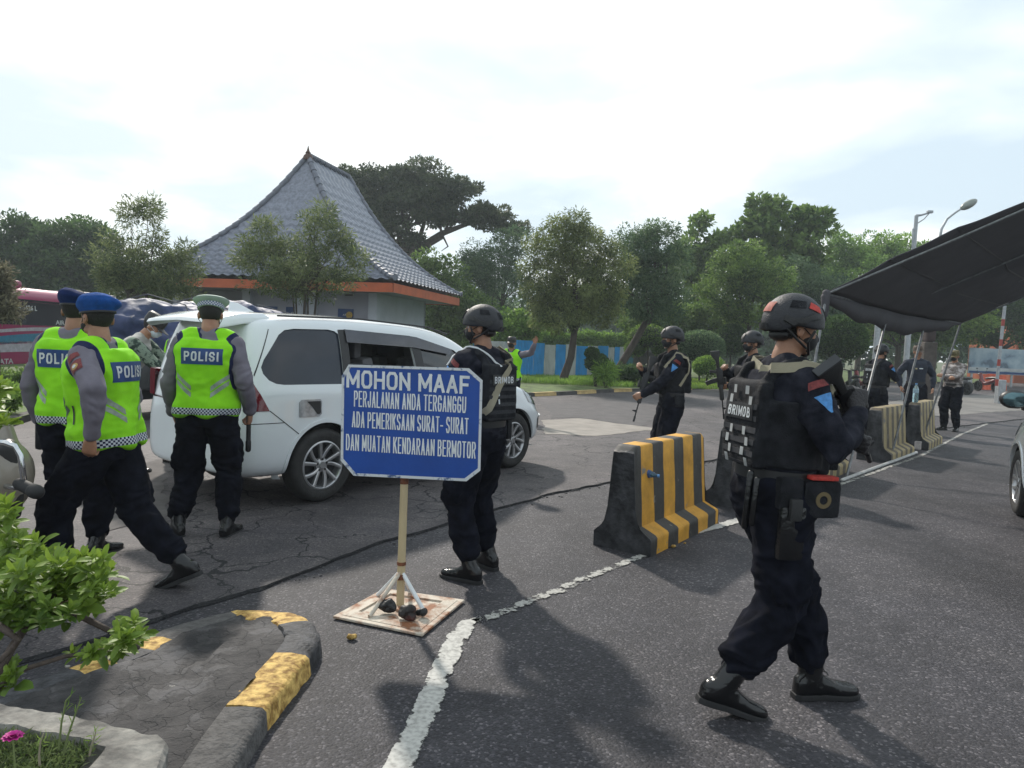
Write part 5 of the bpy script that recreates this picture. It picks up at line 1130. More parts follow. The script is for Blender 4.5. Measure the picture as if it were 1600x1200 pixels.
        # mirror
        mb = MB(); mb.ell((2.86,sd*.985,1.12),(.075,.125,.085),None,18); mr = mb.build('mirror', M_seal, car, smooth=True); mb = MB(); mb.box((2.88,sd*.86,1.05),(.07,.12,.05),None,bev=.012); mb.build('mirror_stalk', M_seal, mr, smooth=True)
        mb = MB(); mb.ell((2.795,sd*.985,1.12),(.02,.105,.066),None,18); mb.build('mirror_glass', mat('mirror_teal',(.10,.17,.19),.08,metal=.7), mr, smooth=True)
        for x_ in (.80,3.45): wheel(car, (x_,sd*.815,.315), .315, .20, sd)
        # wheel wells
        for x_ in (.80,3.45):
            mb = MB(); n_ = 20; rings = []
            for k in range(n_+1):
                a = PI*k/n_-0.0; rings.append([V((x_+.36*math.cos(a),sd*.50,.315+.36*math.sin(a))),V((x_+.36*math.cos(a),sd*.79,.315+.36*math.sin(a)))])
            vs = [p for r in rings for p in r]; mb.add(vs,[(2*k,2*k+1,2*k+3,2*k+2) for k in range(n_)]); mb.add([(x_-.36,sd*.50,.25),(x_+.36,sd*.50,.25),(x_+.36,sd*.50,.68),(x_-.36,sd*.50,.68)],[(0,1,2,3)]); mb.build('wheel_well', M_int, car, smooth=True)
            rg = MB(); rings = []
            for k in range(n_*2+1):
                a = PI*(k/(n_*2)*1.16-.08); rings.append(a)
            pts = [(x_+.395*math.cos(a),.315+.395*math.sin(a)) for a in rings]+[(x_+.367*math.cos(a),.315+.367*math.sin(a)) for a in rings[::-1]]
            patch('arch_lip', pts, ref, (0,0,0), XX, Z, Nn, M_car, car, off=.008, res=.03, far=1.2, th=.01)
    # rear glass, number plate, spoiler, aerial, windscreen
    patch('rear_window', [(-.60,1.03),(.60,1.03),(.50,1.38),(-.50,1.38)], ref, (.3,0,0), (0,1,0), Z, (-1,0,0), M_glass2, car, off=.004, res=.06, far=.9)
    patch('rear_plate', [(-.22,.70),(.22,.70),(.22,.84),(-.22,.84)], ref, (.3,0,0), (0,1,0), Z, (-1,0,0), M_seal, car, off=.008, res=.06, far=.9, th=.006)
    patch('windscreen', [(-.60,2.62),(.60,2.62),(.68,3.22),(-.68,3.22)], ref, (0,0,1.2), (0,1,0), X, (0,0,1), M_glass2, car, off=.004, res=.08, far=.9)
    patch('grille', [(-.42,.42),(.42,.42),(.46,.66),(-.46,.66)], ref, (3.9,0,0), (0,1,0), Z, X, M_seal, car, off=.006, res=.05, far=.5)
    mb = MB(); pr = [(-.10,1.485),(-.08,1.515),(.12,1.575),(.36,1.592),(.36,1.55),(.12,1.53)]; rings = [[V((a+ (.05 if abs(y)>.545 else 0),y,b-(.03 if abs(y)>.545 else 0)-(.03*(y/.6)**2))) for a,b in pr] for y in (-.56,-.53,-.4,0,.4,.53,.56)]; mb.loft(rings); sp = mb.build('spoiler', M_car, car, smooth=True, angle=40, bevel=.006)
    mb = MB(); mb.add([(.36,-.02,1.58),(.60,-.008,1.59),(.44,0,1.66),(.36,0,1.67),(.36,.02,1.58),(.60,.008,1.59)],[(0,1,2,3),(5,4,3,2),(0,3,4),(1,5,2),(0,4,5,1)]); mb.build('shark_aerial', M_car, car, bevel=.004)
    for sd in (-1,1): mb = MB(); mb.tube([(.45,sd*.60,1.555),(1.3,sd*.61,1.572),(2.2,sd*.60,1.535),(2.5,sd*.585,1.475)],.009,seg=6); mb.build('roof_moulding', M_seal, car, smooth=True)
    # interior
    mb = MB(); mb.box((1.75,0,.52),(3.0,1.44,.5)); mb.build('floor_tub', M_int, car)
    for x_ in (.75,1.55,2.4):
        for y_ in (-.38,.38):
            mb = MB(); mb.box((x_-.10,y_,.95),(.14,.50,.56),Matrix.Rotation(rad(-10),3,'Y'),bev=.05); mb.box((x_+.18,y_,.80),(.5,.5,.14),None,bev=.04); st = mb.build('seat', M_seat, car, smooth=True); mb = MB(); mb.box((x_-.17,y_,1.29),(.09,.26,.16),None,bev=.035); mb.build('headrest', M_seat, st, smooth=True)
    mb = MB(); mb.box((3.02,0,.98),(.3,1.4,.22),None,bev=.06); mb.build('dashboard', M_int, car, smooth=True)
    return car
car = make_mpv('white people carrier with its rear side window lowered, stopped behind the blue sign')
S_ = 1.05; hd = V((.608,.794,0)); lf_ = V((-.794,.608,0)); R0 = G(503,787); R0.z = 0
car.location = R0-hd*(.80*S_)+lf_*(.80*S_*.94); car.rotation_euler = (0,0,math.atan2(hd.y,hd.x)); car.scale = (S_,S_*.94,S_); car.location.z = .016
car2 = dup(car); car2['label'] = 'white car cut off by the right picture edge with its wheel and mirror showing'
hd2 = V((.42,.9075,0)); lf2 = V((-.9075,.42,0)); wp = G(1576,803); wp.z = 0
car2.rotation_euler = (0,0,math.atan2(hd2.y,hd2.x)); car2.location = wp-hd2*(3.45*S_)-lf2*(.80*S_)
# ------------------------------------------------------------------ bus
M_bus = mat('bus_magenta', (.30,.006,.085), .35, var=.06, vs=1, coat=.25); M_bglass = mat('bus_glass', (.008,.010,.018), .1, spec=.7)
M_cyan = mat('bus_cyan', (.02,.19,.32), .35); M_bw = mat('bus_white', (.45,.42,.48), .35); M_pink = mat('bus_pink', (.38,.06,.18), .35)
bus = thing('bus','magenta coach with cyan and white swooshes parked at the left','bus',(-16.45,25,0)); bo = bus.location.copy()
mb = MB(); prof = [(0,.02),(.0,.5),(-.01,1.4),(-.05,2.2),(-.12,2.50),(-.28,2.64),(-.6,2.70),(-1.9,2.70),(-2.2,2.64),(-2.36,2.5),(-2.43,2.2),(-2.46,1.4),(-2.47,.02)]
mb.loft([[V((a+(-.0),y,b*(1 if 0 < i < 13 else .97))) for a,b in prof] for i,y in enumerate((-6.3,-6.2,-5,-4,-3,-2,-1,0,1,2,3,4,5,5.9,6.0))]); bb_ = mb.build('body', M_bus, bus, smooth=True, angle=40); br = [bvh_of(bb_)]
patch('window_band', [(-5.6,1.42),(5.85,1.42),(5.75,2.28),(-5.6,2.28)], br, (0,0,0), (0,1,0), (0,0,1), (1,0,0), M_bglass, bus, off=.01, res=.4, far=1)
def swoosh(m, pts_top, pts_bot, nm='swoosh'): patch(nm, pts_top+pts_bot[::-1], br, (0,0,0), (0,1,0), (0,0,1), (1,0,0), m, bus, off=.008, res=.2, far=1)
arc = lambda y0,y1,z0,h,pw: [(y0+(y1-y0)*k/12, z0+h*math.sin(PI*(k/12)*.85)**pw) for k in range(13)]
swoosh(M_bw, arc(-4.6,5.2,.80,.56,.8), arc(-4.6,5.2,.76,.48,.8)); swoosh(M_cyan, arc(-4.4,5.6,.62,.54,.8), arc(-4.4,5.6,.55,.30,.8)); swoosh(M_bw, arc(-4.6,2.6,.45,.42,.8), arc(-4.6,2.6,.40,.12,.9)); swoosh(M_pink, arc(-5,4.2,.50,.36,.9), arc(-5,4.2,.48,.32,.9), 'swoosh_line')
for txt,y,z,h,w_ in (('MERCEDES-BENZ OH 1626 L',-1.2,2.00,.17,3.3),('AIR SUSPENSION',2.7,1.55,.16,2.5),('PARIWISATA',-1.75,.22,.17,1.9)): text_on('lettering', txt, h, br, (0,y,z), (0,1,0), (0,0,1), (1,0,0), M_letw, bus, w=w_, off=.016, far=1)
mb = MB(); mb.box((-1.2,-1.4,2.78),(1.7,3.2,.26),None,bev=.11); mb.build('roof_unit', M_bus, bus, smooth=True); mb = MB(); mb.box((-1.2,4.6,2.72),(2.1,2.2,.10),None,bev=.04); mb.build('rear_cap', M_bw, bus, smooth=True)
for y_ in (-3.8,3.4): wheel(bus, (.0,y_,.45), .45, .28, 1) if False else None
for y_ in (-3.8,3.4):
    mb = MB(); mb.lathe((-.30,y_,.45), (1,0,0), [(.45,0),(.45,.25),(.40,.30),(.28,.30),(.26,.24),(.08,.26),(.02,.30)], 28); wq = mb.build('wheel', M_tyre, bus, smooth=True, angle=40)
    mb = MB(); mb.disc((-.02,y_,.45),(1,0,0),.02,.24,.03,24); mb.build('rim', M_alloy, wq, smooth=True)
# ------------------------------------------------------------------ pick-up with tarpaulin load
tk = thing('truck','dark pickup truck loaded high under a crumpled navy tarpaulin','truck',(-5.75,13.6,0), rad(72)); M_tarp = mat('tarpaulin', (.014,.030,.080), .58, var=.25, vs=3, bump=.5, bs=14, spec=.3, col2=(.035,.048,.11))
mb = MB(); mb.box((0,0,.78),(4.3,1.75,.50),None,bev=.08); mb.box((0,0,.45),(4.1,1.0,.2),None,bev=.03); mb.build('bed', mat('truck_dark',(.02,.022,.026),.5,var=.3), tk, smooth=True)
mb = MB()
for (x,y,z,a,b2,c) in ((-1.2,0,1.42,.95,.92,.52),(-.2,.1,1.45,.9,.95,.50),(.8,0,1.55,.85,.95,.52),(1.5,.05,1.42,.75,.95,.55),(0,0,1.2,2.1,.93,.5)): mb.ell((x,y,z),(a,b2,c),None,20)
mb.box((.1,0,1.15),(4.25,1.82,.5),None,bev=.12)
def tarp(P,Nn):
    r = 1-np.abs(perlin(P*np.array([1.6,1.6,2.6])+3))*2.4; r2 = 1-np.abs(perlin(P*np.array([3.6,3.6,5])+9))*2.4; return .06*r+.030*r2+.03*fbm(P*2,2)
soft('tarpaulin', mb, .035, M_tarp, tk, 2, tarp)
mb = MB()
for x in (-1.3,-.3,.7,1.6): mb.tube([(x,-.95,.95),(x+.03,-.97,1.4),(x,-.7,1.92),(x,0,2.02),(x,.7,1.9),(x,.95,1.3)],.012,seg=6); 
for k,x in enumerate((-1.3,-.3,.7,1.6)): mb = MB(); mb.tube([(x,-.97,.95),(x+.03,-1.0,1.4),(x,-.78,1.90),(x,0,2.06),(x,.78,1.9),(x,.97,1.3)],.011,seg=6); mb.build('rope', mat('rope',(.10,.10,.11),.8), tk, smooth=True)
for x in (-1.35,1.45):
    for sd in (-1,1): wheel(tk, (x,sd*.86,.36), .36, .22, sd)
# ------------------------------------------------------------------ scooter at the left edge
M_beige = mat('scooter_beige', (.25,.22,.18), .35, var=.08, coat=.5)
sc_ = thing('scooter','beige scooter cut off by the left edge with a chrome guard bar','scooter',(-2.78,3.6,0), rad(0)); so2 = sc_.location.copy()
q = lambda px,py,Y=3.55: A(px,py,Y)-so2
mb = MB(); mb.ell(q(-12,742),(.17,.20,.19),None,20); mb.ell(q(-30,765,3.6),(.20,.24,.17),None,20); mb.tube([q(-14,660),q(-10,700),q(-8,740)],[.085,.11,.13],seg=16); mb.ell(q(-60,700,3.7),(.22,.25,.16),None,16)
soft('fairing', mb, .012, M_beige, sc_, 4)
mb = MB(); mb.tube([q(-10,655),q(-8,680),q(-9,700)],[.055,.075,.09],seg=14); mb.build('neck', MATS['scooter_beige'], sc_, smooth=True)
mb = MB(); mb.tube([q(-5,690,3.42),q(10,692,3.40),q(24,697,3.40),q(32,712,3.40),q(37,750,3.40),q(30,762,3.40),q(10,760,3.42)],.014,seg=12); mb.build('guard_bar', M_chr, sc_, smooth=True)
mb = MB(); mb.tube([q(30,756,3.40),q(55,768,3.36)],[.028,.030],seg=16); mb.tube([q(52,767,3.36),q(58,769,3.35)],[.033,.033],seg=16); mb.build('rubber_peg', M_sole, sc_, smooth=True)
mb = MB(); mb.lathe(q(-55,905,3.6)+V((0,.05,0)),(0,1,0),[(.24,-.05),(.26,0),(.24,.05),(.15,.05),(.14,0),(.15,-.05)],32); mb.build('front_wheel', M_tyre, sc_, smooth=True)
mb = MB(); mb.tube([q(10,700,3.5),q(18,770,3.55),q(16,800,3.6),q(-20,830,3.6)],[.05,.055,.05,.04],seg=14); mb.build('leg_shield', mat('dark_plastic',(.03,.03,.03),.5), sc_, smooth=True)
rings = []
for k in range(13): a = rad(20+140*k/12); c = q(-55,905,3.6); rings.append([c+V((.31*math.cos(a),-.07,.31*math.sin(a))),c+V((.33*math.cos(a),0,.33*math.sin(a))),c+V((.31*math.cos(a),.07,.31*math.sin(a)))])
mb = MB(); mb.add([p for r in rings for p in r],[(3*k+j,3*k+j+1,3*k+j+4,3*k+j+3) for k in range(12) for j in (0,1)]); f_ = mb.build('mudguard', M_beige, sc_, smooth=True, angle=180); sd_ = f_.modifiers.new('s','SOLIDIFY'); sd_.thickness = .006; bake(f_)
mb = MB(); mb.tube([q(-30,640),q(-60,600,3.7),q(-110,590,3.5)],.016,seg=10); mb.build('handlebar', M_chr, sc_, smooth=True); mb = MB(); mb.box(V((-.35,.1,.82)),(.5,.28,.12),None,bev=.05); mb.build('saddle', M_blk, sc_, smooth=True)
# ------------------------------------------------------------------ far parked motorbikes
def motorbike(label, px, Y, rz, col):
    c = A(px,560,Y); t = thing('motorbike', label, 'motorbike', (c.x,Y,0), rad(rz), 'motorbikes parked in the distance'); m_ = mat('bike_'+col[0], col[1], .4, coat=.3)
    for x in (-.62,.62):
        mb = MB(); mb.lathe((x,-.05,.29),(0,1,0),[(.27,0),(.29,.05),(.27,.10),(.22,.10),(.21,.05),(.22,0)],24); w2 = mb.build('wheel', M_tyre, t, smooth=True); mb = MB(); mb.disc((x,-.02,.29),(0,1,0),.0,.06,.05,12); 
        for k in range(5): a = 2*PI*k/5; mb.tube([(x,0,.29),(x+.22*math.cos(a),0,.29+.22*math.sin(a))],.012,seg=5)
        mb.build('rim', M_alloyd, w2)
    mb = MB(); mb.tube([(-.55,0,.62),(-.2,0,.50),(.15,0,.42),(.38,0,.62),(.50,0,.92)],[.10,.11,.09,.09,.08],seg=10); mb.build('fairing', m_, t, smooth=True)
    mb = MB(); mb.tube([(-.75,0,.76),(-.4,0,.76),(.05,0,.70)],[.07,.10,.08],seg=10,ell=.7); mb.build('saddle', M_blk, t, smooth=True)
    mb = MB(); mb.tube([(.62,0,.29),(.46,0,.95)],.025,seg=8); mb.tube([(.42,-.32,1.02),(.46,0,.96),(.42,.32,1.02)],.016,seg=8); mb.build('fork', M_metal, t, smooth=True)
    for sy in (-1,1): mb = MB(); mb.tube([(.44,sy*.22,1.0),(.42,sy*.28,1.16)],.007,seg=6); mb.ell((.41,sy*.28,1.20),(.02,.06,.035),None,8); mb.build('mirror', M_blk, t, smooth=True)
    mb = MB(); mb.ell((.54,0,.90),(.06,.09,.07),None,10); mb.build('headlamp', M_chr, t, smooth=True)
for i,(px,Y,rz,c,l) in enumerate(((1335,29,80,('black',(.012,.012,.014)),'black motorbike parked beyond the road beside the big clipped dome'),(1350,30,95,('red',(.20,.015,.02)),'motorbike parked beyond the road left of the officer by the tent pole'),(1498,34,100,('grey',(.10,.10,.11)),'grey motorbike parked beyond the man in the pale brown shirt'),(1507,35,85,('white',(.4,.4,.4)),'pale motorbike parked at the left end of the hoarding'),(1545,38,95,('maroon',(.12,.01,.015)),'maroon motorbike parked just behind the orange plastic barrier'))): motorbike(l, px, Y, rz, c)
# ================================================================== PEOPLE

def ik(a, c, l1, l2, pole):
    d = c-a; L_ = d.length; mx = (l1+l2)*.997
    if L_ > mx: c = a+d*(mx/L_); d = c-a; L_ = mx
    x = (l1*l1-l2*l2+L_*L_)/(2*L_); h = math.sqrt(max(0,l1*l1-x*x)); dn = d.normalized()
    p = V(pole); p = (p-dn*p.dot(dn)).normalized()
    return a+dn*x+p*h, c
TR = [(-.13,.125,.085,0,2.4),(-.05,.158,.105,-.005,2.6),(.02,.160,.108,0,2.6),(.09,.150,.104,.004,2.5),(.17,.148,.104,.006,2.4),(.27,.160,.112,.004,2.4),(.36,.172,.116,0,2.5),(.43,.170,.102,-.004,2.6),(.475,.135,.078,-.010,2.3),(.505,.075,.064,-.012,2.0),(.54,.058,.058,-.008,2.0)]
class Body:
    """joint positions in the person's own frame: x right, y forward, z up"""
    def __init__(s, sc=1.0, lean=0, side=0, twist=0, drop=0, head=(0,0,0), lh=None, rh=None, lel=(-.4,-1,-.2), rel=(.4,-1,-.2), lf=(-.1,0,0,0,0), rf=(.1,0,0,0,0), lknee=(0,1,0), rknee=(0,1,0), pelv=(0,0), lhand=None, rhand=None, fat=1.0):
        s.sc = sc; s.fat = fat
        s.R = Matrix.Rotation(rad(twist),3,'Z')@Matrix.Rotation(rad(-lean),3,'X')@Matrix.Rotation(rad(side),3,'Y')
        s.pel = V((pelv[0],pelv[1],(.95-drop)*sc))
        s.Rp = Matrix.Rotation(rad(twist*.4),3,'Z')@Matrix.Rotation(rad(-lean*.45),3,'X')
        s.sh = [s.tp(-.180,-.008,.445), s.tp(.180,-.008,.445)]
        s.neck = s.tp(0,-.010,.50)
        yaw,pit,roll = head                    # head yaw (left +), pitch (down +), roll, in the body's upright frame
        s.H = Matrix.Rotation(rad(yaw),3,'Z')@Matrix.Rotation(rad(-pit),3,'X')@Matrix.Rotation(rad(roll),3,'Y')
        s.np = s.tp(0,-.004,.545)
        hip = [s.pel+s.Rp@V((-.092*sc,0,-.05*sc)), s.pel+s.Rp@V((.092*sc,0,-.05*sc))]
        s.leg = []
        for i,(ft,kn) in enumerate(((lf,lknee),(rf,rknee))):
            x,y,z,yw,pt = ft; Rf = Matrix.Rotation(rad(yw),3,'Z')@Matrix.Rotation(rad(-pt),3,'X')   # pitch + = toes down, heel up
            ank = V((x,y,z))*sc+V((0,0,.095*sc)) if True else None
            k, a_ = ik(hip[i], ank, .425*sc, .405*sc, V(kn)); s.leg.append((hip[i],k,a_,Rf))
        s.arm = []
        for i,(h,el) in enumerate(((lh,lel),(rh,rel))):
            sx = -1 if i == 0 else 1
            h = V(h)*sc if h is not None else s.tp(sx*.245,.03,-.08)
            e_, w_ = ik(s.sh[i], h, .285*sc, .255*sc, V(el)); s.arm.append((s.sh[i],e_,w_))
        s.hs = [lhand or {}, rhand or {}]
    def tp(s, x, y, z): return s.pel+s.R@(V((x,y,z))*s.sc)
    def hp(s, x, y, z): return s.np+s.H@(V((x,y,z))*s.sc)
    def torso(s, mb, inf=0.0, z0=-.2, z1=.6, seg=28, bx=1.0, by=1.0):
        rings = []
        for z,rx,ry,yo,ex in TR:
            if z < z0-.001 or z > z1+.001: continue
            rx = (rx*s.fat+inf)*bx; ry = (ry*s.fat+inf)*by; r = []
            k_ = max(0,min(1,(z+.02)/.15)); 
            for k in range(seg):
                t = 2*PI*k/seg; c,q = math.cos(t), math.sin(t)
                px = rx*abs(c)**(2/ex)*(1 if c >= 0 else -1); py = ry*abs(q)**(2/ex)*(1 if q >= 0 else -1)+yo
                v = V((px,py,z))*s.sc; r.append(s.pel+(s.R@v)*k_+(s.Rp@v)*(1-k_))
            rings.append(r)
        return mb.loft(rings)
    def trap(s, mb, inf=0):
        for i,sx in ((0,-1),(1,1)): mb.tube([s.tp(sx*.03,-.015,.50), s.tp(sx*.10,-.012,.468), s.sh[i]], [q*s.sc for q in (.055+inf,.058+inf,.060+inf)], seg=14)
    def arms(s, mb, inf=0, wrist=True, upto=1.0):
        for (a,e_,w_) in s.arm:
            sc = s.sc; pts = [a, a.lerp(e_,.5), e_, e_.lerp(w_,.35), e_.lerp(w_,upto)]
            mb.tube(pts, [q*sc for q in (.056+inf,.050+inf,.042+inf*1.1,.043+inf*1.05,.0275+inf*.85)], seg=16)
    def legs(s, mb, inf=0, upto=1.0, calf=0, foot=False):
        sc = s.sc
        for h,k,a,Rf in s.leg:
            e_ = k.lerp(a,upto)
            mb.tube([h+V((0,0,.02)), h.lerp(k,.3), h.lerp(k,.7), k, k.lerp(a,.3), k.lerp(a,.3+.7*(upto-.3)*.6), e_], [q*sc for q in (.092+inf,.088+inf,.068+inf*1.05,.058+inf*1.05,.058+inf*.95+calf*.5,.050+inf*.9+calf,.044+inf*.65+calf*.6)], seg=18)
            if foot: mb.tube([a, a+Rf@V((0,.05*sc,-.045*sc))],[.022*sc,.018*sc],seg=12)
    def head(s, mb):
        sc = s.sc; H = s.H; hp = s.hp
        mb.tube([s.tp(0,-.010,.47), s.np, hp(0,.012,.06)], [q*sc for q in (.060,.056,.055)], seg=18)
        mb.ell(hp(0,.012,.150), (.075*sc,.094*sc,.098*sc), H, 20)
        mb.ell(hp(0,.048,.105), (.060*sc,.056*sc,.082*sc), H, 18)           # face
        mb.tube([hp(-.040,.040,.055), hp(0,.078,.040), hp(.040,.040,.055)], [.024*sc,.022*sc,.024*sc], seg=10)   # jaw, chin
        mb.tube([hp(0,.100,.128), hp(0,.114,.100)], [.009*sc,.014*sc], seg=8)                          # nose
        mb.ell(hp(0,.094,.142), (.050*sc,.016*sc,.011*sc), H, 10)                                      # brow
        mb.ell(hp(0,.098,.073), (.024*sc,.012*sc,.010*sc), H, 10)                                      # lips
        for sx in (-1,1):
            mb.ell(hp(sx*.078,.004,.108), (.008*sc,.021*sc,.033*sc), H@Matrix.Rotation(rad(sx*14),3,'Z'), 10)
            mb.ell(hp(sx*.040,.072,.098), (.022*sc,.022*sc,.022*sc), H, 10)
    def hand(s, mb, i, inf=0.0):
        """palm and five separate fingers; hs: d finger direction, n palm normal, curl 0..1, spread"""
        a,e_,w_ = s.arm[i]; sc = s.sc; h = s.hs[i]; sx = -1 if i == 0 else 1
        d = V(h.get('d', (w_-e_))).normalized(); n = V(h.get('n', (-sx,.15,0))); n = (n-d*n.dot(d)).normalized()
        x = d.cross(n)*(sx)                     # towards the thumb side
        x = x if h.get('flip',1) > 0 else -x
        curl = h.get('curl',.35)
        P_ = lambda a_,b_,c_: w_+(d*a_+x*b_+n*c_)*sc
        def ringp(a_, hw, th, off=0): return [P_(a_, hw*math.cos(t)+off, th*math.sin(t)) for t in [2*PI*k/14 for k in range(14)]]
        mb.loft([ringp(-.01,.025+inf,.020+inf), ringp(.02,.031+inf,.019+inf,.001), ringp(.055,.040+inf,.016+inf), ringp(.090,.041+inf,.013+inf), ringp(.098,.036+inf,.009+inf)])
        for k,(off,l,r) in enumerate(((.030,.078,.0090),(.0105,.086,.0092),(-.009,.080,.0088),(-.028,.064,.0078))):
            seg_ = [l*.45,l*.31,l*.24]; p = P_(.088-(.004 if k in (0,3) else 0), off, 0); ang = 0; pts = [P_(.06,off*.9,0), p]; rr = [r+inf,(r+.0005)+inf]
            c_ = curl*(1+.12*(k-1.5)/1.5)
            for q,bend in enumerate((55,75,45)):
                ang += rad(bend*c_+ (4 if q else 3)); dd = d*math.cos(ang)+n*math.sin(ang)+x*(off*.9 if curl < .5 else 0)
                p = p+dd.normalized()*seg_[q]*sc; pts.append(p); rr.append(r*(1-.10*(q+1))+inf)
            mb.tube(pts, [q*sc for q in rr], seg=10)
        tc_ = h.get('thumb',.3)
        t0 = P_(.022,.026,.006); t1 = P_(.052,.050-.012*tc_,.014+.016*tc_); t2 = P_(.082,.056-.024*tc_,.022+.026*tc_); t3 = P_(.104,.054-.038*tc_,.028+.030*tc_)
        mb.tube([t0,t1,t2,t3], [q*sc for q in (.013+inf,.0115+inf,.0100+inf,.0082+inf)], seg=10)
        return P_(.07,0,.022)
def cloth_disp(amp, B, kind='leg', seed=0):
    def f(P, Nn):
        wv = fbm(P*4+seed,2)[:,None]*.12
        q = P+wv
        r1 = 1-np.abs(perlin(q*np.array([5.5,5.5,13])+seed*3.1))*2.2
        r2 = 1-np.abs(perlin(q*np.array([9,9,22])+seed*5.7))*2.2
        base = fbm(P*6+seed,2)
        d = amp*(.9*base+.75*np.clip(r1,-.2,1)+.4*np.clip(r2,-.2,1)-.35)
        if kind == 'leg':
            wt = np.full(len(P),.45)
            for h,k,a,Rf in B.leg:
                for c,rd in ((k,.13),(k.lerp(a,.75),.12),(h,.10)): wt += 1.0*np.exp(-((P-np.array(c))**2).sum(1)/rd**2)
            d = d*np.minimum(wt,1.5)
        elif kind == 'shirt':
            wt = np.full(len(P),.55)
            for (a,e_,w_) in B.arm:
                for c,rd in ((e_,.11),(w_,.10),(a-V((0,0,.1)),.12)): wt += .9*np.exp(-((P-np.array(c))**2).sum(1)/rd**2)
            d = d*np.minimum(wt,1.5)
        return d
    return f
def boot(B, i, parent, vox, high=True):
    h,k,a,Rf = B.leg[i]; sc = B.sc; F = lambda x,y,z: a+Rf@(V((x,y,z))*sc); up = (k-a).normalized()
    mb = MB()
    def sec(y, hw, z0, z1, yy=None):
        r = []
        for t in range(20):
            an = 2*PI*t/20; c,q = math.cos(an), math.sin(an); zc = (z0+z1)/2; hz_ = (z1-z0)/2
            r.append(F(hw*abs(c)**.7*(1 if c > 0 else -1), y, zc+hz_*abs(q)**.75*(1 if q > 0 else -1)))
        return r
    mb.loft([sec(-.088,.020,-.078,-.020),sec(-.078,.032,-.085,.0),sec(-.05,.038,-.087,.02),sec(0,.040,-.087,.03),sec(.05,.041,-.087,.005),sec(.10,.047,-.087,-.022),sec(.15,.049,-.087,-.034),sec(.185,.042,-.086,-.040),sec(.208,.026,-.082,-.050)])
    top = .27 if high else .05
    mb.tube([F(0,-.022,-.02), a+up*.05*sc, a+up*top*.6*sc, a+up*top*sc], [q*sc for q in (.048,.052,.054,.058)], seg=18)
    o = soft('boot' if high else 'shoe', mb, vox, M_leath, parent, 3, lambda P,Nn: fbm(P*26+i,2)*.0022)
    # sole
    mb = MB(); out_ = [(-.034,-.070),(-.022,-.092),(.022,-.092),(.034,-.070),(.038,-.02),(.036,.03),(.046,.09),(.052,.14),(.047,.185),(.028,.212),(-.028,.212),(-.047,.185),(-.052,.14),(-.046,.09),(-.036,.03),(-.038,-.02)]
    bot = [F(x,y,-.0945) for x,y in out_]; tp_ = [F(x,y,-.074 if y > .05 else -.070) for x,y in out_]; n = len(out_)
    mb.add(bot+tp_, [tuple(range(n)),tuple(range(2*n-1,n-1,-1))]+[(j,n+j,n+(j+1)%n,(j+1)%n) for j in range(n)]); mb.build('sole', M_sole, o, bevel=.003*sc)
    mb = MB()
    for j in range(5 if high else 3):
        t = .045+.026*j; c0 = F(-.02,.055-.016*j,.012+.016*j) if j < 2 else a+up*(.03+.03*(j-1))*sc+Rf@V((-.02*sc,.050*sc,0)); c1 = F(.02,.055-.016*j,.012+.016*j) if j < 2 else a+up*(.03+.03*(j-1))*sc+Rf@V((.02*sc,.050*sc,0))
        mb.tube([c0,(c0+c1)/2+Rf@V((0,.006,.004)),c1],.003,seg=6)
    mb.build('laces', M_blk, o, smooth=True)
    return o
def skin_body(B, t, vox, gloves=()):
    mb = MB(); B.torso(mb, -.012); B.arms(mb, 0); B.legs(mb, -.008, upto=.90, foot=True); B.head(mb)
    for i in (0,1):
        if i not in gloves: B.hand(mb, i)
    return soft('body', mb, vox, M_skin, t, 1)
def eyes(B, t):
    for sx in (-1,1):
        mb = MB(); mb.ell(B.hp(sx*.031,.087,.122), (.012*B.sc,.009*B.sc,.009*B.sc), B.H, 10); e_ = mb.build('eye', M_letw, t, smooth=True)
        mb = MB(); mb.ell(B.hp(sx*.031,.093,.122), (.005*B.sc,.005*B.sc,.005*B.sc), B.H, 8); mb.build('pupil', M_blk, e_, smooth=True)
def mask(B, t, m=None):
    sc = B.sc; mb = MB(); hp = B.hp
    mb.ell(hp(0,.062,.078), (.062*sc,.060*sc,.052*sc), B.H, 18); mb.tube([hp(0,.104,.112),hp(0,.118,.092)],[.013*sc,.018*sc],seg=8)
    Vt, F, E = remesh(mb, .006, 2)
    o = mesh_np('face_mask', Vt, F, m or M_mask, t)
    mb = MB()
    for sx in (-1,1): mb.tube([hp(sx*.058,.065,.100),hp(sx*.078,.02,.122),hp(sx*.086,-.008,.112),hp(sx*.078,.005,.080),hp(sx*.056,.06,.062)],.0022*sc,seg=6)
    mb.build('ear_loops', m or M_mask, o, smooth=True)
def hair(B, t, z0=.095):
    sc = B.sc; mb = MB(); mb.ell(B.hp(0,.006,.152), (.079*sc,.098*sc,.102*sc), B.H, 24)
    bm = mb.fix(); Hi = B.H.inverted()
    dl = [v for v in bm.verts if (lambda q: q.z/sc < z0-(.02 if q.y < 0 else -.075*min(1,max(0,q.y/sc)/.05)))(Hi@(v.co-B.np))]
    bmesh.ops.delete(bm, geom=dl, context='VERTS'); me = bpy.data.meshes.new('hair'); bm.to_mesh(me); bm.free(); me.materials.append(M_hair)
    o = link(bpy.data.objects.new('hair', me), t); shade(o,180); return o
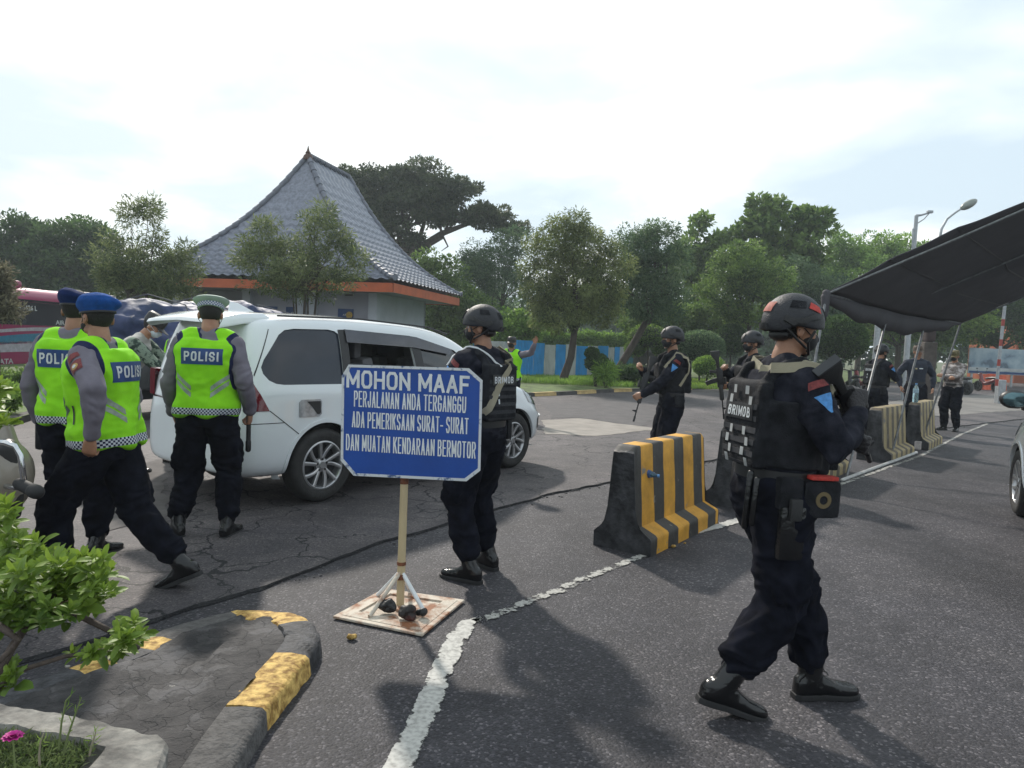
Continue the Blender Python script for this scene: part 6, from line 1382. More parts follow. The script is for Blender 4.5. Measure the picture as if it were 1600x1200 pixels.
def helmet(B, t, patches=True, vox=.006):
    """high-cut combat helmet with side rails, front mount, red patches and chin strap"""
    sc = B.sc; H = B.H; hp = B.hp; nl, nz = 40, 16; rings = []
    def P_(az, el, k=1.0):
        c,s_ = math.cos(az), math.sin(az); x = .108*k*math.cos(el)*c; y = .132*k*math.cos(el)*s_; z = .128*k*math.sin(el)
        return hp(x, y+.004, .142+z)
    vs = []; fs = []
    for i in range(nz+1):
        for j in range(nl):
            az = 2*PI*j/nl; s_ = math.sin(az); side_ = abs(math.cos(az))**2
            lo_ = -.20+.05*side_*(1 if s_ > -.4 else .3)-(.22 if s_ < -.3 else 0)*min(1,(-s_-.3)/.3 if s_ < -.3 else 0)+(.16*max(0,s_-.4)/.6)
            el = lo_+(PI/2-lo_)*(i/nz); vs.append(P_(az, el))
    for i in range(nz):
        for j in range(nl): fs.append((i*nl+j, i*nl+(j+1)%nl, (i+1)*nl+(j+1)%nl, (i+1)*nl+j))
    me = bpy.data.meshes.new('helmet'); me.from_pydata([tuple(v) for v in vs],[],fs); me.materials.append(M_helm)
    o = link(bpy.data.objects.new('helmet', me), t)
    sd_ = o.modifiers.new('s','SOLIDIFY'); sd_.thickness = -.014*sc; sd_.offset = 1; sb = o.modifiers.new('b','SUBSURF'); sb.levels = 1; bake(o); shade(o,60)
    bv = [bvh_of(o)]
    X,Y,Z = H@V((1,0,0)), H@V((0,1,0)), H@V((0,0,1))
    rail = [(-.085,-.012),(-.05,-.03),(-.01,-.022),(.02,.008),(.075,.022),(.082,.040),(.03,.036),(-.01,.012),(-.045,0),(-.08,.010)]
    for sx in (-1,1):
        r = patch('side_rail', [(x*sc,y*sc) for x,y in rail], bv, hp(0,.004,.150), Y, Z, X*sx, M_gunp, o, off=.012, res=.015, th=.014)
        patch('side_panel', [(q[0]*sc,q[1]*sc) for q in ((-.07,.045),(-.005,.052),(.0,.082),(-.055,.078))], bv, hp(0,.004,.150), Y, Z, X*sx, M_vblk, o, off=.003, res=.015)
        mb = MB(); mb.tube([hp(sx*.088,.06,.115),hp(sx*.080,.045,.07),hp(sx*.045,.075,.025),hp(0,.088,.018)],.006*sc,seg=8); mb.tube([hp(sx*.085,-.055,.105),hp(sx*.082,-.012,.075),hp(sx*.070,.045,.045)],.0055*sc,seg=8); mb.build('chin_strap', M_blk, o, smooth=True)
    patch('rear_badge', [(-.036*sc,-.02*sc),(.036*sc,-.02*sc),(.036*sc,.024*sc),(-.036*sc,.024*sc)], bv, hp(0,0,.190), X, Z, -Y, mat('faded_red_badge',(.30,.07,.045),.7,var=.3,vs=60) if patches else M_vblk, o, off=.004, res=.014)
    patch('rear_dial', [(-.03*sc,-.014*sc),(.03*sc,-.014*sc),(.024*sc,.012*sc),(-.024*sc,.012*sc)], bv, hp(0,0,.108), X, Z, -Y, M_gunp, o, off=.012, res=.014, th=.014)
    patch('front_mount', [(q[0]*sc,q[1]*sc) for q in ((-.026,-.028),(.026,-.028),(.032,.02),(.014,.034),(-.014,.034),(-.032,.02))], bv, hp(0,0,.205), X, Z, Y, M_gunp, o, off=.010, res=.014, th=.012)
    if patches:
        for sx in (-1,1): patch('red_badge', [(q[0]*sc,q[1]*sc) for q in ((.008,.045),(.072,.032),(.066,.060),(.02,.072))], bv, hp(0,.004,.160), Y, Z, X*sx, M_red, o, off=.004, res=.014)
    mb = MB(); mb.ell(hp(0,-.045,.085),(.072*sc,.035*sc,.028*sc),H,14); mb.build('neck_pad', M_blk, o, smooth=True)
    return o
def patched_shirt(B, t, m, vox, inf=.018, z0=-.14, seed=0, amp=.009, upto=.97, collar=True, hem=None):
    mb = MB(); B.torso(mb, inf, max(z0,-.05), .48); B.trap(mb, inf*.4); B.arms(mb, inf, upto=upto)
    if hem: B.torso(mb, inf+.010, hem, -.0)
    if collar: mb.tube([B.tp(0,-.012,.46), B.tp(0,-.008,.525)], [.078*B.sc,.064*B.sc], seg=20, round_=False)
    return soft('shirt', mb, vox, m, t, 3, cloth_disp(amp, B, 'shirt', seed))
def trousers(B, t, m, vox, seed=0, pockets=True, bloused=True, amp=.017, up_=.80, bag=.030):
    mb = MB(); B.torso(mb, .020, -.14, .05); B.legs(mb, bag, upto=up_ if bloused else .93, calf=.012 if bloused else .002)
    if pockets:
        for i,(h,k,a,Rf) in enumerate(B.leg):
            sx = -1 if i == 0 else 1; c = h.lerp(k,.72)+(B.Rp@V((sx*.085*B.sc,0,0))); z_ = (h-k).normalized(); x_,y_,_ = frame_from(z_)
            Rm = Matrix((B.Rp@V((1,0,0)), z_.cross(B.Rp@V((1,0,0))).normalized(), z_)).transposed(); mb.box(c,(.045*B.sc,.15*B.sc,.19*B.sc),Rm,bev=.012)
    return soft('trousers', mb, vox, m, t, 3, cloth_disp(amp, B, 'leg', seed))
def belt(B, t, m=None, z=.055, inf=.030, buckle=True):
    mb = MB(); seg = 32
    def rg(z_, k):
        r = []
        for q in range(seg):
            a = 2*PI*q/seg; r.append(B.pel+B.Rp@(V(((.152*B.fat+inf+k)*math.cos(a),(.106*B.fat+inf+k)*math.sin(a),z_))*B.sc))
        return r
    mb.loft([rg(z-.024,-.012),rg(z-.024,0),rg(z+.024,0),rg(z+.024,-.012)],False,closed=True)
    return mb.build('belt', m or M_blk, t, smooth=True, angle=50)
# ---------------------------------------------------------------- high visibility vest
def vest_mat(name='hi_vis'):
    if name in MATS: return MATS[name]
    m, t, p = newmat(name); L = t.links.new
    at = lambda n_: N(t,'ShaderNodeAttribute', attribute_name=n_).outputs['Fac']
    def math_(op, a, b=None, c=None):
        n_ = N(t,'ShaderNodeMath', operation=op)
        for i_,v in enumerate((a,b,c)):
            if v is None: continue
            if isinstance(v,(int,float)): n_.inputs[i_].default_value = v
            else: L(v,n_.inputs[i_])
        return n_.outputs[0]
    tcn = N(t,'ShaderNodeTexCoord'); no_ = N(t,'ShaderNodeTexNoise'); L(tcn.outputs['Object'],no_.inputs['Vector']); no_.inputs['Scale'].default_value = 9; no_.inputs['Detail'].default_value = 5
    r = N(t,'ShaderNodeValToRGB'); L(no_.outputs['Fac'],r.inputs[0]); r.color_ramp.elements[0].position = .3; r.color_ramp.elements[1].position = .7
    r.color_ramp.elements[0].color = (.215,.60,.012,1); r.color_ramp.elements[1].color = (.29,.73,.02,1)
    u, v = at('arc'), at('vz')
    c = .0115
    cu = math_('FLOOR', math_('DIVIDE', u, c)); cv = math_('FLOOR', math_('DIVIDE', v, c)); par = math_('MODULO', math_('ABSOLUTE', math_('ADD', cu, cv)), 2.0)
    band = math_('MULTIPLY', math_('GREATER_THAN', v, c*3), math_('LESS_THAN', v, c*7))
    par = math_('MULTIPLY', math_('GREATER_THAN', par, .5), math_('MULTIPLY', math_('GREATER_THAN', v, c*3.0), math_('LESS_THAN', v, c*7.0)))
    navy = (.014,.018,.06,1)
    mx = N(t,'ShaderNodeMix', data_type='RGBA'); L(band,mx.inputs[0]); L(r.outputs[0],mx.inputs[6]); mx.inputs[7].default_value = navy
    mx2 = N(t,'ShaderNodeMix', data_type='RGBA'); L(par,mx2.inputs[0]); L(mx.outputs[2],mx2.inputs[6]); mx2.inputs[7].default_value = (.55,.58,.62,1)
    pp = math_('LESS_THAN', at('pipe'), .012)
    mx3 = N(t,'ShaderNodeMix', data_type='RGBA'); L(pp,mx3.inputs[0]); L(mx2.outputs[2],mx3.inputs[6]); mx3.inputs[7].default_value = navy
    L(mx3.outputs[2],p.inputs['Base Color']); p.inputs['Roughness'].default_value = .8; p.inputs['Specular IOR Level'].default_value = .2
    n2 = N(t,'ShaderNodeTexNoise'); L(tcn.outputs['Object'],n2.inputs['Vector']); n2.inputs['Scale'].default_value = 300
    bp = N(t,'ShaderNodeBump'); bp.inputs['Strength'].default_value = .3; bp.inputs['Distance'].default_value = .004; L(n2.outputs['Fac'],bp.inputs['Height']); L(bp.outputs[0],p.inputs['Normal'])
    MATS[name] = m; return m
def hivis(B, t, vox, seed=0, z0=-.055, back=True):
    sc = B.sc; mb = MB(); B.torso(mb, .042, z0-.02, .475)
    for i,sx in ((0,-1),(1,1)): mb.tube([B.tp(sx*.055,-.012,.492), B.tp(sx*.10,-.012,.486), B.tp(sx*.148,-.008,.462)], [q*sc for q in (.062,.070,.076)], seg=14)
    Ri = B.R.inverted()
    def loc(P): return (P-np.array(B.pel))@np.array(Ri).T/sc
    def dist_arm(P):
        q = np.full(len(P),9.0)
        for (a,e_,w_) in B.arm:
            a_ = np.array(a); d = np.array(e_)-a_; tt = np.clip(((P-a_)@d)/(d@d),0,1)
            q = np.minimum(q, np.linalg.norm(P-a_-tt[:,None]*d,axis=1)/sc-.078)
        nk = np.array(B.tp(0,-.010,.50)); n2 = np.array(B.tp(0,-.006,.56)); d = n2-nk; tt = np.clip(((P-nk)@d)/(d@d),0,1)
        return np.minimum(q, np.linalg.norm(P-nk-tt[:,None]*d,axis=1)/sc-.070)
    def disp(P,Nn):
        L_ = loc(P); hem = np.clip((.16-L_[:,2])/.14,0,1)
        ru = 1-np.abs(perlin(P*np.array([4,4,7])+seed))*2.2
        return .006*fbm(P*5+seed,2)+.010*np.clip(ru,-.3,1)+.004*np.clip(1-np.abs(perlin(P*np.array([9,9,16])+seed+4))*2.4,-.3,1)+hem*(.012*np.sin(np.arctan2(L_[:,1],L_[:,0])*5+seed)+.008)
    return soft('safety_vest', mb, vox, vest_mat(), t, 3, disp, {'pipe':dist_arm, 'vz':lambda P: loc(P)[:,2]-(z0-.02-.010), 'arc':lambda P: np.arctan2(loc(P)[:,0],-loc(P)[:,1])*.185+1.0})
def vest_trim(B, t, vest, front=False):
    sc = B.sc; bv = [bvh_of(vest)]; X,Y,Z = B.R@V((1,0,0)), B.R@V((0,1,0)), B.R@V((0,0,1))
    O = B.tp(0,0,.355); hw, hh = .140*sc, .056*sc
    pn = patch('back_panel', [(-hw,-hh),(hw,-hh),(hw,hh),(-hw,hh)], bv, O, X, Z, -Y, M_bluel, vest, off=.004, th=.004)
    block_text('lettering', 'POLISI', .066*sc, .232*sc, .0115*sc, [bvh_of(pn)], O, X, Z, -Y, M_letw, pn, off=.0025)
    for sgn,NN,XX in ((1,-Y,X),(1,Y,-X)):
        for sx in (-1,1):
            for k in (0,1):
                z_ = .110-.046*k; pts = [(sx*.175,z_+.095),(sx*.175,z_+.128),(sx*.065,z_+.038),(sx*.065,z_+.005)]
                if sx > 0: pts = pts[::-1]
                patch('reflective_stripe', [(a*sc,(b-.0)*sc) for a,b in pts], bv, B.tp(0,0,0), XX, Z, NN, M_refl if NN == -Y else M_refd, vest, off=.0035, res=.02)
    return bv
def rubber_rod(name, a, b, r, m, parent): mb = MB(); mb.tube([a,b],r,seg=14); return mb.build(name, m, parent, smooth=True)
def beret(B, t, col, seed=0, tilt=14):
    sc = B.sc; hp = B.hp; H = B.H; mb = MB()
    seg = 40; rings = []
    for z_,rx,ry,dr in ((.146,.083,.103,0),(.160,.086,.106,0),(.176,.100,.120,.006),(.196,.112,.131,.016),(.216,.104,.122,.024),(.230,.080,.096,.026),(.236,.04,.05,.022)):
        rings.append([hp(rx*math.cos(q)+dr*.5,.006+ry*math.sin(q),z_-dr*math.cos(q-.5)*.9) for q in [2*PI*k/seg for k in range(seg)]])
    mb.loft(rings); o = soft('beret', mb, .006, mat('beret_'+('navy' if seed == 6 else 'blue'), col, .85, var=.25, vs=14, bump=.7, bs=260, spec=.15), t, 2, lambda P,Nn: fbm(P*12+seed,2)*.006)
    mb = MB(); rings = []
    for z_,k in ((.143,1.0),(.143,1.045),(.153,1.045),(.153,1.0)): rings.append([hp(.083*k*math.cos(2*PI*q/seg),.006+.103*k*math.sin(2*PI*q/seg),z_) for q in range(seg)])
    mb.loft(rings, False, closed=True); mb.build('band', M_blk, o, smooth=True)
    mb = MB(); mb.disc(hp(-.045,.100,.200), H@V((-.3,1,.2)), 0, .018*sc, .004, 16); mb.build('cap_badge', M_steel, o, smooth=True)
    return o
def peaked_cap(B, t):
    sc = B.sc; hp = B.hp; H = B.H; seg = 48; rings = []
    for z_,rx,ry,lift in ((.150,.084,.104,0),(.186,.088,.108,.006),(.192,.098,.118,.008),(.216,.122,.142,.020),(.228,.124,.146,.026),(.240,.108,.128,.026),(.247,.06,.075,.022)):
        rings.append([hp(rx*math.cos(2*PI*q/seg),.004+ry*math.sin(2*PI*q/seg),z_+lift*math.sin(2*PI*q/seg)*.8) for q in range(seg)])
    mcap = mat('cap_pale_green', (.34,.42,.37), .75, var=.08, vs=20, bump=.4, bs=300)
    mb = MB(); mb.loft(rings); o = mb.build('peaked_cap', mcap, t, smooth=True, angle=60)
    mb = MB(); mb2 = MB()
    for q in range(56):
        for r_ in range(3):
            a0, a1 = 2*PI*q/56, 2*PI*(q+1)/56; z0_, z1_ = .157+.0095*r_, .157+.0095*(r_+1)
            v = [hp((.0895+.004*(z-.157)/.03)*math.cos(a),.004+(.1095+.004*(z-.157)/.03)*math.sin(a),z+.004*math.sin(a)) for a,z in ((a0,z0_),(a1,z0_),(a1,z1_),(a0,z1_))]
            (mb if (q+r_)%2 else mb2).add(v,[(0,1,2,3)])
    b1 = mb.build('checker_band', M_letw, o); mb2.build('band_squares', M_bluel, b1)
    mb = MB(); vs = []; 
    for q in range(13):
        a = rad(35+110*q/12); vs += [hp(.086*math.cos(a),.004+.106*math.sin(a),.158), hp(.094*math.cos(a),.004+.160*math.sin(a)+.0,.140)]
    mb.add(vs,[(2*q,2*q+1,2*q+3,2*q+2) for q in range(12)]); v_ = mb.build('visor', M_blk, o); sd_ = v_.modifiers.new('s','SOLIDIFY'); sd_.thickness = .004; bake(v_)
    return o
def soft_cap(B, t, m, brim=True, tall=.0):
    sc = B.sc; hp = B.hp; seg = 40; rings = []
    for z_,rx,ry in ((.140,.084,.104),(.175,.087,.108),(.225+tall,.086,.106),(.247+tall,.066,.084),(.250+tall,.02,.03)):
        rings.append([hp(rx*math.cos(2*PI*q/seg),.004+ry*math.sin(2*PI*q/seg),z_) for q in range(seg)])
    mb = MB(); mb.loft(rings); o = mb.build('cap', m, t, smooth=True, angle=60)
    if brim:
        mb = MB(); vs = []
        for q in range(13):
            a = rad(30+120*q/12); vs += [hp(.086*math.cos(a),.004+.106*math.sin(a),.148), hp(.090*math.cos(a),.010+.172*math.sin(a),.132)]
        mb.add(vs,[(2*q,2*q+1,2*q+3,2*q+2) for q in range(12)]); v_ = mb.build('visor', m, o); sd_ = v_.modifiers.new('s','SOLIDIFY'); sd_.thickness = .004; bake(v_)
    return o
# ---------------------------------------------------------------- tactical vest
def tac_vest(B, t, vox, detail=True, lettering='BRIMOB', seed=0, checks=False):
    sc = B.sc; mb = MB(); tp = B.tp; R = B.R
    B.torso(mb, .034, .03, .40, bx=1.0, by=1.05)
    mb.box(tp(0,-.150,.255),(.30*sc,.06*sc,.36*sc),R,bev=.022); mb.box(tp(0,.140,.235),(.28*sc,.07*sc,.34*sc),R,bev=.022)
    for sx in (-1,1):
        mb.tube([tp(sx*.105,-.140,.40), tp(sx*.112,-.10,.475), tp(sx*.112,0,.515), tp(sx*.108,.10,.47), tp(sx*.10,.140,.39)], [.038*sc]*5, seg=12, ell=.62, up=R@V((1,0,0)))
    o = soft('tactical_vest', mb, vox, M_vblk, t, 2, lambda P,Nn: fbm(P*14+seed,3)*.005)
    bv = [bvh_of(o)]; X,Y,Z = R@V((1,0,0)), R@V((0,1,0)), R@V((0,0,1))
    if detail:
        for k in range(3):
            mb = MB(); mb.box(tp(-.085+.085*k,.198,.165),(.072*sc,.045*sc,.15*sc),R,bev=.010); p_ = mb.build('pouch', M_vblk, o, smooth=True)
            mb = MB(); mb.box(tp(-.085+.085*k,.215,.225),(.074*sc,.02*sc,.05*sc),R,bev=.006); mb.build('flap', M_vblk, p_, smooth=True)
        # rows of webbing across the back and sides
        for k in range(6):
            z_ = .085+.048*k
            patch('webbing', [(-.13*sc,-.011*sc),(.13*sc,-.011*sc),(.13*sc,.011*sc),(-.13*sc,.011*sc)], bv, tp(0,0,z_), X, Z, -Y, mat('webbing',(.020,.021,.026),.8,var=.3,vs=90), o, off=.004, th=.003)
    hw, hh = .105*sc, .032*sc
    pn = patch('name_panel', [(-hw,-hh),(hw,-hh),(hw,hh),(-hw,hh)], bv, tp(0,0,.335 if not checks else .30), X, Z, -Y, M_blk, o, off=.007, th=.005)
    block_text('lettering', lettering, .042*sc, .180*sc, .0075*sc, [bvh_of(pn)], tp(0,0,.335 if not checks else .30), X, Z, -Y, M_letw, pn, off=.0025)
    if checks:
        for sx in (-1,1):
            for k in range(9):
                if k in (5,6): continue
                z_ = .055+.042*k; w_ = .020
                for c in (0,1):
                    if (k+c)%2: continue
                    x_ = sx*(.052+.030*c) if True else 0
                    patch('reflective_square', [((x_-.013)*sc,(z_-.017)*sc),((x_+.013)*sc,(z_-.017)*sc),((x_+.013)*sc,(z_+.017)*sc),((x_-.013)*sc,(z_+.017)*sc)], bv, tp(0,0,0), X, Z, -Y, mat('check_grey',(.33,.34,.34),.6), o, off=.0085, res=.03)
    else:
        for k in range(2): patch('reflective_square', [(-.050*sc,(.185+.05*k)*sc),(-.036*sc,(.185+.05*k)*sc),(-.036*sc,(.215+.05*k)*sc),(-.050*sc,(.215+.05*k)*sc)], bv, tp(0,0,0), X, Z, -Y, M_letw, o, off=.0085, res=.03)
    return o, bv
def strap(name, B, t, pts, w_, m, bvhs, push=.008, th=.004):
    """a flat strap lying over the body: pts in torso frame, pushed out of the surface"""
    P_ = dens([V(p)*1.0 for p in pts], .03); mb = MB(); rows = []
    P_ = [B.tp(*p) for p in P_]; cen = [B.tp(0,0,max(.0,min(.46,(B.R.inverted()@(p-B.pel)).z/B.sc))) for p in P_]
    Q = []
    for p,c in zip(P_,cen):
        d = (p-c).normalized(); best = None
        for b in bvhs:
            h = b.ray_cast(p+d*.3, -d, .6)
            if h[0] is not None and (best is None or h[3] < best): best = h[3]
        Q.append((p+d*.3-d*(best-push) if best is not None else p, d))
    for i in range(len(Q)):
        q,d = Q[i]; tg = (Q[min(i+1,len(Q)-1)][0]-Q[max(i-1,0)][0]).normalized(); s_ = tg.cross(d).normalized()*w_/2
        rows.append([q-s_, q+s_, q+s_-d*th, q-s_-d*th])
    mb.loft(rows); return mb.build(name, m, t, smooth=True, angle=50)
# ---------------------------------------------------------------- rifle
def rifle(label, butt, muzzle, up, sc=1.0, group=None, world=None, L_=.86):
    """assault rifle with its butt plate at butt and its muzzle at muzzle (world points)"""
    butt, muzzle = V(butt), V(muzzle); d = (muzzle-butt).normalized(); up = V(up); up = (up-d*up.dot(d)).normalized(); side_ = d.cross(up)
    t = thing('rifle', label, 'rifle', butt, 0, group); k = (muzzle-butt).length/L_
    Rm = Matrix((side_, d, up)).transposed(); Q = lambda x,y,z: Rm@(V((x,y,z))*k)
    mb = MB(); mb.box(Q(0,.33,.0),(.034*k,.24*k,.062*k),Rm,bev=.006); mb.box(Q(0,.34,.038),(.022*k,.22*k,.02*k),Rm,bev=.003); rc = mb.build('receiver', M_metal, t, smooth=True)
    mb = MB(); mb.box(Q(0,.52,.008),(.044*k,.20*k,.052*k),Rm,bev=.012); mb.build('handguard', M_gunp, t, smooth=True)
    mb = MB(); mb.tube([Q(0,.40,.010),Q(0,.80,.010)],.0085*k,seg=12,round_=False); mb.build('barrel', M_metal, t, smooth=True)
    mb = MB(); mb.tube([Q(0,.79,.010),Q(0,.86,.010)],.0125*k,seg=12,round_=False); mb.build('flash_hider', M_metal, t, smooth=True)
    mb = MB(); mb.prism([(0,-.075),(.0,.030),(.05,.030),(.10,.014),(.22,.014),(.22,-.018),(.12,-.026),(.04,-.080)], Q(-.018,0,0), d*k, up*k, side_, .036*k); mb.build('stock', M_gunp, t, bevel=.004*k, smooth=True)
    mb = MB(); mb.box(Q(0,-.002,-.024),(.042*k,.012*k,.112*k),Rm,bev=.005*k); mb.build('butt_pad', mat('butt_rubber',(.028,.03,.034),.6,var=.3), t, smooth=True)
    mb = MB(); mb.prism([(.24,-.02),(.275,-.02),(.26,-.115),(.222,-.108)], Q(-.013,0,0), d*k, up*k, side_, .026*k); mb.build('grip', M_gunp, t, bevel=.004*k)
    mb = MB(); mb.prism([(.33,-.02),(.385,-.02),(.395,-.10),(.415,-.165),(.362,-.178),(.340,-.105)], Q(-.013,0,0), d*k, up*k, side_, .026*k); mb.build('magazine', M_metal, t, bevel=.003*k)
    mb = MB(); mb.tube([Q(0,.335,.068),Q(0,.42,.068)],.018*k,seg=14,round_=False); mb.box(Q(0,.375,.050),(.02*k,.04*k,.02*k),Rm); mb.build('sight', M_gunp, t, smooth=True)
    mb = MB(); mb.prism([(.71,.015),(.74,.015),(.732,.062),(.722,.062)], Q(-.005,0,0), d*k, up*k, side_, .010*k); mb.build('front_sight', M_metal, t)
    return t
def mkperson(label, x, y, face, group=None): return thing('person', label, 'person', (x,y,0), rad(face-90), group)
def toworld(t, p): return Matrix.Translation(t.location)@Matrix.Rotation(t.rotation_euler.z,4,'Z')@V(p)
def tolocal(t, p): return (Matrix.Translation(t.location)@Matrix.Rotation(t.rotation_euler.z,4,'Z')).inverted()@V(p)
GV = 'officers in yellow-green vests'; GBR = 'helmeted officers in black uniform'
def arm_badges(B, t, sh, i, red=True, blue=True):
    a,e_,w_ = B.arm[i]; bv = [bvh_of(sh)]; sx = -1 if i == 0 else 1; z = (a-e_).normalized(); x = B.R@V((sx,0,0)); x = (x-z*x.dot(z)).normalized(); y = z.cross(x)
    sc = B.sc
    if red: patch('shoulder_badge', [(-.045*sc,-.012*sc),(.045*sc,-.012*sc),(.035*sc,.018*sc),(-.035*sc,.018*sc)], bv, a.lerp(e_,.12), y, z, x, M_redp, sh, off=.005, res=.015, far=.15)
    if blue: patch('sleeve_badge', [(-.038*sc,.032*sc),(.038*sc,.032*sc),(.004*sc,-.045*sc),(-.004*sc,-.045*sc)], bv, a.lerp(e_,.38), y, z, x, M_bluep, sh, off=.005, res=.015, far=.15)
def brimob(label, x, y, face, B, vox=.009, detail=True, checks=False, gloves=(), slings=True, patches=True, seed=0, knee=False, fmask=True):
    t = mkperson(label, x, y, face, GBR)
    skin_body(B, t, min(vox,.0065), gloves); sh = patched_shirt(B, t, M_navy, vox, seed=seed); tr = trousers(B, t, M_trou, vox, seed=seed+2, up_=.72 if checks else .76, bag=.040 if checks else .030, amp=.022 if checks else .017)
    boot(B,0,t,vox*.85); boot(B,1,t,vox*.85); belt(B,t)
    for i in gloves:
        mb = MB(); B.hand(mb, i, .0025); a,e_,w_ = B.arm[i]; mb.tube([w_-(w_-e_).normalized()*.05, w_],[.034*B.sc,.031*B.sc],seg=14); soft('glove', mb, .005, M_glove, t, 1)
    v, bv = tac_vest(B, t, vox, detail, seed=seed, checks=checks)
    helmet(B, t, patches=checks); hair(B, t, .07); eyes(B, t)
    if fmask: mask(B, t)
    for i in (0,1): arm_badges(B, t, sh, i)
    # belt kit
    for sx,yy,w_,nm in ((-1,-.03,.07,'pouch'),(1,-.04,.075,'pouch')):
        mb = MB(); mb.box(B.pel+B.Rp@(V((sx*.200,yy,.0))*B.sc),(.05*B.sc,.10*B.sc,.13*B.sc),B.Rp,bev=.014); mb.build(nm, M_vblk, t, smooth=True)
    return t, sh, v, bv
# --- P10: large officer walking to the right in front
def at(px, py): g_ = G(px,py); return g_.x, g_.y
cx_, cy_ = 1.14, 3.15
fR = G(1130,1118); fL = G(1268,1090)
face = 9
t0 = mkperson('x',cx_,cy_,face); lr = tolocal(t0, fR); ll = tolocal(t0, fL); bpy.data.objects.remove(t0)
hipx, hipy = .0, .0
B = Body(1.012, fat=1.10, lean=3, twist=2, head=(-2,8,0), pelv=(0,0), drop=.02,
         rf=(lr.x,lr.y,.035,-4,16), lf=(ll.x,ll.y,0,0,0), rknee=(0,1,0), lknee=(0,1,0),
         rh=(.15,.27,1.26), rel=(.5,.1,-1), lh=(-.02,.36,1.12), lel=(-.7,-.2,-1),
         rhand=dict(d=(-.25,.15,1),n=(-1,.25,.1),curl=1.0,thumb=.9), lhand=dict(d=(.9,.3,-.1),n=(0,-1,.2),curl=.95,thumb=.8))
PC, shC, vC, bvC = brimob('helmeted officer in black walking right in the foreground, gloved fist raised', cx_, cy_, face, B, vox=.0075, checks=True, gloves=(0,1), seed=3)
BC_ = B
# tan sling round the neck, drop-leg holster, elbow guard, waist bag with red edge
ns = [bvh_of(vC), bvh_of(shC)]
strap('sling', B, PC, [(-.12,.12,.36),(-.10,-.02,.50),(-.06,-.085,.492),(0,-.105,.478),(.08,-.09,.480),(.125,-.03,.49),(.13,.08,.46),(.08,.16,.38),(.0,.20,.30)], .042, M_tan, ns, push=.012)
h_,k_,a_,Rf_ = B.leg[1]
mb = MB(); c_ = h_.lerp(k_,.25)+V((.115,-.03,0)); mb.box(c_,(.045,.11,.22),B.Rp,bev=.015); hl = mb.build('leg_holster', M_leath, PC, smooth=True)
mb = MB(); mb.box(c_+V((.03,0,.10)),(.03,.05,.09),B.Rp,bev=.01); mb.build('pistol_grip', M_gunp, hl, smooth=True)
mb = MB(); mb.box(B.pel+B.Rp@V((.175,.10,-.02)),(.10,.17,.16),B.Rp,bev=.03); wb = mb.build('waist_bag', M_vblk, PC, smooth=True)
mb = MB(); mb.box(B.pel+B.Rp@V((.205,.10,.068)),(.05,.12,.018),B.Rp,bev=.006); mb.build('red_edge', M_red, wb, smooth=True)
mb = MB(); mb.disc(B.pel+B.Rp@V((.222,.10,-.02)), B.Rp@V((1,0,0)), .018, .034, .006, 20); mb.build('bag_badge', mat('dull_brass',(.16,.12,.06),.5,metal=.4), wb, smooth=True)
e_ = B.arm[1][1]; pass
mb = MB(); mb.tube([B.tp(.125,-.175,.06),B.tp(.125,-.178,-.16)],.014,seg=10); mb.tube([B.tp(.16,-.165,.04),B.tp(.16,-.168,-.14)],.012,seg=10); mb.build('hanging_cuffs_case', M_leath, PC, smooth=True)
# --- P6: officer behind the sign
B = Body(.985, fat=1.07, lean=1, twist=-6, head=(22,2,0), rf=(.17,.02,0,-14,0), lf=(-.14,-.06,0,4,0),
         rh=(.22,.30,1.12), rel=(1,-.4,-.6), lh=(-.06,.36,1.16), lel=(-1,-.4,-.6), rhand=dict(curl=.9,n=(-1,0,0)), lhand=dict(curl=.9,n=(1,0,0)))
px6, py6 = at(742,898)
P6, sh6, v6, bv6 = brimob('helmeted officer in black standing behind the blue sign with a tan strap across his back', px6, py6, 146, B, vox=.009, seed=11)
strap('sling', B, P6, [(.06,.14,.30),(.13,.08,.47),(.10,-.02,.51),(.06,-.15,.42),(-.04,-.18,.30),(-.12,-.17,.16),(-.17,-.08,.08)], .045, M_tan, [bvh_of(v6),bvh_of(sh6)], push=.010)
for pts in ([(-.20,.05,.42),(-.12,.02,.53),(-.05,-.10,.50),(-.02,-.18,.42)],):
    strap('cord', B, P6, pts, .012, M_letw, [bvh_of(v6),bvh_of(sh6)], push=.010, th=.006)
# --- P8: officer beyond the barrier with a rifle held down
B = Body(1.0, lean=2, twist=0, head=(4,2,0), rf=(.13,.0,0,-8,0), lf=(-.13,0,0,8,0),
         rh=(.04,.34,1.26), rel=(1,-.3,-1), lh=(-.10,.34,1.00), lel=(-1,-.7,-.2), lhand=dict(d=(.1,.9,-.4),n=(1,0,-.2),curl=.95,thumb=.9), rhand=dict(d=(-.6,.3,.7),n=(-.4,1,0),curl=.95,thumb=.8))
p = G(1042,757); P8, sh8, v8, bv8 = brimob('helmeted officer in black facing left beyond the near barrier with his rifle pointing down', p.x, p.y, 183, B, vox=.011, seed=17)
strap('sling', B, P8, [(-.15,.10,.36),(-.125,.0,.50),(-.10,-.10,.46),(-.14,-.13,.30),(-.19,-.04,.16)], .03, M_tan, [bvh_of(v8),bvh_of(sh8)], push=.010)
w_ = toworld(P8, B.arm[0][2]); w2 = toworld(P8, B.arm[1][2])
dd = A(992,660,8.6)-A(1020,560,8.6)
rifle('rifle held muzzle down by the officer beyond the near barrier', A(1019,558,w2.y-.02), A(991,659,w_.y-.05), V((-1,0,.2)))
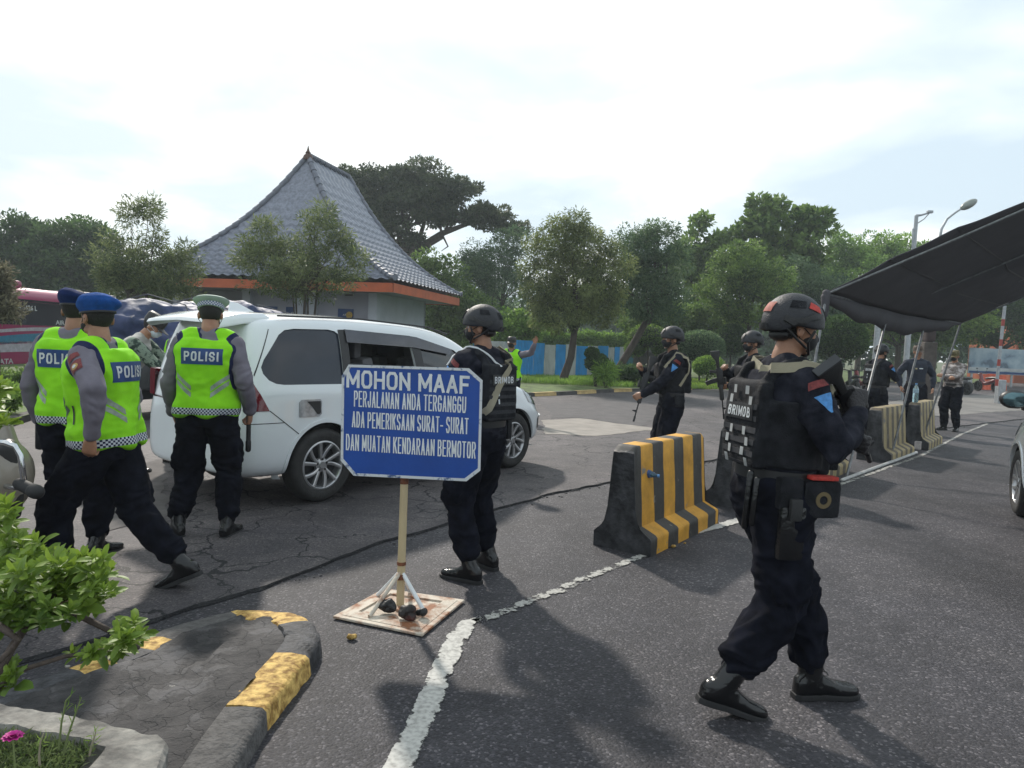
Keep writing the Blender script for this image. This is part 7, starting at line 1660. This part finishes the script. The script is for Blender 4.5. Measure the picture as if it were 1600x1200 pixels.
# --- P9: officer behind the walking one
B = Body(1.0, lean=3, head=(2,4,0), rh=(.0,.36,1.30), rel=(1,-.2,-1), lh=(-.14,.34,1.12), lel=(-1,-.4,-.7), lhand=dict(curl=.95), rhand=dict(curl=.95))
p = G(1168,752); P9, sh9, v9, bv9 = brimob('helmeted officer in black half hidden behind the walking one with rifle stock raised', p.x, p.y, 186, B, vox=.012, seed=23, detail=True)
strap('sling', B, P9, [(-.15,.10,.36),(-.125,.0,.50),(-.10,-.10,.46),(-.14,-.13,.30)], .03, M_tan, [bvh_of(v9),bvh_of(sh9)], push=.010)
w_ = toworld(P9, B.arm[0][2])
rifle('rifle held stock up by the officer half hidden behind the walking one', A(1120,549,w_.y-.08), A(1130,655,w_.y-.06), V((1,0,.0)))
# --- P11
B = Body(1.0, lean=5, head=(0,14,0), rh=(.05,.33,1.22), rel=(1,-.5,-.6), lh=(-.06,.34,1.20), lel=(-1,-.5,-.6), rhand=dict(curl=.7), lhand=dict(curl=.7), rf=(.11,.02,0,-6,0), lf=(-.12,-.05,0,6,0))
p = G(1362,694); P11, sh11, v11, _ = brimob('helmeted officer in black holding his hands together beside the tent pole', p.x, p.y, 22, B, vox=.013, seed=29, detail=False)
# --- rifle carried by the walking officer: butt up, muzzle down to the right
mb = MB(); q1 = tolocal(PC, A(1296,612,2.98)); q0 = BC_.tp(.125,.03,.478)+V((.02,.03,.03)); mb.tube([q0-V((0,.06,-.01)),q0,q0.lerp(q1,.5)+V((0,0,.005)),q1],.019,seg=8,ell=.2,up=V((0,1,0))); mb.build('sling_tail', M_tan, PC, smooth=True)
wR = toworld(PC, BC_.arm[1][2]); wL = toworld(PC, BC_.arm[0][2])
rifle('rifle of the walking officer held butt up with the muzzle pointing down to the right', A(1300,566,2.90), A(1356,722,3.46), V((.9,.2,.35)), L_=.86)
# ================================================================ officers in vests
def vestman(label, x, y, face, B, vox=.009, seed=0, hat='beret', hatcol=(.02,.05,.19), fm=True, shoes=True, tilt=14, hem=-.12):
    t = mkperson(label, x, y, face, GV)
    skin_body(B, t, min(vox,.0065)); sh = patched_shirt(B, t, M_shirt, vox, inf=.016, seed=seed, amp=.008, hem=hem); trousers(B, t, M_trou, vox, seed=seed+2, bloused=shoes)
    boot(B,0,t,vox*.85,shoes); boot(B,1,t,vox*.85,shoes)
    v = hivis(B, t, vox, seed); bv = vest_trim(B, t, v); hair(B, t, .06); eyes(B, t)
    if fm: mask(B, t)
    if hat == 'beret': beret(B, t, hatcol, seed, tilt)
    elif hat == 'peaked': peaked_cap(B, t)
    else: soft_cap(B, t, M_blk)
    return t, sh, v, bv
# P3 back view in front of the car
B = Body(1.005, lean=2, twist=3, head=(14,20,0), fat=1.06, lf=(-.20,.0,0,46,0), rf=(.15,.03,0,-4,0), lh=(-.27,.08,.89), lel=(-.4,-1,0), rh=(.28,.08,.92), rel=(.4,-1,0),
         lhand=dict(d=(.25,.25,-1),n=(1,.2,.2),curl=.35), rhand=dict(d=(-.1,.25,-1),n=(-1,.0,0),curl=.95,thumb=.9))
x_, y_ = at(320,840); P3, sh3, v3, _ = vestman('officer with a pale green checkered cap seen from behind with POLISI on his vest', x_, y_, 92, B, seed=2, hat='peaked', shoes=True, hem=None)
w_ = B.arm[1][2]; hw_ = toworld(P3, w_+V((-.02,.03,-.07)))
tb = thing('torch', 'black torch held upright in the right hand of the officer in the checkered cap', 'torch', hw_)
for nm,a_,b_,r_,m_ in (('handle',(0,0,.10),(0,0,-.16),.017,M_gunp),('lamp_head',(0,0,.08),(0,0,.14),.026,M_gunp),('end_cap',(0,0,-.16),(0,0,-.22),.020,M_metal)): rubber_rod(nm, V(a_), V(b_), r_, m_, tb)
# P2 walking left
B = Body(.985, lean=5, twist=0, head=(-28,6,0), fat=1.04, lf=(-.10,.22,0,4,0), rf=(.10,-.40,.055,-4,24), lknee=(0,1,0), rknee=(0,1,0), drop=.045,
         lh=(-.30,-.10,.94), lel=(-1,-1,0), rh=(.24,.20,.92), rel=(1,-1,0), lhand=dict(d=(.05,.2,-1),n=(1,0,0),curl=.8,thumb=.6), rhand=dict(curl=.5))
P2, sh2, v2, bv2 = vestman('officer in a bright blue beret walking left with red badges on his sleeve', -2.25, 4.08, 178, B, vox=.008, seed=4, hatcol=(.015,.075,.28))
a_,e_,w_ = B.arm[0]; bb = [bvh_of(sh2)]; z = (a_-e_).normalized(); x = V((-1,0,0)); x = (x-z*x.dot(z)).normalized(); y = z.cross(x)
patch('sleeve_badge', [(-.040,-.012),(.040,-.012),(.036,.022),(0,.030),(-.036,.022)], bb, a_.lerp(e_,.20), y, z, x, M_redp, sh2, off=.005, res=.015, far=.15)
sb_ = patch('sleeve_badge', [(-.034,-.045),(.034,-.045),(.038,.03),(-.038,.03)], bb, a_.lerp(e_,.42), y, z, x, M_redp, sh2, off=.005, res=.015, far=.15)
for r0_,r1_,mm in ((.0,.011,M_letw),(.014,.021,mat('gold_thread',(.40,.27,.08),.6))):
    ring = [(r1_*math.cos(2*PI*k/20), r1_*math.sin(2*PI*k/20)-.012) for k in range(20)]
    patch('emblem', ring, bb, a_.lerp(e_,.42), y, z, x, mm, sb_, off=.0085 if r0_ == 0 else .007, res=.012, far=.15)
# front badge, pocket slit
Z_ = B.R@V((0,0,1)); X_ = B.R@V((1,0,0)); Y_ = B.R@V((0,1,0))
patch('pocket_slit', [(-.006,-.05),(.006,-.05),(.006,.05),(-.006,.05)], bv2, B.tp(0,.055,.135), Y_, Z_, -X_, M_blk, v2, off=.004, res=.02)
patch('name_badge', [(-.03,-.05),(.03,-.05),(.03,.05),(-.03,.05)], bv2, B.tp(0,.09,.36), Y_, Z_, (-X_+Y_*.8), mat('badge_gold',(.35,.30,.16),.6,var=.4,vs=60), v2, off=.005, res=.02)
# P1 behind him
B = Body(.985, lean=1, head=(8,6,0), fat=1.03, lf=(-.12,0,0,10,0), rf=(.12,.08,0,-10,0), lh=(-.27,.06,.89), lel=(-.4,-1,0), rh=(.28,.10,.95), rel=(1,-1,0), lhand=dict(d=(.1,.3,-1),n=(1,0,0),curl=.7), rhand=dict(curl=.5))
x_, y_ = at(112,874); P1, sh1, v1, _ = vestman('officer in a navy beret seen from behind at the left, holster on hip', x_, y_, 86, B, seed=6, hatcol=(.008,.022,.095))
mb = MB(); mb.box(V((-.20,.02,.80)),(.05,.13,.20),None,bev=.02); mb.build('holster', M_vblk, P1, smooth=True)
# P7 beyond the car raising an arm
B = Body(1.0, head=(10,0,0), lh=(-.55,.25,1.62), lel=(-1,0,-.4), rh=(.28,.08,.95), lhand=dict(d=(-.4,.2,1),n=(0,1,0),curl=.2))
p = G(793,640); P7, *_ = vestman('officer in a dark cap beyond the white car raising one arm', p.x+.04, 14.3, 250, B, vox=.013, seed=8, hat='cap')
P7.location.z = -.12
# P5 man behind the peaked cap
B = Body(.97, lean=12, head=(10,18,0), lh=(-.15,.32,1.05), rh=(.16,.30,1.05), lel=(-1,-.5,-.5), rel=(1,-.5,-.5))
P5, *_ = vestman('masked man in a black cap half hidden behind the officer in the checkered cap', -3.74, 8.2, 350, B, vox=.012, seed=9, hat='cap')
# P4 leaning man in grey and camouflage
M_camo = mat('camouflage', (.018,.040,.030), .85, var=.1, vs=16, col2=(.17,.22,.17), lo=.47, hi=.53, bump=.4, bs=300)
M_pale = mat('shirt_pale', (.36,.36,.34), .85, var=.12, vs=14, bump=.4, bs=300)
t = mkperson('masked man in a pale shirt with camouflage sleeves bending towards the car boot', -3.80, 7.35, 10)
B = Body(1.0, lean=30, head=(0,34,0), lh=(-.12,.52,.98), rh=(.12,.50,.95), lel=(-.4,-.3,-1), rel=(.4,-.3,-1), pelv=(0,-.16), lf=(-.12,-.05,0,8,0), rf=(.12,.0,0,-8,0), rhand=dict(curl=.8), lhand=dict(curl=.8))
skin_body(B,t,.009); mb = MB(); B.torso(mb,.022,-.14,.48); B.trap(mb,.01); mb.tube([B.tp(0,-.012,.46),B.tp(0,-.008,.535)],[.078,.066],seg=20,round_=False); soft('shirt', mb, .011, M_pale, t, 3, cloth_disp(.008,B,'shirt',5))
for i in (0,1):
    mb = MB(); a_,e_,w_ = B.arm[i]; mb.tube([a_,a_.lerp(e_,.5),e_,e_.lerp(w_,.35),e_.lerp(w_,.95)],[.076,.070,.062,.060,.046],seg=16); soft('sleeve', mb, .010, M_camo, t, 2, cloth_disp(.007,B,'shirt',7+i))
trousers(B,t,M_camo,.012,seed=5); boot(B,0,t,.010); boot(B,1,t,.010); hair(B,t,.06); eyes(B,t); mask(B,t,M_maskw); soft_cap(B,t,M_blk)
cp_ = toworld(t, B.arm[1][2]+V((.0,.10,.0)))
cb = thing('clipboard', 'pale clipboard with paper held by the bending man in camouflage sleeves', 'clipboard', cp_, rad(12-90))
mb = MB(); Rc = Matrix.Rotation(rad(35),3,'X'); mb.box((0,.06,0),(.23,.32,.006),Rc,bev=.002); mb.build('board', mat('board_brown',(.20,.22,.22),.6), cb); mb = MB(); mb.box(Rc@V((0,0,.006))+V((0,.06,0)),(.21,.297,.004),Rc); mb.build('paper', M_letw, cb)
# P12, P13 in the distance
M_dark2 = mat('jacket_dark_blue', (.014,.019,.034), .85, var=.3, vs=14)
t = mkperson('man in dark blue uniform and brown cap facing the camera between tent poles', *G(1425,676).xy, 262)
B = Body(1.03, head=(0,0,0), lh=(-.30,.06,.92), rh=(.30,.06,.92), lel=(-1,-.6,0), rel=(1,-.6,0), rf=(.13,0,0,-8,0), lf=(-.13,0,0,8,0))
skin_body(B,t,.010); sh = patched_shirt(B,t,M_dark2,.013,seed=31); trousers(B,t,M_trou,.013,seed=3); boot(B,0,t,.011); boot(B,1,t,.011); belt(B,t); hair(B,t); eyes(B,t); soft_cap(B,t,mat('cap_brown',(.09,.065,.05),.8,var=.3,vs=30)); 
bvx = [bvh_of(sh)]; patch('chest_badge',[(-.07,-.01),(.0,-.01),(.0,.01),(-.07,.01)],bvx,B.tp(0,0,.34),V((1,0,0)),V((0,0,1)),V((0,1,0)),M_letw,sh,off=.005)
patch('chest_badge',[(.04,-.02),(.08,-.02),(.08,.01),(.04,.01)],bvx,B.tp(0,0,.34),V((1,0,0)),V((0,0,1)),V((0,1,0)),mat('badge_gold',(.35,.30,.16),.6),sh,off=.005)
t = mkperson('man in a pale brown shirt standing right of the tent with folded arms', *G(1484,673).xy, 215)
B = Body(1.0, fat=1.1, head=(0,10,0), lh=(.06,.30,1.18), rh=(-.02,.27,1.14), lel=(-1,-.3,-1), rel=(1,-.3,-1), rf=(.13,0,0,-14,0), lf=(-.13,0,0,14,0), rhand=dict(curl=.5), lhand=dict(curl=.5))
skin_body(B,t,.010); patched_shirt(B,t,mat('shirt_brown_white',(.17,.14,.125),.85,var=.2,vs=11,col2=(.34,.31,.30),lo=.45,hi=.6),.013,z0=-.05,seed=33); trousers(B,t,M_trou,.013,seed=13,bloused=False); boot(B,0,t,.011,False); boot(B,1,t,.011,False); belt(B,t); hair(B,t); eyes(B,t); mask(B,t); soft_cap(B,t,mat('cap_dark_gold',(.10,.08,.03),.7,var=.5,vs=40))
# ================================================================== BOTTLES
def bottle(name, label, loc, axis, h, r, col, liquid=True):
    t = thing(name, label, 'bottle', loc); m_ = mat('bottle_'+name+str(round(h,2)), col, .08, spec=.6, trans=.85, var=.05)
    mb = MB(); mb.lathe((0,0,0), axis, [(r*.5,0),(r*.95,.004),(r,.02),(r*.96,h*.2),(r,h*.25),(r*.96,h*.42),(r,h*.47),(r*.98,h*.68),(r*.62,h*.82),(r*.36,h*.88),(r*.36,h*.93)], 24); mb.build('bottle_body', m_, t, smooth=True)
    mb = MB(); mb.disc(V(axis).normalized()*h*.92, axis, 0, r*.42, h*.07, 16); mb.build('cap', mat('cap_'+str(round(h,2)),(.10,.25,.50),.5), t)
    mb = MB(); ax_ = V(axis).normalized(); mb.lathe(ax_*h*.48, axis, [(r*1.012,0),(r*1.012,h*.2)], 24); mb.build('label_wrap', mat('wrap_'+str(round(h,2)),(.30,.42,.50) if h > .25 else (.02,.07,.22),.5,var=.3,vs=60), t, smooth=True)
    return t
pb5 = B5.location+Matrix.Rotation(B5.rotation_euler.z,3,'Z')@V((.10,.26,.782)); bottle('water_bottle','clear water bottle standing on top of the faded striped barrier', pb5, (0,0,1), .33, .045, (.55,.75,.80))
Rb = Matrix.Rotation(B1.rotation_euler.z,3,'Z'); pq = B1.location+Rb@V((.20,.30,.575)); bottle('plastic_bottle','blue plastic bottle stuck in the hole of the yellow and black barrier', pq, Rb@V((.28,-1,-.12)), .235, .030, (.10,.30,.60))
# ================================================================== FOREGROUND PLANTS
ML_eup = leaf_mat('euphorbia_leaf', (.075,.145,.020), (.25,.36,.050), trans=.35, rough=.5)
M_stem = mat('stem_brown', (.075,.055,.045), .8, var=.3, vs=40, bump=.7, bs=60)
def bigleaf(Vt, Ft, At, base, d, up, L_, W_, rnd, curl=.35):
    s_ = d.cross(up).normalized(); u2 = s_.cross(d).normalized(); b0 = len(Vt); n_ = 6
    for i in range(n_+1):
        f = i/n_; w_ = W_*.5*(math.sin(PI*min(1,f*.80+.10))**.7)*(1 if f < .9 else .75)*(0.25+.75*min(1,f*3)); c = base+d*(L_*f)-u2*(curl*L_*f*f*.6)
        if i == n_: w_ = .0006
        Vt += [c-s_*w_+u2*w_*.35, c, c+s_*w_+u2*w_*.35]; At += [rnd-.05,rnd-.12,rnd+.05]
    for i in range(n_):
        k = b0+3*i; Ft += [(k,k+1,k+4,k+3),(k+1,k+2,k+5,k+4)]
def rosette_plant(name, label, tips, stems, z_up, seed, base):
    rs = random.Random(seed); t = thing(name, label, 'plant', base); Vt = []; Ft = []; At = []
    for (p,ax,n_,L_,br) in tips:
        ax = V(ax).normalized(); x,y,_ = frame_from(ax)
        for k in range(n_):
            a = k*2.4+rs.uniform(-.2,.2); f = k/n_; el = .15+1.15*f; d = (x*math.cos(a)+y*math.sin(a))*math.cos(el)*1.0+ax*math.sin(el)*.9+V((rs.uniform(-.1,.1),rs.uniform(-.1,.1),rs.uniform(-.1,.1)))
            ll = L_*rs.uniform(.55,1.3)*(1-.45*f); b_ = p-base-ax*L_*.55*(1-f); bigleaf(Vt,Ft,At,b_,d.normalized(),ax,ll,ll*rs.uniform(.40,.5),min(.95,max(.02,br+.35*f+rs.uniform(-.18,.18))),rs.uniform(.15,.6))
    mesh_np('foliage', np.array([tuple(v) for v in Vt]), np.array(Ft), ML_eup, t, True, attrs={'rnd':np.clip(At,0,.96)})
    for pts,r in stems:
        mb = MB(); P_ = [V(p)-base for p in pts]; mb.tube(P_, [r*(1-.4*i/(len(P_)-1)) for i in range(len(P_))], seg=9); mb.build('stem', M_stem, t, smooth=True)
rr = random.Random(5); tips = []
def cluster(cx,cy,rx,ry,Y,n,L_=.048,br=.3,dY=.16):
    for _ in range(n):
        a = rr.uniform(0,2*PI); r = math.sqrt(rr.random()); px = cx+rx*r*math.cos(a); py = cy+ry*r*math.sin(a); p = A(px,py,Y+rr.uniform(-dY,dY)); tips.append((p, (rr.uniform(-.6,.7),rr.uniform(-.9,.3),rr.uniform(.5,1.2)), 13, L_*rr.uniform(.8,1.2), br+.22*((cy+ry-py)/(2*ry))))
cluster(85,908,90,48,2.05,84); cluster(20,930,45,50,2.0,32,br=.2); cluster(25,860,32,40,2.2,26); cluster(8,805,16,30,2.25,9); cluster(130,880,48,22,2.1,16,br=.42); cluster(60,955,55,16,1.98,16,br=.08); cluster(20,835,26,22,2.25,10)
cluster(200,980,24,20,2.0,9,.05); cluster(172,1008,28,9,1.98,6,.045); cluster(128,1020,16,9,1.95,4,.045); cluster(5,1050,16,16,1.8,5,.05); cluster(195,1000,20,10,2.0,3,.04)
cluster(2,640,10,22,2.6,5,.06,.5); cluster(0,600,8,12,2.6,3,.06,.5)
pbase = A(-40,1180,1.9)
S2 = lambda pts,Y: [A(a,b,Y if not isinstance(Y,(list,tuple)) else Y[i]) for i,(a,b) in enumerate(pts)]
stems = [(S2([(-60,1190),(-30,1100),(20,1010),(60,950),(80,900),(90,860)],[1.7,1.8,1.9,2.0,2.05,2.05]),.013),(S2([(95,945),(130,965),(170,985),(200,1005),(216,1012)],2.0),.010),(S2([(70,915),(100,950),(98,945)],2.02),.012),(S2([(-60,1150),(0,1072),(40,1045),(100,1026),(160,1016),(212,1011)],[1.7,1.8,1.85,1.92,1.97,2.0]),.0075),(S2([(-30,960),(10,985),(29,1000),(22,1010),(0,1032),(-40,1070)],[1.9,1.85,1.85,1.85,1.82,1.75]),.010),(S2([(60,950),(30,900),(20,850),(10,800)],[2.0,2.1,2.2,2.25]),.009),(S2([(80,920),(120,890),(150,880)],[2.03,2.08,2.1]),.008),(S2([(80,920),(40,910),(10,920)],2.0),.008)]
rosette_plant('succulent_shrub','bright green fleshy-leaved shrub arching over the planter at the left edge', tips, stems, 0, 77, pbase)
b_ = A(98,948,1.99); o = soft('pruned_stub', MB().ell((0,0,0),(.028,.020,.018),None,12), .004, mat('cut_wood',(.30,.20,.13),.8,var=.3,vs=60), None, 1, lambda P,Nn: fbm(P*60,2)*.004); o.parent = [x for x in COL.objects if x.get('label','').startswith('bright green fleshy')][0]; o.location = b_-pbase
# planter weeds: fine-leaved plants, two grass stalks, one magenta flower
rs = np.random.RandomState(5); n = 5200; px = rs.uniform(-60,150,n); py = rs.uniform(1128,1215,n); keep = (py > 1128+(px+60)*.20) & (px < 150-(py-1170).clip(0)*.8); px, py = px[keep], py[keep]
z0_ = rs.uniform(.20,.31,len(px)); Cs = np.array([tuple(G(a,b,z)) for a,b,z in zip(px,py,z0_)]); D_ = np.stack([rs.normal(size=len(Cs))*.7,rs.normal(size=len(Cs))*.7,rs.uniform(.2,1.2,len(Cs))],1)
o = leaves('weeds', Cs, D_, .026, .16, leaf_mat('weed_leaf',(.045,.075,.02),(.19,.25,.10)), None, np.clip(.45+fbm(Cs*14,2)*.5+rs.normal(size=len(Cs))*.15,0,.95), rs); tag(o,'fine-leaved weeds filling the concrete planter','weeds',kind='stuff')
mb = MB()
for i,(pts,lb) in enumerate(([[(92,1170,.22),(96,1130,.36),(103,1095,.46),(111,1086,.50)],'thin tall grass stalk rising from the planter soil'],[[(100,1175,.22),(106,1150,.3),(118,1115,.40),(127,1090,.47)],'thin leaning grass stalk right of the taller one in the planter'],[[(62,1195,.22),(61,1180,.27),(63,1160,.33),(68,1146,.37)],'pale dry curved grass blade in the planter'],[[(140,1180,.22),(143,1165,.28),(148,1150,.34),(150,1143,.37)],'dry brown sprig at the inner corner of the planter'])):
    t = thing('grass_stalk', lb, 'grass stalk', G(pts[0][0],pts[0][1],.2)); mb = MB(); Yc = [1.75,1.76,1.62,1.72][i]; P_ = [A(a,b,Yc)-t.location for a,b,c in pts]; mb.tube(P_,[.003,.0026,.002,.0012],seg=6); mb.build('stem', mat('grass_stem',(.16,.20,.07),.7) if i < 2 else mat('dry_stem',(.30,.26,.18),.8), t, smooth=True)
    Cs = np.array([tuple(P_[1].lerp(P_[3],f)) for f in np.linspace(0,1,14)]); D_ = rs.normal(size=(14,3))*.5+np.array(P_[3]-P_[0])*4; leaves('blades', Cs, D_, .022, .12, ML_grass, t, None, rs)
fc = A(20,1152,1.55); t = thing('flower','magenta flower in the planter at the bottom left','flower',fc); Vt=[];Ft=[];At=[]
for ring,(k_,el,L_) in enumerate(((10,.25,.022),(9,.6,.018),(7,1.0,.013))):
    for k in range(k_): a = 2*PI*k/k_+ring*.3; d = V((math.cos(a)*math.cos(el),math.sin(a)*math.cos(el),math.sin(el))); bigleaf(Vt,Ft,At,V((0,0,0)),d,V((0,0,1)),L_,L_*.75,.5,.3)
mesh_np('petals', np.array([tuple(v) for v in Vt]), np.array(Ft), mat('petal',(.45,.01,.22),.6,var=.2,vs=200), t); mb = MB(); mb.tube([(0,0,0),(.004,.0,-.05),(.0,.01,-.12)],.002,seg=6); mb.build('stem', MATS['grass_stem'], t, smooth=True)
# little tuft by the kerb
rs = np.random.RandomState(8); n = 260; Cs = np.array([tuple(G(a,b,.045)) for a,b in zip(rs.normal(352,14,n),rs.normal(1097,5,n))]); D_ = np.stack([rs.normal(size=n)*.6,rs.normal(size=n)*.6,rs.uniform(.3,1,n)],1); o = leaves('grass_tuft', Cs, D_, .022, .15, ML_grass, None, None, rs); tag(o,'small grass tuft growing against the yellow kerb block','grass',kind='stuff')
# ================================================================== HAZE
mb = MB(); mb.box((0,60,7),(220,160,16.2)); hz = mb.build('haze', []); tag(hz, kind='stuff'); hz['label'] = 'thin pale morning haze over the whole place'; hz['category'] = 'haze'
m = bpy.data.materials.new('haze'); m.use_nodes = True; m.node_tree.nodes.clear(); o = N(m.node_tree,'ShaderNodeOutputMaterial'); pv = N(m.node_tree,'ShaderNodeVolumePrincipled')
pv.inputs['Density'].default_value = .0011; pv.inputs['Color'].default_value = (.80,.90,.95,1); pv.inputs['Anisotropy'].default_value = .3; m.node_tree.links.new(pv.outputs[0], o.inputs['Volume']); hz.data.materials.append(m)
